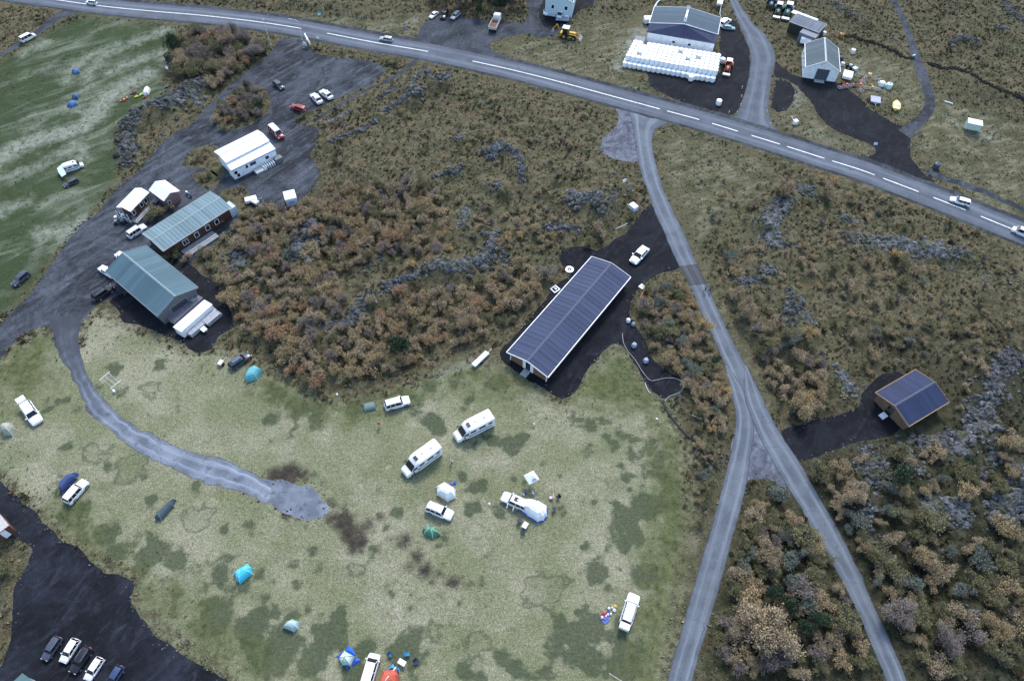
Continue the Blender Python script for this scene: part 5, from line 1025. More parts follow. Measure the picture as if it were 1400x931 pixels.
for (px, py, s, col, lab, nm, cat) in ((1150,50,1.1,(.35,.16,.04),'rusty orange upright tank behind the white barn','tank','tank'), (1189,103,.8,(.75,.45,.25),'small orange cream drum above the machinery','drum','drum'), (1166,71,1.0,(.85,.85,.85),'white plastic tank on the grass right of the white barn roof','water_tank','tank'), (1210,117,.8,(.6,.75,.78),'pale blue barrel of the pair right of the yellow machine','drum','drum'), (1215,119,1.2,(.70,.84,.82),'larger pale green tank right of the yellow machine','water_tank','tank'),
    (1152,88,.8,(.78,.78,.74),'white drum at the eaves side of the white barn','drum','drum'), (1163,90,.7,(.6,.72,.78),'bluish barrel beside the dark cart near the white barn','drum','drum'), (1150,81,1.0,(.04,.05,.08),'black barrel leaning on the white barn side','drum','drum'), (1127,46,.8,(.80,.9,.85),'white tank at the right end of the machine shed','drum','drum'),
    (1280,228,1.2,(.06,.09,.12),'dark round cistern lid beside the lower right junction','cistern','tank'), (987,82,.8,(.75,.70,.72),'pinkish drum against the right end of the bale stack','drum','drum'), (859,438,.9,(.80,.82,.84),'white bulk bag on the black gravel right of the long building','bulk_bag','bag'), (866,443,.8,(.3,.34,.4),'grey boulder-like bag beside the white bulk bag','bulk_bag','bag'), (883,493,1.0,(.35,.40,.48),'grey sack on the black soil inside the hose loop','bulk_bag','bag'), (867,472,1.,(.35,.40,.48),'grey sack near the top of the hose loop','bulk_bag','bag')):
    q = at(px, py, .4); r = empty(nm, (q.x, q.y, height([(q.x, q.y)])[0]), R.uniform(0, 3), lab, cat); pt = plain(col, .5, var=.15)
    if nm == 'bulk_bag': MB().box((0, 0, .45 * s), (.9 * s, .9 * s, .9 * s), 0, None, .8).build('sack', pt, r, .12, True); MB().tube([(-.3, -.3, .88 * s), (0, 0, 1.05 * s), (.3, .3, .88 * s)], .04).build('strap', pt, r)
    else:
        MB().loft([[(math.cos(a * PI / 8) * s * f, math.sin(a * PI / 8) * s * f, z * s) for a in range(16)] for z, f in ((0, .55), (.1, .6), (.55, .58), (.6, .6), (1.0, .58), (1.12, .45), (1.15, .15))]).build('shell', pt, r, smooth=True)
        MB().bar((0, 0, 1.14 * s), (0, 0, 1.24 * s), .14 * s, 10).build('cap', M['rubber'], r)
# quad bikes and motorbike
def quad(px, py, dx, dy, col, label):
    p = at(px, py, .4); r = empty('quad_bike', (p.x, p.y, 0), head(dx, dy, px, py, .4), label, 'quad bike'); pt = plain(col, .35)
    MB().box((.6, 0, .75), (.7, .7, .25), 0, None, .8).build('front_rack', pt, r, .05); MB().box((-.65, 0, .75), (.7, .8, .22), 0, None, .85).build('rear_rack', pt, r, .05); MB().box((-.1, 0, .8), (.8, .35, .25)).build('seat', M['rubber'], r, .05)
    MB().tube([(.35, -.4, 1.1), (.4, 0, 1.05), (.35, .4, 1.1)], .03).build('handlebar', M['steel'], r)
    for x in (.75, -.75):
        for sy in (-1, 1): MB().bar((x, sy * .4, .3), (x, sy * .65, .3), .3, 12).build('wheel', M['tyre'], r)
quad(163,297, -11,3, (.85,.87,.88), 'white quad bike in front of the cottage veranda'); quad(163,303, -10,1, (.25,.28,.32), 'dark grey quad bike next to the white one')
quad(172,301, -8,6, (.05,.06,.08), 'black quad bike nearest the cottage steps')
p = at(258, 266, .4); r = empty('motorcycle', (p.x, p.y, 0), head(6, 5, 258, 266), 'blue and white motorcycle on the gravel by the pale green roof', 'motorcycle')
MB().box((0, 0, .65), (1.0, .3, .4), 0, None, .7).build('fairing', plain((.08,.16,.5), .3), r, .05); MB().box((-.5, 0, .85), (.6, .28, .12)).build('seat', M['white'], r)
for x in (.7, -.7): MB().bar((x, -.07, .32), (x, .07, .32), .32, 14).build('wheel', M['tyre'], r)
MB().tube([(.4, -.35, 1.05), (.5, 0, 1.0), (.4, .35, 1.05)], .025).build('handlebar', M['steel'], r)
# ------------------------------------------------------------------ tents
fab = {}
def fabric(col): 
    if col not in fab: fab[col] = plain(col, .55, var=.12, scale=1.2, spec=.3)
    return fab[col]
def tent(label, outline, h, cols, hem=None, ridge=.0, name='tent', poles=None, flat=False, group=None):
    P = ats(outline); c = P.mean(0); gz = height([c])[0]; r = empty(name, (c[0], c[1], gz), 0, label, 'tent', group); Q = P - c
    u, s_, vt = np.linalg.svd(Q); ax = vt[0]; Ls = np.abs(Q @ ax).max(); A = np.outer(ax, ax)
    prof = ((1, .0), (.98, .22), (.86, .58), (.58, .86), (.22, .985)) if not flat else ((1, .0), (.98, .5), (.7, .85), (.3, 1.))
    # finer outline: midpoints bulge a little inwards between pegs
    Qf = []
    for i in range(len(Q)):
        a, b = Q[i], Q[(i + 1) % len(Q)]; Qf += [a, a * .66 + b * .34, a * .34 + b * .66]
    Qf = np.array(Qf); pin = np.array([1, .965, .965] * len(Q)); rings = []
    for f, z in prof:
        rr = Qf * (f * np.where(pin < 1, pin if f > .9 else .985, 1))[:, None]
        if ridge: rr = rr + (Qf @ A) * ridge * (1 - f)
        rings.append([(x, y, z * h) for x, y in rr])
    k = len(Qf); apex = [(x * .0 + (ridge * (q @ ax) * ax[0] if ridge else 0), (ridge * (q @ ax) * ax[1] if ridge else 0), h) for (x, y, z), q in zip(rings[-1], Qf)]
    rings.append(apex)
    groups = {}
    for j in range(k):
        ci = (j // 3) % len(cols); m = groups.setdefault(ci, MB())
        for i in range(len(rings) - 1):
            a, b, c2, d = rings[i][j], rings[i][(j + 1) % k], rings[i + 1][(j + 1) % k], rings[i + 1][j]
            m.quad(a, b, c2, d)
    for ci, m in groups.items(): m.build('tent_panel' if len(cols) > 1 else 'flysheet', fabric(cols[ci]), r, smooth=True)
    if poles is not None:
        m = MB()
        for j in range(0, k, 3): m.tube([Vector(rg[j]) * 1.01 for rg in rings], .035, 4)
        m.build('pole_sleeve', fabric(poles), r)
    if hem is not None:
        m = MB()
        for j in range(k): m.bar(Vector(rings[0][j]) * 1.02 + Vector((0, 0, .08)), Vector(rings[0][(j + 1) % k]) * 1.02 + Vector((0, 0, .08)), .10, 4)
        m.build('hem', fabric(hem), r)
    m = MB()
    for j in range(0, k, 3): q = Vector(rings[0][j]); m.bar(q * .95 + Vector((0, 0, .5)), q * 1.25, .012, 3)
    m.build('guy_rope', M['white'], r)
    return r
def flap(r, outline, z, col, name='ground_flap'):
    P = ats(outline) - np.array(r.location[:2]); m = MB(); n_ = len(P)
    c = P.mean(0); m.add([(x, y, .05) for x, y in P] + [(c[0], c[1], z)], [(i, (i + 1) % n_, n_) for i in range(n_)]); return m.build(name, fabric(col), r)
tent('turquoise dome tent beside the dark estate car with roof box', [(335,519),(341,506),(350,501.5),(360,508),(352,519),(338,523)], 1.5, [(.13,.40,.44)], ridge=.3)
tent('bright cyan dome tent alone in the lower left of the field', [(321,785),(325,780),(340,772),(346,778),(345,785),(329,798),(324,794)], 1.3, [(.06,.52,.72)], poles=(.35,.75,.85), ridge=.3)
tent('narrow dark grey-green tunnel tent in the left of the field', [(213,710),(215,702),(235,684),(241,684),(238,693),(222,712)], 1.1, [(.07,.10,.11)], ridge=.7, poles=(.16,.2,.2))
tent('dark blue tent hugging the white off-road car at the left', [(83,672),(84,660),(95,650),(108,648),(106,655),(97,664),(88,675)], 1.4, [(.045,.075,.19)], ridge=.5)
tent('round beige tent at the left edge of the field', [(3,588),(8,582),(18,580),(22,588),(18,596),(8,596)], 1.8, [(.36,.37,.31)])
tent('flat grey-green tent beside the white off-road car on the field', [(496,553),(510,550),(515,553),(514,560),(499,564),(497,560)], .7, [(.13,.19,.17)], flat=True, ridge=.6)
r = tent('white six-sided tent between the motorhomes and the green tent', [(597,667),(608,661),(623,670),(623,681),(612,686),(597,677)], 1.9, [(.80,.82,.82)])
tent('green tent with pale yellow poles below the white car', [(578,724),(584,718.5),(597,722),(602,731),(592,736),(580,731)], 1.2, [(.07,.22,.15)], poles=(.62,.70,.45), ridge=.3)
tent('pale grey-green lopsided tent at the lower left of the field', [(387,858),(394,850),(401,847),(411,851),(408,860),(402,864)], 1.2, [(.34,.47,.46), (.40,.52,.50)], ridge=.2)
r = tent('white and mint tent with four royal blue flaps at the bottom', [(464,901),(471.6,890),(486,897.6),(479.5,910.6),(468,909)], 1.7, [(.78,.82,.78), (.42,.66,.56)], poles=(.25,.38,.22))
for o in ([(472,890),(474,886),(475.7,882),(482,886),(487,896),(480,894)], [(460,897),(471,889),(466,898),(463,901)], [(487,898),(493,902),(488,907),(481,911),(484,903)], [(471,909),(475,915),(479,911)]): flap(r, o, .5, (.03,.12,.62))
r = tent('red tent with white ridge line cut by the bottom edge', [(524,917),(541,915),(547,924),(545,945),(515,947),(521,926)], 1.7, [(.50,.10,.06)], ridge=.5)
MB().tube([(-1.5, -2.0, 1.2), (0, 0, 1.75), (.9, 1.4, 1.0)], .05).build('ridge_tape', M['white'], r)
for o in ([(529,917),(537,907),(543,916)], [(543,915),(545,912),(547,916),(546,922)]): flap(r, o, .8, (.08,.38,.75))
r = tent('large white awning tent with blue hem joined to the white car', [(714,684),(724,684),(736,687),(748,694),(748,706),(743,712),(735,714),(722,706),(711,697)], 2.1, [(.84,.85,.86)], hem=(.04,.08,.55))
tent('blue tent highest of three on the green meadow', [(99,100),(103,96),(108,97),(110,101),(104,104)], .9, [(.06,.13,.28)])
tent('dark blue tent in the middle of three on the green meadow', [(99,134),(103,129),(109,131),(108,136),(102,137)], .9, [(.05,.10,.20)])
r = tent('blue tent with orange bag, lowest of three on the green meadow', [(92,147),(96,141),(104,140),(107,144),(100,148)], .9, [(.05,.14,.33)])
tent('small white tent at the end of the yellow-green kayak', [(196,131),(199,124),(204,122),(207,124),(204,131),(199,133)], 1.1, [(.82,.84,.80)], ridge=.5)
# pyramid canopy
P = ats([(715.9,650),(729,643),(737.4,654.8),(723.8,662)], 2.1); c = P.mean(0); r = empty('party_canopy', (c[0], c[1], 0), 0, 'square white pyramid canopy with a grey print above the awning tent', 'canopy'); Q = P - c
MB().add([(x, y, 2.1) for x, y in Q] + [(0, 0, 2.9)], [(0, 1, 4), (1, 2, 4), (2, 3, 4), (3, 0, 4)]).build('canopy_top', M['white'], r)
for i in range(4):
    a, b2 = Q[i], Q[(i + 1) % 4]; MB().add([(a[0], a[1], 2.1), (b2[0], b2[1], 2.1), (b2[0], b2[1], 1.9), (a[0], a[1], 1.9)], [(0, 1, 2, 3)]).build('valance', M['white'], r)
    MB().bar((a[0] * .97, a[1] * .97, 0), (a[0] * .97, a[1] * .97, 2.05), .03).build('leg', M['steel'], r)
a, b2 = Vector((*Q[3], 2.1)), Vector((*Q[2], 2.1)); t_ = Vector((0, 0, 2.9)); pq = [a.lerp(b2, .25).lerp(t_, .08), a.lerp(b2, .8).lerp(t_, .08), a.lerp(b2, .75).lerp(t_, .42), a.lerp(b2, .4).lerp(t_, .5)]
MB().quad(*[q + Vector((0, 0, .03)) for q in pq]).build('print', plain((.33,.36,.45), .6), r)
# ------------------------------------------------------------------ camping things
def chair(px, py, col, label):
    p = at(px, py, .4); r = empty('camping_chair', (p.x, p.y, 0), R.uniform(0, 6), label, 'chair'); f = fabric(col)
    MB().box((0, 0, .42), (.55, .55, .05)).build('seat', f, r); MB().box((-.3, 0, .72), (.06, .6, .6), 0, (0, -.25)).build('backrest', f, r)
    for x in (-.25, .25):
        for y in (-.28, .28): MB().bar((x, y, 0), (x, y, .6 if x > 0 else .45), .018, 5).build('leg', M['steel'], r)
    for y in (-.3, .3): MB().box((0, y, .62), (.5, .07, .03)).build('armrest', M['rubber'], r)
def table(px, py, L, W, col, label, rz=0.5):
    p = at(px, py, .7); r = empty('camping_table', (p.x, p.y, 0), rz, label, 'table'); MB().box((0, 0, .7), (L, W, .05)).build('tabletop', fabric(col), r)
    for x in (-1, 1):
        for y in (-1, 1): MB().bar((x * L * .42, y * W * .4, 0), (x * L * .42, y * W * .4, .68), .02, 5).build('leg', M['steel'], r)
chair(758.5,696, (.03,.04,.08), 'dark camping chair lowest of the group right of the awning tent'); chair(763,680, (.02,.02,.04), 'black camping chair farthest right of the awning tent'); chair(710.5,712, (.05,.05,.12), 'dark blue chair left of the small white table'); chair(715,724, (.03,.04,.10), 'dark blue chair below the small white table'); chair(753.5,680, (.75,.55,.58), 'white and red camping chair right of the awning tent')
table(718,717.5, 1.0, .75, (.80,.80,.76), 'small white camping table below the awning tent', 1.0)
chair(533.5,895, (.03,.12,.20), 'dark teal chair left of the white table near the red tent'); chair(557,894, (.04,.22,.38), 'blue chair above the white table near the red tent'); chair(569,904.5, (.02,.04,.10), 'navy chair right of the white table near the red tent')
table(549.5,905, 1.1, .7, (.82,.80,.80), 'white camping table beside the red tent', -.5)
p = at(827.5, 846); o = MB().box((0, 0, .03), (1.1, 1.0, .05)).box((.1, .1, .12), (.6, .5, .14)).build('picnic_blanket', fabric((.09,.15,.42))); o.location = p; o.rotation_euler.z = .7; tag(o, 'folded blue picnic blanket lying left of the white van', 'blanket')
for (px, py, col, s, nm, lab) in ((826,839.5,(.55,.03,.07),.55,'bag','crumpled red bag by the picnic blanket'), (831,837,(.03,.08,.50),.35,'bag','small royal blue bag right of the red bag'), (841,829,(.78,.50,.15),.4,'bag','yellow bag at the upper end of the picnic things'), (832.5,832,(.80,.84,.85),.3,'cooking_pot','white pot highest among the picnic things'), (839.5,834.5,(.85,.86,.86),.36,'cooking_pot','larger white bowl right among the picnic things'), (823,844,(.8,.82,.84),.32,'cooking_pot','white pot at the left of the blue blanket'), (828,842,(.8,.82,.84),.3,'cooking_pot','white pot on the edge of the blue blanket'), (831,840,(.82,.83,.84),.26,'cooking_pot','small white cup below the blue bag'), (835,839.5,(.8,.80,.78),.26,'cooking_pot','small cream pot right of the blue bag'), (837,831,(.80,.78,.76),.24,'cooking_pot','tiny white pot left of the yellow bag'),
        (616,663,(.03,.09,.50),.5,'bag','blue bag at the upper right of the six-sided tent'), (622,660,(.04,.10,.55),.45,'bag','second blue bag right of the first at the six-sided tent'), (669,689,(.78,.80,.78),.35,'bag','white bag left of the car with open doors'), (461,540,(.80,.78,.82),.4,'bag','white bag on the grass below the orange shrubs'), (688,675.5,(.3,.4,.6),.3,'bag','blue-grey bag at the front of the car with open doors'), (730,580,(.8,.8,.8),.3,'bag','white bag on the pale grass below the long building'), (898,573,(.85,.85,.82),.35,'bag','white bag in the grass beside the black soil'), (304,491,(.03,.22,.10),.4,'bag','green bag beside the small beige trailer'), (100,144.5,(.7,.12,.05),.4,'bag','orange bag leaning on the lowest blue tent')):
    q = at(px, py); z = height([(q.x, q.y)])[0]; r = empty(nm, (q.x, q.y, z), R.uniform(0, 3), lab, {'bag': 'bag', 'cooking_pot': 'pot'}[nm])
    if nm == 'bag': MB().box((0, 0, s * .35), (s * 1.3, s, s * .7), 0, None, .7).build('bag_body', fabric(col), r, s * .12, True); MB().tube([(-s * .3, 0, s * .68), (0, 0, s * .95), (s * .3, 0, s * .68)], .02, 4).build('strap', M['rubber'], r)
    else: MB().bar((0, 0, 0), (0, 0, s), s * .55, 14, s * .6).build('bowl', fabric(col), r); MB().bar((0, 0, s), (0, 0, s * 1.1), s * .5, 12, s * .2).build('lid', M['chrome'], r)
for (px, py, dx, dy, col, L, lab) in ((190,131,12,-6,(.55,.60,.05),3.8,'yellow-green kayak on the green meadow'), (168,138,10,-3,(.60,.14,.06),2.4,'orange-red kayak left of the yellow-green one'), (172,135,10,-5,(.65,.25,.18),2.2,'pale orange kayak beside the orange-red one'), (182,127,9,-4,(.25,.05,.06),2.6,'dark red kayak above the others'), (198.5,133.5,5,-2,(.60,.12,.05),1.4,'short red kayak at the foot of the small white tent')):
    q = at(px, py, .3); L *= .62; r = empty('kayak', (q.x, q.y, height([(q.x, q.y)])[0]), head(dx, dy, px, py), lab, 'kayak', 'kayaks on the green meadow'); kk = []
    for t in (-1, -.8, -.4, 0, .4, .8, 1):
        ww = .33 * math.sqrt(max(1 - t * t, .01)); kk.append([(t * L / 2, ww * math.cos(a), .22 + .16 * math.sin(a) + abs(t) ** 3 * .08) for a in [j * PI / 4 for j in range(8)]])
    MB().loft(kk).build('hull', plain(col, .35), r, smooth=True); MB().bar((0, 0, .36), (0, 0, .42), .25, 10).build('cockpit', M['rubber'], r)
# ------------------------------------------------------------------ people
def person(px, py, rz, shirt, trousers, hair, label, stride=.18, arm=(.0, .0)):
    p = at(px, py, .9); r_ = p.copy(); r_.z = height([(p.x, p.y)])[0]
    V, E, Rd = [], [], []
    def v(co, rad, par=None):
        V.append(co); Rd.append(rad); i = len(V) - 1
        if par is not None: E.append((par, i))
        return i
    pel = v((0, 0, .95), .15); w_ = v((0, 0, 1.10), .135, pel); ch = v((.01, 0, 1.32), .16, w_); nk = v((0, 0, 1.47), .07, ch); ck = v((.02, 0, 1.56), .07, nk); hd = v((.02, 0, 1.66), .105, ck); tp = v((.0, 0, 1.74), .075, hd); v((.115, 0, 1.635), .02, hd)
    for sy in (-1, 1):
        hp = v((0, sy * .10, .88), .105, pel); kn = v((.04 + sy * stride * .6, sy * .11, .49), .065, hp); an = v((-.03 + sy * stride, sy * .11, .09), .045, kn); v((.13 + sy * stride, sy * .13, .04), .04, an)
        sh = v((0, sy * .19, 1.40), .07, ch); el = v((-.03 - sy * stride * .5 + arm[0], sy * .27, 1.12), .045, sh); wr_ = v((.05 - sy * stride + arm[1], sy * .28, .88 + arm[1] * .6), .03, el); pm = v((.07 - sy * stride + arm[1], sy * .285, .80 + arm[1] * .6), .035, wr_)
        bx_, bz_ = .07 - sy * stride + arm[1], .80 + arm[1] * .6
        for fi, (dx, ln_) in enumerate(((-.03, .065), (-.01, .08), (.012, .078), (.032, .068))):
            f1 = v((bx_ + dx, sy * .287, bz_ - .045), .009, pm); v((bx_ + dx + .01, sy * .275, bz_ - .045 - ln_), .008, f1)
        t1 = v((bx_ + .045, sy * .26, bz_ + .01), .010, pm); v((bx_ + .06, sy * .245, bz_ - .035), .008, t1)
        v((.02, sy * .105, 1.65), .018, hd)
    me = bpy.data.meshes.new('person'); me.from_pydata(V, E, []); o = bpy.data.objects.new('tmp_person', me); C.objects.link(o)
    md = o.modifiers.new('s', 'SKIN'); 
    for i, rr in enumerate(Rd): me.skin_vertices[0].data[i].radius = (rr, rr)
    me.skin_vertices[0].data[0].use_root = True
    sb = o.modifiers.new('b', 'SUBSURF'); sb.levels = 1
    dg = bpy.context.evaluated_depsgraph_get(); ev = o.evaluated_get(dg); m2 = bpy.data.meshes.new_from_object(ev); C.objects.unlink(o); bpy.data.objects.remove(o)
    m2.name = 'person'; m2.materials.clear()
    for mt in (plain((.50,.32,.24), .6), fabric(shirt), fabric(trousers), plain((.05,.04,.03), .9), plain(hair, .85)): m2.materials.append(mt)
    for f in m2.polygons:
        c = f.center; f.use_smooth = True
        if c.z > 1.66 or (c.z > 1.56 and c.x < .0): i = 4
        elif c.z > 1.47: i = 0
        elif abs(c.y) > .20 and c.z < .90 + arm[1] * .6: i = 0
        elif c.z > .92 or (abs(c.y) > .2 and c.z > .8): i = 1
        elif c.z > .10: i = 2
        else: i = 3
        f.material_index = i
    q = link('person', m2); q.location = r_; q.rotation_euler.z = rz; tag(q, label, 'person')
    hr = []
    return q
person(617,630, .6, (.75,.75,.76), (.05,.06,.09), (.10,.07,.05), 'person in a white top standing behind the left motorhome', .08, (.05, .12))
person(518,580, 1.5, (.50,.05,.06), (.55,.55,.56), (.35,.25,.15), 'person in a red top on the grass left of the motorhomes', .12)
person(964.5,396, 2.6, (.03,.03,.04), (.03,.04,.06), (.04,.03,.02), 'person in black walking at the left side of the side road', .28)
person(971,395.5, 2.6, (.04,.06,.14), (.03,.035,.05), (.08,.05,.03), 'person in dark blue walking on the right of the pair on the side road', .26)
person(719,672.5, .2, (.03,.07,.42), (.04,.05,.08), (.06,.04,.03), 'person in a bright blue jacket beside the white car with open doors', .06, (.1, .2))
person(714.5,676, .9, (.55,.66,.76), (.08,.09,.12), (.10,.08,.06), 'person in a pale blue jacket nearest the car with open doors', .06)
person(728.5,674, 3.4, (.70,.72,.74), (.05,.10,.45), (.16,.10,.06), 'person in a white top and blue trousers below the pyramid canopy', .1)
person(734,684, 2.2, (.12,.30,.50), (.06,.08,.10), (.06,.05,.04), 'person in a mid-blue jacket at the edge of the awning tent', .1, (.1, .25))
# ------------------------------------------------------------------ posts, signs, lines
def pole_to(px, py, tx, ty, guess):
    """foot at (px,py); the height that puts the top nearest (tx,ty)"""
    return at(px, py), guess
lamp_h = 7.0
for (px, py, nm, lab) in ((370,62,'utility_post','plain pale post beside the entrance of the upper gravel lot'), (416,66,'street_lamp','street lamp with curved arm at the upper gravel lot entrance')):
    p = at(px, py); r = empty(nm, p, head(-10, -1, px, py), lab, 'post' if nm == 'utility_post' else 'street lamp')
    MB().bar((0, 0, 0), (0, 0, lamp_h), .10, 8, .06).build('pole', plain((.62,.66,.68), .5), r); MB().box((0, 0, .1), (.4, .4, .2)).build('base', M['concrete'], r)
    if nm == 'street_lamp': MB().tube([(0, 0, lamp_h), (.5, 0, lamp_h + .5), (1.7, 0, lamp_h + .7)], .05).build('arm', plain((.62,.66,.68), .5), r); MB().box((2.0, 0, lamp_h + .68), (.8, .28, .14), 0, None, .7).build('lamp_head', plain((.5,.54,.56), .4), r, .03)
    else: MB().box((0, 0, lamp_h), (.3, .2, .12)).build('cap', plain((.5,.54,.56), .4), r)
p = at(421, 57, .8); r = empty('information_board', (p.x, p.y, 0), head(4, 9, 421, 57), 'tall white information board by the road at the upper lot', 'sign')
for y in (-1.3, 0, 1.3): MB().bar((y, 0, 0), (y, 0, 2.4), .06).build('post', M['white'], r)
MB().box((0, 0, 1.5), (3.2, .25, 1.5), 0, (.35, 0)).build('board', M['white'], r, .02); MB().box((1.1, -1.0, .9), (1.2, .12, .9), .6).build('side_board', plain((.65,.72,.75), .5), r)
for (px, py, s, col, lab, nm) in ((435,54,.7,(.72,.74,.76),'small white road sign right of the information board','road_sign'), (437,22,.8,(.35,.62,.80),'pale blue road sign on the far verge of the main road','road_sign'), (555,41,.6,(.10,.25,.60),'small blue sign on the dry grass above the main road','road_sign'), (1196,199,.8,(.55,.70,.90),'blue-white sign at the tip of the grass beside the barn yard','road_sign'), (852,256,.9,(.80,.82,.82),'white tilted sign in the heath left of the side road','road_sign'), (229,95,.9,(.85,.8,.84),'small white sign at the left corner of the dark wood','road_sign')):
    q = at(px, py, 1.); z = height([(q.x, q.y)])[0]; r = empty(nm, (q.x, q.y, z), R.uniform(-.6, .6), lab, 'sign')
    MB().bar((0, 0, 0), (0, 0, 1.7), .04).build('post', M['steel'], r); MB().box((0, -.03, 1.5), (s, .05, s * .7), 0, (-.5, 0)).build('sign_plate', plain(col, .4), r)
for k, (px, py, w_) in enumerate(((1014,122,'topmost'),(1013,134,'second'),(1012,146,'third'),(1007,156,'fourth'),(996,156,'fifth'))):
    q = at(px, py); r = empty('marker_post', q, .3 * k, f'yellow marker post, {w_} of the row along the right edge of the farm yard', 'marker post', 'yellow marker posts at the farm yard'); MB().box((0, 0, .4), (.14, .14, .8)).build('post', plain((.75,.52,.05), .5), r); MB().box((0, 0, .7), (.16, .16, .1)).build('reflector', M['white'], r)
for (px, py, lab) in ((900,184,'yellow marker post on the grass inside the right bend of the side road'),(1052,172,'yellow marker post at the grass corner across the farm road'),(1048,155,'yellow marker post beside the black gravel mound')):
    q = at(px, py); r = empty('marker_post', q, .3, lab, 'marker post'); MB().box((0, 0, .4), (.14, .14, .8)).build('post', plain((.75,.52,.05), .5), r); MB().box((0, 0, .7), (.16, .16, .1)).build('reflector', M['white'], r)
# H-frame pole at the lower edge
p = at(842, 936); r = empty('power_pole', p, head(-14, -9, 842, 936), 'grey wooden power pole with crossarm cut by the bottom edge', 'power pole')
MB().bar((0, 0, 0), (0, 0, 3.6), .12, 8, .09).build('pole', M['grey_wood'], r); MB().box((.55, 0, 3.5), (2.0, .14, .14)).build('crossarm', M['grey_wood'], r)
for x in (-.3, .55, 1.4): MB().bar((x, 0, 3.57), (x, 0, 3.8), .05, 8, .03).build('insulator', M['white'], r)
# clothes-line / goal frame on the left field
p = at(155, 525); r = empty('drying_frame', p, head(16, 12, 155, 525), 'thin white drying frame standing on the field inside the loop track', 'frame')
for x in (-1.5, 1.5):
    for y in (-.9, .9): MB().bar((x, y, 0), (x, y, 1.3), .035, 6).build('post', M['white'], r)
    MB().bar((x, -1.1, 1.3), (x, 1.1, 1.3), .045, 6).build('rail', M['white'], r)
for y in (-.7, 0, .7): MB().bar((-1.5, y, 1.3), (1.5, y, 1.3), .015, 4).build('line', M['white'], r)
MB().box((1.6, -.9, .5), (.6, .3, .1)).build('seat_board', M['white'], r)
def hose(name, label, pts, rad, mat, cat, z=.1):
    L = smooth_line(ats(pts), .7); h = height(L); o = MB().tube([Vector((x, y, hh + z)) for (x, y), hh in zip(L, h)], rad, 5).build(name, mat); tag(o, label, cat); return o
hose('water_pipe', 'pale flexible pipe looping along the black soil right of the long building', [(851,456),(852,468),(858,480),(868,492),(878,508),(886,518),(892,521),(905,518),(920,517),(932,522),(934,531),(928,538),(915,542),(909,549)], .07, plain((.30,.29,.28), .6), 'pipe')
hose('water_pipe', 'short pale pipe end beside the black soil strip', [(882,524),(885,533),(889,538)], .09, plain((.50,.49,.47), .6), 'pipe')
hose('drain_pipe', 'dark pipe running from the black soil towards the fork', [(907,550),(912,562),(925,580),(940,597),(952,605)], .16, plain((.03,.03,.04), .6), 'pipe')
hose('drain_pipe', 'dark pipe piece nearest the road fork', [(959,616),(968,628),(978,640),(986,641)], .16, plain((.03,.03,.04), .6), 'pipe')
hose('timber_pole', 'orange-brown timber pole on the ground right of the long building', [(885,387),(880,398),(875,409)], .12, plain((.48,.20,.10), .7), 'timber')
hose('timber_pole', 'pale timber pole lying above the black yard entrance', [(842,314),(850,310),(858,306)], .10, plain((.5,.5,.46), .7), 'timber')
hose('timber_pole', 'thin pale branch lying in the shrubs right of the black soil', [(945,569),(953,573),(960,576)], .09, plain((.4,.4,.4), .7), 'timber')
hose('overhead_pipe', 'white pipe leading from the left end of the big barn to the top edge', [(894,15),(896,10),(902,4),(915,0),(930,-6)], .22, plain((.62,.70,.68), .5), 'pipe', .8)
hose('fence_line', 'pale fence line from the big barn roof up to the top edge', [(983,24),(985,12),(989,0),(992,-10)], .10, plain((.5,.55,.55), .6), 'fence', .8)
p = at(878, 391, .3); r = empty('pallet', p, .8, 'pale wooden pallet leaning beside the orange timber pole', 'pallet'); r.location.z = 0
for k in range(6): MB().box((0, -.45 + k * .18, .14), (1.1, .12, .03)).build('board', M['white'], r)
for x in (-.45, 0, .45): MB().box((x, 0, .06), (.1, 1.0, .1)).build('bearer', M['grey_wood'], r)
p = at(759, 396); r = empty('window_frame', p, .7, 'white window frame lying on the black gravel left of the long building', 'frame')
for a in ((0, .6, 1.5, .2), (0, -.6, 1.5, .2), (.65, 0, .2, 1.0), (-.65, 0, .2, 1.0)): MB().box((a[0], a[1], .12), (a[2], a[3], .18)).build('frame_board', M['white'], r)
MB().box((.1, 0, .15), (.3, .5, .2)).build('block', M['white'], r)
p = at(778.5, 369.5); r = empty('cable_reel', p, 0, 'white ring-shaped cable reel on black rubble left of the long building', 'reel')
m = MB(); k = 20
m.loft([[(math.cos(a * 2 * PI / k) * q, math.sin(a * 2 * PI / k) * q, z) for a in range(k)] for q, z in ((.42, .05), (.85, .05), (.85, .3), (.42, .3), (.42, .05))], False).build('rim', M['white'], r); MB().bar((0, 0, 0), (0, 0, .2), .15, 10).build('hub', M['steel'], r)
for (px, py, L, W, H, col, lab) in ((1331,171,4.0,2.6,.8,(.50,.66,.60),'pale green flat roofed pump house on the dry grass at the right','pump_house')[:7],):
    p = at(px, py, .8); r = empty('pump_house', (p.x, p.y, 0), head(14, 3, px, py), lab, 'shed'); MB().box((0, 0, .8), (L - .9, W - .7, 1.6)).build('wall', plain(col, .6), r, .03); MB().box((0, 0, 1.63), (L - .7, W - .5, .1)).build('roof', plain((.70,.80,.76), .6), r); MB().box((-1.56, 0, .8), (.04, .7, 1.3)).build('door', plain((.4,.5,.5), .5), r)
p = at(1087, 168, .4); r = empty('post_box', (p.x, p.y, 0), .3, 'white box with a short white pole on the grass triangle by the main road', 'box'); MB().box((0, 0, .5), (.9, .8, 1.0)).build('box_body', M['white'], r, .04); MB().box((0, 0, 1.03), (1.0, .9, .06)).build('lid', M['white'], r); MB().bar((.4, 1.0, .1), (.6, 2.6, .3), .05).build('pole', M['white'], r)
p = at(1166,71,.5)
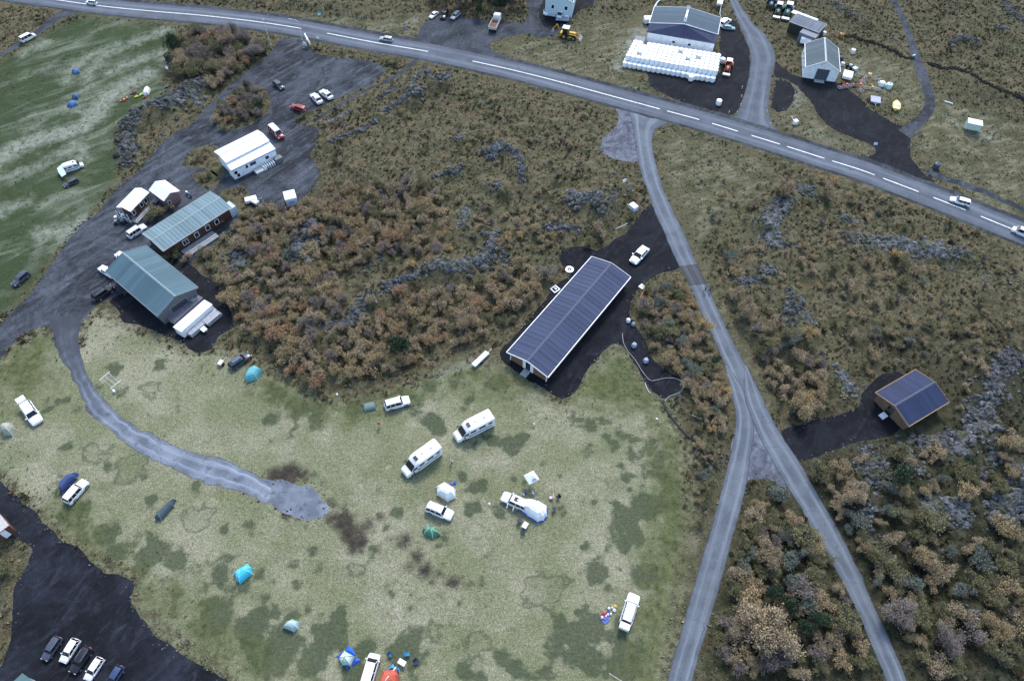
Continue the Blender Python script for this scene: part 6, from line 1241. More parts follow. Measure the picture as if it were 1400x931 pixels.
for (px, py, dx, dy, L, lab) in ((1297,141,7,2,1.8,'short white pipe section on the dry grass right of the farm track'), (1249,77,3,-1,.9,'white culvert end where the wall meets the farm track'), (1205,116,6,2,1.6,'pale blue pipe piece right of the yellow machine')):
    q = at(px, py); o = MB().bar((-L / 2, 0, .2), (L / 2, 0, .2), .18, 10).bar((-L / 2, 0, .2), (-L / 2 - .1, 0, .2), .22, 10).build('pipe_section', plain((.7,.78,.8), .5)); o.location = (q.x, q.y, height([(q.x, q.y)])[0]); o.rotation_euler.z = head(dx, dy, px, py); tag(o, lab, 'pipe')
p = at(1161, 93, .3); r = empty('farm_cart', (p.x, p.y, 0), head(12, 7, 1161, 93), 'dark empty farm cart frame right of the white barn', 'cart')
MB().box((0, 0, .55), (3.2, .1, .15)).box((0, .9, .55), (3.2, .1, .15)).box((0, .45, .5), (.15, 1.0, .12)).box((-1.2, .45, .5), (.15, 1.0, .12)).build('frame', M['rubber'], r); MB().box((1.3, .4, .75), (1.0, 1.1, .3)).build('load', plain((.6,.75,.82), .5), r)
for x in (-.6, .6): MB().bar((x, -.2, .4), (x, 0, .4), .4, 12).build('wheel', M['tyre'], r); MB().bar((x, .95, .4), (x, 1.15, .4), .4, 12).build('wheel', M['tyre'], r)
# ------------------------------------------------------------------ old turf-and-stone walls (dark lines over the heath)
def in_flat(P, margin=.7, solid_only=False):
    P = np.atleast_2d(P); d = np.full(len(P), -9.)
    for q in ([] if solid_only else flat_polys): d = np.maximum(d, sdf_poly(P, q, 9.))
    for isl in ISL_W: d = np.where(sdf_poly(P, isl, 9.) > .3, -9, d)
    for x, y, r in SOLID: d = np.maximum(d, r - np.hypot(P[:, 0] - x, P[:, 1] - y))
    return d > -margin
ISL_W = [ats(i) for i in ISLANDS]
SOLID = []
for o in list(C.objects):
    if o.parent is None and o.get('category') and o['category'] not in ('silage bale', 'building', 'barn', 'house', 'shed', 'cottage', 'cabin'):
        SOLID.append((o.location.x, o.location.y, {'car': 2.2, 'van': 2.4, 'motorhome': 3.4, 'truck': 3.6, 'tent': 2.0, 'tractor': 2.2}.get(o['category'], .8)))
for px, py, r in [(778,432,0),(1245,545,6.5),(208,385,10),(258,302,0),(182,275,4.5),(225,262,4),(335,205,8),(930,40,15),(1125,78,7),(1103,35,6),(765,0,6)]:
    if r: q = at(px, py, 1.5); SOLID.append((q.x, q.y, r))
for (a, b2) in (((694,482),(863,379)), ):
    pass
for t in np.linspace(0, 1, 8):
    q = at(721 + (835 - 721) * t, 498 + (365 - 498) * t, 2.5); SOLID.append((q.x, q.y, 5.4))
for t in np.linspace(0, 1, 7):
    q = at(209 + (302 - 209) * t, 331 + (273 - 331) * t, 2.5); SOLID.append((q.x, q.y, 3.6))
# ------------------------------------------------------------------ lava rocks
def rock_mesh(seed, sub=2):
    bm = bmesh.new(); bmesh.ops.create_icosphere(bm, subdivisions=sub, radius=1); rr = random.Random(seed)
    pl = [(Vector((rr.uniform(-1, 1), rr.uniform(-1, 1), rr.uniform(-.3, 1))).normalized(), rr.uniform(.45, .8)) for _ in range(7)]
    for v in bm.verts:
        d = v.co.normalized(); s = 1.0
        for nn, k in pl:
            dd = d.dot(nn)
            if dd > k: s = min(s, k / dd)
        s *= 1 + rr.uniform(-.09, .09); v.co = d * s; v.co.z *= .72
    me = bpy.data.meshes.new('lava_rock'); bm.to_mesh(me); bm.free(); me.materials.append(M['rock']); return me
RM = [rock_mesh(i) for i in range(9)]
rub = rock_mesh(50, 1); RV = np.array([v.co[:] for v in rub.vertices]); RF = np.array([p.vertices[:] for p in rub.polygons])
rocks = []
def ridge(L, hw, sz, k):
    ln = np.hypot(*np.diff(L, axis=0).T).sum(); n1 = max(6, int(ln / .38)); n2 = max(6, int(hw * 2.2 / .38)) | 1
    C_ = resample(smooth_line(L, .4), n1 + 1); tn_ = np.gradient(C_, axis=0); tn_ /= np.maximum(np.hypot(*tn_.T), 1e-6)[:, None]; no = np.c_[-tn_[:, 1], tn_[:, 0]]
    t = np.linspace(-1.15, 1.15, n2); G = (C_[:, None] + no[:, None] * (t * hw)[None, :, None]).reshape(-1, 2); G = G + rng.normal(0, .05, G.shape)
    e_ = np.repeat(np.minimum(np.arange(n1 + 1), n1 - np.arange(n1 + 1)) * .38, n2); tt = np.abs(np.tile(t, n1 + 1))
    v1 = fbm(G[:, 0] * .55 + k, G[:, 1] * .55, 3, 31); rd = 1 - np.abs(2 * fbm(G[:, 0] * .9, G[:, 1] * .9 + k, 3, 41) - 1) * 2.2
    st = np.floor(v1 * 9) / 9
    z = (st * 1.5 + rd * .55 + rng.normal(0, .07, len(G)) - .55) * min(sz[1], 2.4) * .5 - sstep(.3, 1.1, tt + (v1 - .5) * 1.8) * 1.2 - (1 - sstep(0, 1.6, e_)) * .8
    i = (np.arange(n1)[:, None] * n2 + np.arange(n2 - 1)[None]).ravel(); F_ = np.c_[i, i + 1, i + n2 + 1, i + n2]
    a_, b_ = G[F_[0][1]] - G[F_[0][0]], G[F_[0][2]] - G[F_[0][1]]
    if a_[0] * b_[1] - a_[1] * b_[0] < 0: F_ = F_[:, ::-1]
    ok_ = ~in_flat(G, -.1); z = np.where(ok_, z, -1.5)
    link('lava_ridge', mesh_np('lava_ridge', np.c_[G, height(G) + z + .05], F_, [M['rock']]), None, None, 'structure')
for k, (L, hw, den, sz) in enumerate(lava_w):
    if sz[1] >= 1.2: ridge(L, hw, sz, k)
for li, (L, hw, den, sz) in enumerate(lava_w):
    ln = np.hypot(*np.diff(L, axis=0).T).sum(); N = int(ln * hw * 2 * den * 3.4) + 4
    for _ in range(N):
        t = R.random() * ln; i = 0; d = np.hypot(*np.diff(L, axis=0).T); cum = np.cumsum(d); i = int(np.searchsorted(cum, t)); i = min(i, len(d) - 1)
        f = (t - (cum[i] - d[i])) / d[i]; p = L[i] + (L[i + 1] - L[i]) * f
        a = R.gauss(0, .5); dirn = (L[i + 1] - L[i]) / d[i]; p = p + np.array([-dirn[1], dirn[0]]) * a * hw + dirn * R.uniform(-.5, .5)
        s = sz[0] + (sz[1] - sz[0]) * R.random() ** 2.6
        rocks.append((p[0], p[1], s, li))
# loose scatter on the heath
bnd = [at(-20, -20), at(1420, -20), at(1420, 950), at(-20, 950)]
VP = np.array([b_[:2] for b_ in bnd])
def rnd_view(N):
    out = []
    lo, hi = VP.min(0), VP.max(0)
    P = np.c_[rng.uniform(lo[0], hi[0], N), rng.uniform(lo[1], hi[1], N)]; return P[sdf_poly(P, VP, 3.) > -2]
sc_ = rnd_view(1500); k = (sdf_poly(sc_, field_w, 9) < -2) & (sdf_poly(sc_, meadow_w, 9) < -1)
for x, y in sc_[k]: rocks.append((x, y, R.uniform(.2, .75), -1))
rp = np.array([(a, b_) for a, b_, _, _ in rocks]); ok = ~in_flat(rp, .2); rz = height(rp)
inv = sdf_poly(rp, VP, 3.) > 0
rocks = [(*rocks[i][:3], rz[i], rocks[i][3]) for i in range(len(rocks)) if ok[i]]
camv = np.array([0, 0, CAMH])
rocks.sort(key=lambda q: -q[2] / math.dist((q[0], q[1], q[3]), (0, 0, CAMH)))
LM = [  # landmarks for descriptions (photo pixel, phrase)
 ((205,385),'the teal barn'),((258,302),'the pale green roofed house'),((182,275),'the brown cottage'),((335,205),'the white double house'),((397,270),'the tall white box trailer'),((440,132),'the two white saloons'),((421,57),'the white information board'),((528,53),'the silver car on the main road'),((677,31),'the dump truck'),((777,47),'the yellow digger'),((915,85),'the white bale stack'),((1125,80),'the white barn'),((1185,118),'the farm machinery'),((1265,142),'the bend of the farm track'),((1331,171),'the pump house'),((1313,275),'the white car on the main road'),((1398,318),'the white van at the right edge'),((845,185),'the pale gravel lay-by'),((866,283),'the small blue-white trailer'),((778,432),'the long slate-blue roof'),((874,349),'the white saloon on black gravel'),((942,375),'the dark repair in the side road'),((1245,545),'the timber cabin'),((1120,600),'the cabin driveway'),((1030,600),'the road fork'),((905,530),'the black soil strip'),((347,512),'the turquoise tent'),((543,551),'the white off-road car on the field'),((657,491),'the long narrow trailer'),((200,152),'the kayak meadow'),((330,145),'the upper shrub island'),((1275,345),'the big lava outcrop at the right'),((1340,560),'the long lava ridge right of the cabin'),((1190,640),'the lava patch below the driveway'),((1060,320),'the lava rubble near the upper right'),((1085,430),'the lava rubble in the right heath'),((690,210),'the upper middle boulders'),((650,360),'the lava band in the middle'),((420,325),'the giant boulders at the left middle'),((470,440),'the lower left lava band'),((800,285),'the lava outcrop above the black yard'),((560,130),'the long upper outcrop'),((480,185),'the outcrop by the footpath'),((1180,800),'the east branch road'),((970,830),'the west branch road'),((1060,760),'the wooded triangle'),((1300,900),'the bottom right corner'),((1280,780),'the lower right thicket'),((60,885),'the five parked cars'),((740,120),'the main road above the heath'),((600,450),'the lower middle thicket'),((540,330),'the middle thicket'),((330,440),'the thicket right of the teal barn')]
LMw = np.array([at(*q)[:2] for q, _ in LM])
def where(x, y):
    d = np.hypot(*(LMw - np.array([x, y])).T); i = int(d.argmin()); dx, dy = x - LMw[i][0], y - LMw[i][1]
    if d[i] < 3: rel = 'in or right beside'
    else:
        a = math.degrees(math.atan2(dy, dx)) % 360
        rel = ['right of', 'above-right of', 'above', 'above-left of', 'left of', 'below-left of', 'below', 'below-right of'][int((a + 22.5) // 45) % 8]
    dist = 'just ' if 3 <= d[i] < 9 else ('well ' if d[i] > 20 else '')
    return dist + rel + ' ' + LM[i][1]
nthing = 0; rubble = []
for x, y, s, z, li in rocks:
    if nthing < 290 and s > .9:
        o = link('lava_boulder', RM[nthing % 9]); nthing += 1
        sx, sy, sz_ = s * .5 * R.uniform(.8, 1.25), s * .5 * R.uniform(.7, 1.1), s * .5 * R.uniform(.7, 1.15)
        o.scale = (sx, sy, sz_); o.location = (x, y, z + sz_ * .25); o.rotation_euler = (R.uniform(-.3, .3), R.uniform(-.3, .3), R.uniform(0, 6.28))
        w_ = 'huge' if s > 2.4 else ('large' if s > 1.5 else 'middling'); sh = 'flat' if sz_ < .4 * s else ('upright' if sz_ > sx * 1.1 else 'rounded'); lab = f'{w_} {sh} lava boulder {where(x, y)}'; tag(o, lab, 'boulder', lab + ', alike')
    else: rubble.append((x, y, s, z))
def scatter_mesh(name, TV, TF, pos, scl, rot, cols=None, mat=None, jitter=.0, kind='stuff', label=None, parent=None):
    N = len(pos); c, s = np.cos(rot), np.sin(rot); V = np.repeat(TV[None], N, 0) * scl[:, None, :]
    if jitter: V = V * (1 + rng.uniform(-jitter, jitter, V.shape))
    X_ = V[..., 0] * c[:, None] - V[..., 1] * s[:, None]; Y_ = V[..., 0] * s[:, None] + V[..., 1] * c[:, None]
    V = np.stack([X_, Y_, V[..., 2]], -1) + pos[:, None]; F = (TF[None] + np.arange(N)[:, None, None] * len(TV)).reshape(-1, TF.shape[1])
    fc = None if cols is None else np.repeat(cols, len(TF), 0) * rng.uniform(.75, 1.25, (N * len(TF), 1))
    o = link(name, mesh_np(name, V.reshape(-1, 3), F, [mat], col=fc), None, parent, kind)
    if label: o['label'] = label
    return o
q = np.array(rubble); s = q[:, 2]
scatter_mesh('lava_rubble', RV, RF, np.c_[q[:, 0], q[:, 1], q[:, 3] + s * .1], np.c_[s * rng.uniform(.4, .6, len(s)), s * rng.uniform(.35, .5, len(s)), s * rng.uniform(.3, .6, len(s))], rng.uniform(0, 6.28, len(s)), None, M['rock'], .12, label='broken grey lava rubble spread in bands over the heath')['category'] = 'rubble'
for nm, pts, lab in (('turf_wall', [(1157,50),(1172,53),(1190,58),(1205,63),(1222,72),(1235,79),(1247,80)], 'dark overgrown stone wall left of the farm track'), ('turf_wall', [(1270,87),(1280,93),(1295,98),(1310,98),(1330,106),(1350,116),(1370,126),(1400,137),(1430,150)], 'dark overgrown stone wall right of the farm track')):
    L = smooth_line(ats(pts), .35); n_ = len(L) * 3; L3 = np.repeat(L, 3, 0) + rng.normal(0, .28, (n_, 2)); ss_ = rng.uniform(.5, .95, n_)
    o = scatter_mesh(nm, RV, RF, np.c_[L3, height(L3) + .12], np.c_[ss_ * .55, ss_ * .5, ss_ * .5], rng.uniform(0, 6.28, n_), np.tile([.022, .025, .02], (n_, 1)), M['cover'], .1, None, lab); o['category'] = 'wall'
# ------------------------------------------------------------------ ground cover
def blade_template(nb, seed, h=1.0):
    rr = random.Random(seed); V = []; F = []
    for i in range(nb):
        a = i * 2 * PI / nb + rr.uniform(-.3, .3); r1 = rr.uniform(.7, 1.1); ca, sa = math.cos(a), math.sin(a); wd = rr.uniform(.25, .45)
        b = len(V); V += [(-sa * wd * .4, ca * wd * .4, 0), (sa * wd * .4, -ca * wd * .4, 0), (ca * r1 + sa * wd, sa * r1 - ca * wd, h * rr.uniform(.3, .7)), (ca * r1 * .75 - sa * wd, sa * r1 * .75 + ca * wd, h * rr.uniform(.7, 1.))]
        F += [(b, b + 1, b + 2), (b, b + 2, b + 3)]
    return np.array(V), np.array(F)
BT = [blade_template(k, k) for k in (4, 5)]
pal_heath = np.array([(.085,.075,.040),(.066,.068,.034),(.125,.108,.062),(.045,.052,.026),(.098,.056,.034),(.185,.165,.105),(.080,.082,.042),(.058,.055,.034)])
P = rnd_view(80000); fs, ms = sdf_poly(P, field_w, 9), sdf_poly(P, meadow_w, 9); P = P[(fs < .3) & (ms < .5)]; P = P[~in_flat(P, .1)]
vv = np.full(len(P), -12.)
for v_ in verge_w: vv = np.maximum(vv, sdf_poly(P, v_, 9))
nz = fbm(P[:, 0] * .25, P[:, 1] * .25, 3, 21); idx = (np.clip(nz * 2.2 - .6, 0, .999) * 5).astype(int); idx = (idx + rng.integers(0, 4, len(P))) % len(pal_heath)
ms_ = sstep(-12, 12, sdf_poly(P, ats(VIGNETTE_MOSS), 30) + (fbm(P[:, 0] / 20, P[:, 1] / 20, 3, 5) - .5) * 40)[:, None]; cc = pal_heath[idx] * (1 - .5 * ms_); vm_ = (vv > -1)[:, None]; cc = np.where(vm_, np.array([.165,.160,.098]) * rng.uniform(.7, 1.3, (len(P), 1)), cc)  # tussock colours darkened by the same painted vignette
sz_ = rng.uniform(.13, .38, len(P)) * np.where(vv > -1, .8, 1) * (1 + .5 * (nz > .6)); zz = height(P)
for k in range(2):
    m_ = (np.arange(len(P)) % 2) == k
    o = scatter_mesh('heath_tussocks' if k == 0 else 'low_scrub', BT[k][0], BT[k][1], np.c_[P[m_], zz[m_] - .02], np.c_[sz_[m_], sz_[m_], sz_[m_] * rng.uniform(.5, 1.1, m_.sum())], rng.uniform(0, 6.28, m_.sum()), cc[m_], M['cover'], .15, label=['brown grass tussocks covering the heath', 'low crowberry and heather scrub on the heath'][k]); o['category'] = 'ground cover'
# short grass tufts in the field margins and meadow
P = rnd_view(30000); fs, ms = sdf_poly(P, field_w, 9), sdf_poly(P, meadow_w, 9); P = P[((fs > .3) & (fs < 5)) | (ms > .5)]; P = P[~in_flat(P, .0)]
cc = np.array([(.10,.115,.05),(.15,.15,.08),(.07,.09,.035)])[rng.integers(0, 3, len(P))]; s_ = rng.uniform(.10, .26, len(P))
o = scatter_mesh('grass_tufts', *BT[0], np.c_[P, height(P) - .01], np.c_[s_, s_, s_ * .8], rng.uniform(0, 6.28, len(P)), cc, M['cover'], .1, label='short grass tufts on the meadow and field margins'); o['category'] = 'grass'
# stones and weeds along the edges of gravel
edge = []
for q in flat_polys[:13]:
    for i in range(len(q)):
        a, b_ = q[i - 1], q[i]; L_ = np.hypot(*(b_ - a)); 
        for _ in range(int(L_ * 2.2)): edge.append(a + (b_ - a) * R.random() + rng.normal(0, .45, 2))
edge = np.array(edge); edge = edge[sdf_poly(edge, VP, 3.) > -1]; onr = np.zeros(len(edge), bool)
for q in flat_polys[13:]: onr |= sdf_poly(edge, q, 3.) > .15
edge = edge[~onr]; s_ = rng.uniform(.08, .3, len(edge))
o = scatter_mesh('edge_stones', RV, RF, np.c_[edge, height(edge) + .04], np.c_[s_, s_ * .8, s_ * .7], rng.uniform(0, 6.28, len(edge)), np.array([(.03,.03,.034),(.07,.07,.075),(.06,.065,.03),(.12,.12,.12)])[rng.integers(0, 4, len(edge))], M['cover'], .1, label='loose stones and weeds along the gravel edges'); o['category'] = 'stones'
# ------------------------------------------------------------------ shrubs and trees
LEAF = {
 'ochre': mat_leaf('ochre_leaves', (.29,.220,.118), (.35,.265,.140)), 'golden': mat_leaf('golden_leaves', (.37,.265,.115), (.41,.285,.12)), 'tawny': mat_leaf('tawny_leaves', (.27,.210,.130), (.35,.270,.165)),
 'rusty': mat_leaf('rusty_leaves', (.29,.185,.105), (.33,.21,.115)), 'olive': mat_leaf('olive_leaves', (.130,.128,.060), (.19,.175,.085)), 'grey-brown': mat_leaf('grey_brown_twigs', (.185,.155,.135), (.235,.195,.165)),
 'grey-green': mat_leaf('grey_green_leaves', (.12,.145,.115), (.165,.19,.15)), 'dark green': mat_leaf('dark_green_needles', (.030,.048,.028), (.045,.070,.040))}
twig = mat_leaf('twigs', (.125,.105,.100), (.17,.145,.135), .4); trunkm = mat_leaf('trunk_bark', (.12,.10,.09), (.2,.18,.16), .2)
def crown_mesh(color, seed, nt_=230, dens=4, flat=.72, leaf=.075, twigs=True):
    rg = np.random.default_rng(seed); nl = rg.integers(6, 10); lob = []
    for i in range(nl):
        a = rg.uniform(0, 2 * PI); r0 = rg.uniform(.25, .74) if i else .1; lob.append((math.cos(a) * r0, math.sin(a) * r0, rg.uniform(.35, .62), rg.uniform(.2, .44)))
    lob = np.array(lob); V = []; F = []; MI = []; SH = []
    for t in range(nt_):
        L_ = lob[rg.integers(0, nl)]; d = rg.normal(size=3); d[2] = abs(d[2]) * .9 + .1 * d[2]; d /= np.linalg.norm(d)
        bare = rg.random() < .22; end = L_[:3] + d * L_[3] * (rg.uniform(.55, 1.15) + (.35 if rg.random() < .12 else 0)); end[2] *= flat / .72; base = end * np.array([.35, .35, .35])
        if twigs:
            w_ = .016; sd = np.cross(end - base, [0, 0, 1]); sd = sd / (np.linalg.norm(sd) + 1e-6) * w_; b = len(V); V += [base + sd, base - sd, end * 1.06, end * 1.06]; F.append((b, b + 1, b + 2, b + 3)); MI.append(1); SH.append(rg.uniform(.2, .9))
        hh = .25 + .6 * np.clip(end[2], 0, 1)
        for l in range(1 if bare else dens + 1):
            c = end + rg.normal(size=3) * .055; u = rg.normal(size=3); u /= np.linalg.norm(u); v2 = np.cross(u, rg.normal(size=3)); v2 /= np.linalg.norm(v2) + 1e-6; s = leaf * rg.uniform(.5, 1.1)
            u = u * np.array([1, 1, .45]) + d * .35; v2 = v2 * np.array([1, 1, .5]); b = len(V); V += [c - u * s, c + v2 * s * .55, c + u * s * 1.1, c - v2 * s * .55]; F.append((b, b + 1, b + 2, b + 3)); MI.append(0); SH.append(np.clip(rg.uniform(0, 1), 0, 1))
    return mesh_np('crown', V, F, [LEAF[color], twig], shade=SH, mi=MI)
def stem_mesh(seed, n_=5):
    rg = random.Random(seed); m = MB()
    for i in range(n_): a = rg.uniform(0, 6.28); r_ = rg.uniform(.15, .5); m.bar((math.cos(a) * .05, math.sin(a) * .05, -.1), (math.cos(a) * r_, math.sin(a) * r_, .45), .028, 5, .012)
    me = m.build('stems', trunkm, mesh_only=True); a = me.attributes.new('shade', 'FLOAT', 'FACE'); a.data.foreach_set('value', np.full(len(me.polygons), .5, np.float32)); return me
CM = {}
for ci, c_ in enumerate(LEAF):
    if c_ == 'dark green': CM[c_] = [crown_mesh(c_, 900 + k, 300, 6, .95, .085, False) for k in range(3)]
    elif c_ == 'grey-brown': CM[c_] = [crown_mesh(c_, 700 + k, 420, 2, .8, .05) for k in range(4)]
    else: CM[c_] = [crown_mesh(c_, 100 * ci + k, 400, 4, leaf=.052) for k in range(5)]
BIG = {c_: crown_mesh(c_, 3000 + i, 1400, 5, .8, .035) for i, c_ in enumerate(('tawny', 'grey-brown', 'ochre'))}
SM = [stem_mesh(i) for i in range(4)]
placed = []; shrubs = []
def try_shrub(x, y, rad, col, hf=.8, force=False, sp=.58):
    if not force:
        for (a, b_, r_) in placed:
            if (a - x) ** 2 + (b_ - y) ** 2 < ((r_ + rad) * sp) ** 2: return False
    placed.append((x, y, rad)); shrubs.append((x, y, rad, col, hf)); return True
W1 = dict(ochre=4.5, tawny=4, rusty=1.8, olive=1.2); W2 = dict(ochre=3.5, tawny=3.5, golden=1.0, olive=1.5); W3 = dict(olive=4, tawny=3, rusty=1); W4 = {'tawny': 3, 'ochre': 3.5, 'olive': 2.5, 'golden': .6}
W1['grey-brown'] = 2.6; W2['grey-brown'] = 1.5; W3['grey-brown'] = 1.5; W4['grey-brown'] = 1.5; W3['dark green'] = 1.0; W4['grey-green'] = 1.0; W2['grey-green'] = .5
W6 = {'tawny': 3, 'ochre': 3, 'olive': 4, 'grey-brown': 1.2, 'grey-green': 1.0, 'dark green': .15}
W5 = {'tawny': 2, 'rusty': 1.2, 'olive': 3, 'grey-brown': 3, 'dark green': .25}
# prominent ones, measured in the photo: px, py, radius px, colour
for px, py, rp, col in [(640,443,21,'tawny'),(521,492,21,'ochre'),(549,480,18,'dark green'),(481,492,14,'ochre'),(376,466,24,'rusty'),(434,525,14,'rusty'),(400,505,14,'rusty'),(410,488,16,'tawny'),(455,490,15,'grey-brown'),(500,470,14,'tawny'),(579,278,9,'golden'),(613,341,8,'golden'),(537,443,12,'ochre'),(628,277,9,'tawny'),(668,283,9,'tawny'),(700,420,18,'tawny'),(720,400,18,'ochre'),(675,400,15,'tawny'),(690,380,12,'grey-brown'),(600,420,15,'tawny'),(580,440,12,'ochre'),(560,365,9,'golden'),(487,358,9,'ochre'),(820,320,16,'tawny'),(805,332,10,'olive'),(862,296,9,'olive'),(830,262,8,'tawny'),
    (917,492,17,'ochre'),(950,505,14,'grey-green'),(945,525,14,'tawny'),(990,548,14,'tawny'),(975,545,12,'tawny'),(985,570,10,'ochre'),(953,607,11,'ochre'),(967,650,12,'grey-green'),(955,585,8,'olive'),(885,395,12,'olive'),(905,390,12,'grey-green'),(925,400,12,'olive'),(900,415,13,'grey-green'),(880,425,12,'olive'),(925,425,13,'grey-brown'),(945,440,12,'tawny'),(915,445,12,'grey-green'),(890,450,12,'olive'),(950,465,13,'tawny'),(925,470,13,'grey-green'),(895,472,10,'tawny'),(965,490,13,'tawny'),(985,520,13,'ochre'),(965,530,12,'grey-brown'),(975,500,10,'dark green'),(940,500,10,'grey-green'),
    (1040,868,44,'tawny'),(1015,860,26,'tawny'),(1060,895,28,'grey-brown'),(1050,840,20,'tawny'),(1025,792,18,'ochre'),(1085,770,22,'grey-green'),(1075,795,20,'grey-green'),(1110,790,20,'olive'),(1105,825,20,'grey-green'),(1115,850,16,'dark green'),(1095,860,14,'dark green'),(1140,870,18,'tawny'),(1170,880,19,'ochre'),(1150,905,18,'ochre'),(1115,880,16,'tawny'),(1120,915,16,'olive'),(1090,925,16,'tawny'),(1185,905,14,'olive'),(1085,710,14,'ochre'),(1075,735,14,'grey-green'),(1115,740,15,'ochre'),(1060,740,14,'grey-brown'),(1040,720,12,'olive'),(1130,765,14,'olive'),(1145,805,14,'tawny'),(1155,835,12,'olive'),(1170,855,10,'tawny'),(1045,690,10,'tawny'),(1060,700,10,'olive'),(1020,740,12,'olive'),(1010,760,12,'olive'),(1055,812,14,'dark green'),(1075,830,14,'dark green'),
    (1085,560,24,'ochre'),(1070,540,15,'tawny'),(1115,555,16,'tawny'),(1105,520,14,'ochre'),(1060,515,14,'tawny'),(1065,270,17,'tawny'),(1132,265,16,'tawny'),(1165,273,12,'ochre'),(1182,297,8,'ochre'),(1030,280,12,'tawny'),(1000,350,12,'grey-green'),(1005,365,11,'tawny'),(1018,430,20,'tawny'),(1005,405,14,'tawny'),(1030,455,14,'grey-brown'),(1235,362,15,'olive'),(1255,370,12,'tawny'),(1235,388,14,'olive'),(1215,378,10,'tawny'),(1155,392,14,'tawny'),(1105,375,9,'tawny'),(1132,343,8,'ochre'),(1340,415,12,'olive'),(1215,455,12,'ochre'),(1305,455,12,'olive'),(213,291,14,'olive'),(205,297,10,'olive'),(232,283,9,'olive'),(222,287,9,'tawny'),(240,347,13,'olive'),(254,354,11,'tawny'),(228,352,9,'olive'),(293,298,9,'olive'),(300,303,8,'tawny'),(285,238,8,'olive'),(275,243,7,'olive'),(305,175,9,'olive'),(295,163,9,'ochre'),(625,10,13,'dark green'),(640,8,13,'dark green'),(655,12,13,'dark green'),(668,6,12,'dark green'),(690,15,13,'dark green'),(700,6,12,'dark green'),(715,4,12,'dark green'),(610,6,12,'dark green'),(598,4,11,'dark green'),(680,17,11,'dark green'),(645,2,12,'grey-green'),(655,22,9,'dark green'),(240,70,13,'dark green'),(236,88,10,'dark green'),(1195,520,0,'')]:
    if rp: q = at(px, py, .8); e_ = at(px + rp, py, .8); try_shrub(q.x, q.y, (e_ - q).length, col, .75, True)
ZONES = [ # polygon, tries, radius range (m), weights
 ([(232,62),(262,45),(320,45),(365,62),(380,78),(345,92),(318,112),(300,132),(268,118),(240,108)], 400, (1.7, 3.0), W5, .4),
 ([(290,150),(303,140),(322,122),(345,116),(360,122),(368,140),(362,160),(335,172),(305,174)], 120, (1.2, 2.1), W5, .42),
 ([(195,292),(205,282),(240,268),(256,270),(225,300),(205,312)], 60, (1.3, 2.0), {'olive': 3, 'tawny': 1}, .42, True),
 ([(218,345),(240,330),(262,345),(275,345),(300,345),(300,375),(262,370),(240,368)], 90, (1.4, 2.1), {'olive': 3, 'tawny': 2}, .42, True),
 ([(300,290),(320,278),(345,290),(375,290),(355,320),(320,330),(300,345)], 50, (1.0, 1.9), W1),
 ([(255,222),(282,204),(290,215),(285,230),(262,230)], 30, (.8, 1.3), W3, .45, True),
 ([(330,295),(400,285),(455,262),(540,258),(600,290),(590,340),(560,360),(520,360),(470,380),(490,420),(440,470),(450,530),(420,535),(370,490),(330,460),(305,420),(298,380),(320,345)], 1100, (1.3, 2.5), W1, .46),
 ([(450,265),(600,255),(620,330),(600,360),(480,360)], 240, (1.1, 2.0), W1, .5),
 ([(450,460),(500,410),(560,400),(640,390),(700,360),(760,370),(740,410),(700,450),(660,470),(600,480),(545,515),(470,520),(440,520)], 380, (1.1, 2.3), W1, .5),
 ([(430,180),(560,90),(620,100),(850,150),(870,260),(800,270),(700,330),(640,300),(560,250),(440,260)], 80, (.5, 1.1), W2),
 ([(640,290),(760,280),(840,330),(760,340),(700,380),(640,340)], 70, (.6, 1.2), W2),
 ([(868,395),(935,374),(978,466),(1000,540),(992,600),(955,600),(930,540),(890,470),(866,430)], 260, (1.0, 2.0), W2, .48),
 ([(940,600),(990,610),(982,690),(955,760),(940,700)], 50, (.6, 1.3), W3),
 ([(960,260),(1130,240),(1400,330),(1400,480),(1290,480),(1180,480),(1060,480),(1010,440),(960,340)], 150, (.6, 1.5), W4),
 ([(1010,440),(1110,440),(1140,520),(1150,560),(1080,590),(1050,545)], 200, (1.1, 2.2), W2, .5),
 ([(1140,440),(1400,420),(1400,500),(1310,600),(1290,520),(1250,500),(1180,520)], 55, (.7, 1.6), W4),
 ([(1100,640),(1240,600),(1400,600),(1400,931),(1260,931),(1190,800),(1140,720)], 330, (1.2, 2.8), W6, .54),
 ([(1130,690),(1180,780),(1260,931),(1300,931),(1230,780),(1170,690)], 200, (1.3, 2.4), W6, .5),
 ([(1035,670),(1080,680),(1150,800),(1205,931),(955,931),(990,800),(1015,700)], 380, (1.3, 2.7), W6, .46),
 ([(580,-4),(650,-6),(735,-4),(720,14),(690,22),(660,18),(630,14),(600,10)], 300, (2.0, 3.2), {'dark green': 5, 'grey-green': 1}),
 ([(0,740),(26,748),(20,800),(12,860),(0,900)], 26, (1.0, 1.8), W3), ([(0,490),(14,495),(12,510),(0,512)], 6, (1.0, 1.6), W3),
 ([(470,70),(500,78),(560,88),(540,100),(500,112)], 14, (.7, 1.3), {'olive': 3, 'grey-green': 1}), ([(408,52),(445,60),(450,70),(420,76),(410,68)], 14, (.8, 1.5), W3), ([(396,152),(420,150),(430,162),(405,172)], 12, (1.0, 1.6), {'olive': 3, 'tawny': 1}),
 ([(430,165),(480,135),(470,170),(440,185)], 14, (.6, 1.1), W3), ([(960,-5),(1000,-5),(990,20),(965,20)], 8, (.6, 1.2), W3), ([(350,0),(480,10),(560,30),(470,28),(370,12)], 20, (.6, 1.1), W3),
]
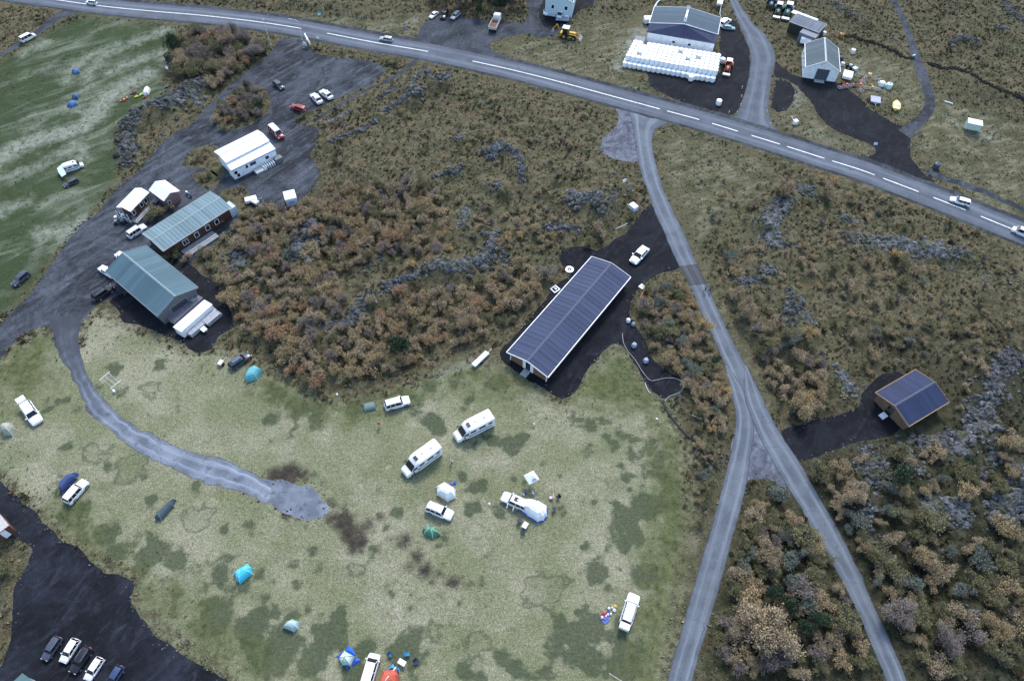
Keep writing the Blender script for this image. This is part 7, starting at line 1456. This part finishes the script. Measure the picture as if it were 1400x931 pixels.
for poly, N, (r0, r1), wts, *opt in ZONES:
    sp = opt[0] if opt else .58
    w_ = ats(poly); lo, hi = w_.min(0), w_.max(0); P = np.c_[rng.uniform(lo[0], hi[0], N * 3), rng.uniform(lo[1], hi[1], N * 3)]
    P = P[sdf_poly(P, w_, 9) > 0][:N * 2]; P = P[~in_flat(P, .6, len(opt) > 1)]
    for L, hw, den, sz in lava_w: P = P[dist_line(P, L) > hw * .75] if len(P) else P
    ks, vs = list(wts), list(wts.values())
    for x, y in P[:N]: try_shrub(x, y, r0 + (r1 - r0) * R.random() ** 1.4, R.choices(ks, vs)[0], R.uniform(.65, .9), False, sp)
shrubs.sort(key=lambda q: -q[2] / math.dist((q[0], q[1], 0), (0, 0, CAMH)))
cnt = {}; NAMES = {'grey-brown': ('willow_shrub', 'bare willow shrub', 'shrub'), 'grey-green': ('willow_bush', 'willow bush', 'bush'), 'dark green': ('spruce_tree', 'spruce tree', 'tree'), 'olive': ('willow_bush', 'willow bush', 'bush')}
rest = []
sh_z = height([(q[0], q[1]) for q in shrubs])
for (x, y, rad, col, hf), z in zip(shrubs, sh_z):
    nm, what, cat = NAMES.get(col, ('birch_shrub', 'birch shrub', 'shrub')); cnt[nm] = cnt.get(nm, 0) + 1
    if cnt[nm] > 292: rest.append((x, y, rad, col, hf, z)); continue
    size = 'large' if rad > 2.0 else ('small' if rad < 1.15 else 'medium'); lab = f'{size} {col} {what} {where(x, y)}'
    H = rad * 1.75 * hf * (1.5 if col == 'dark green' else 1)
    r = empty(nm, (x, y, z), R.uniform(0, 6.28), lab, cat, lab + ', alike'); r.scale = (rad * R.uniform(.9, 1.12), rad * R.uniform(.72, 1.05), H)
    link('crown', BIG[col] if rad > 2.6 and col in BIG else R.choice(CM[col]), None, r); link('trunk', R.choice(SM), None, r)
if rest:
    me_by = {}
    for x, y, rad, col, hf, z in rest: me_by.setdefault(col, []).append((x, y, rad, hf, z))
    VV, FF, SS, MM, mats = [], [], [], [], []
    off = 0
    for col, lst in me_by.items():
        me = CM[col][0]; v0 = np.array([v.co[:] for v in me.vertices]); f0 = np.array([p.vertices[:] for p in me.polygons]); mi0 = np.array([p.material_index for p in me.polygons]); base = len(mats); mats += [LEAF[col], twig]
        for x, y, rad, hf, z in lst:
            a = R.uniform(0, 6.28); v = v0 * np.array([rad, rad, rad * 1.75 * hf]); VV.append(np.c_[v[:, 0] * math.cos(a) - v[:, 1] * math.sin(a) + x, v[:, 0] * math.sin(a) + v[:, 1] * math.cos(a) + y, v[:, 2] + z]); FF.append(f0 + off); off += len(v0); MM.append(mi0 + base); SS.append(rng.uniform(0, 1, len(f0)))
    o = link('distant_scrub', mesh_np('distant_scrub', np.concatenate(VV), np.concatenate(FF), mats, shade=np.concatenate(SS), mi=np.concatenate(MM)), None, None, 'stuff'); o['label'] = 'smallest birch shrubs scattered through the heath'; o['category'] = 'scrub'
print('shrubs', cnt, 'rest', len(rest), 'rocks', len(rocks), 'things', nthing)
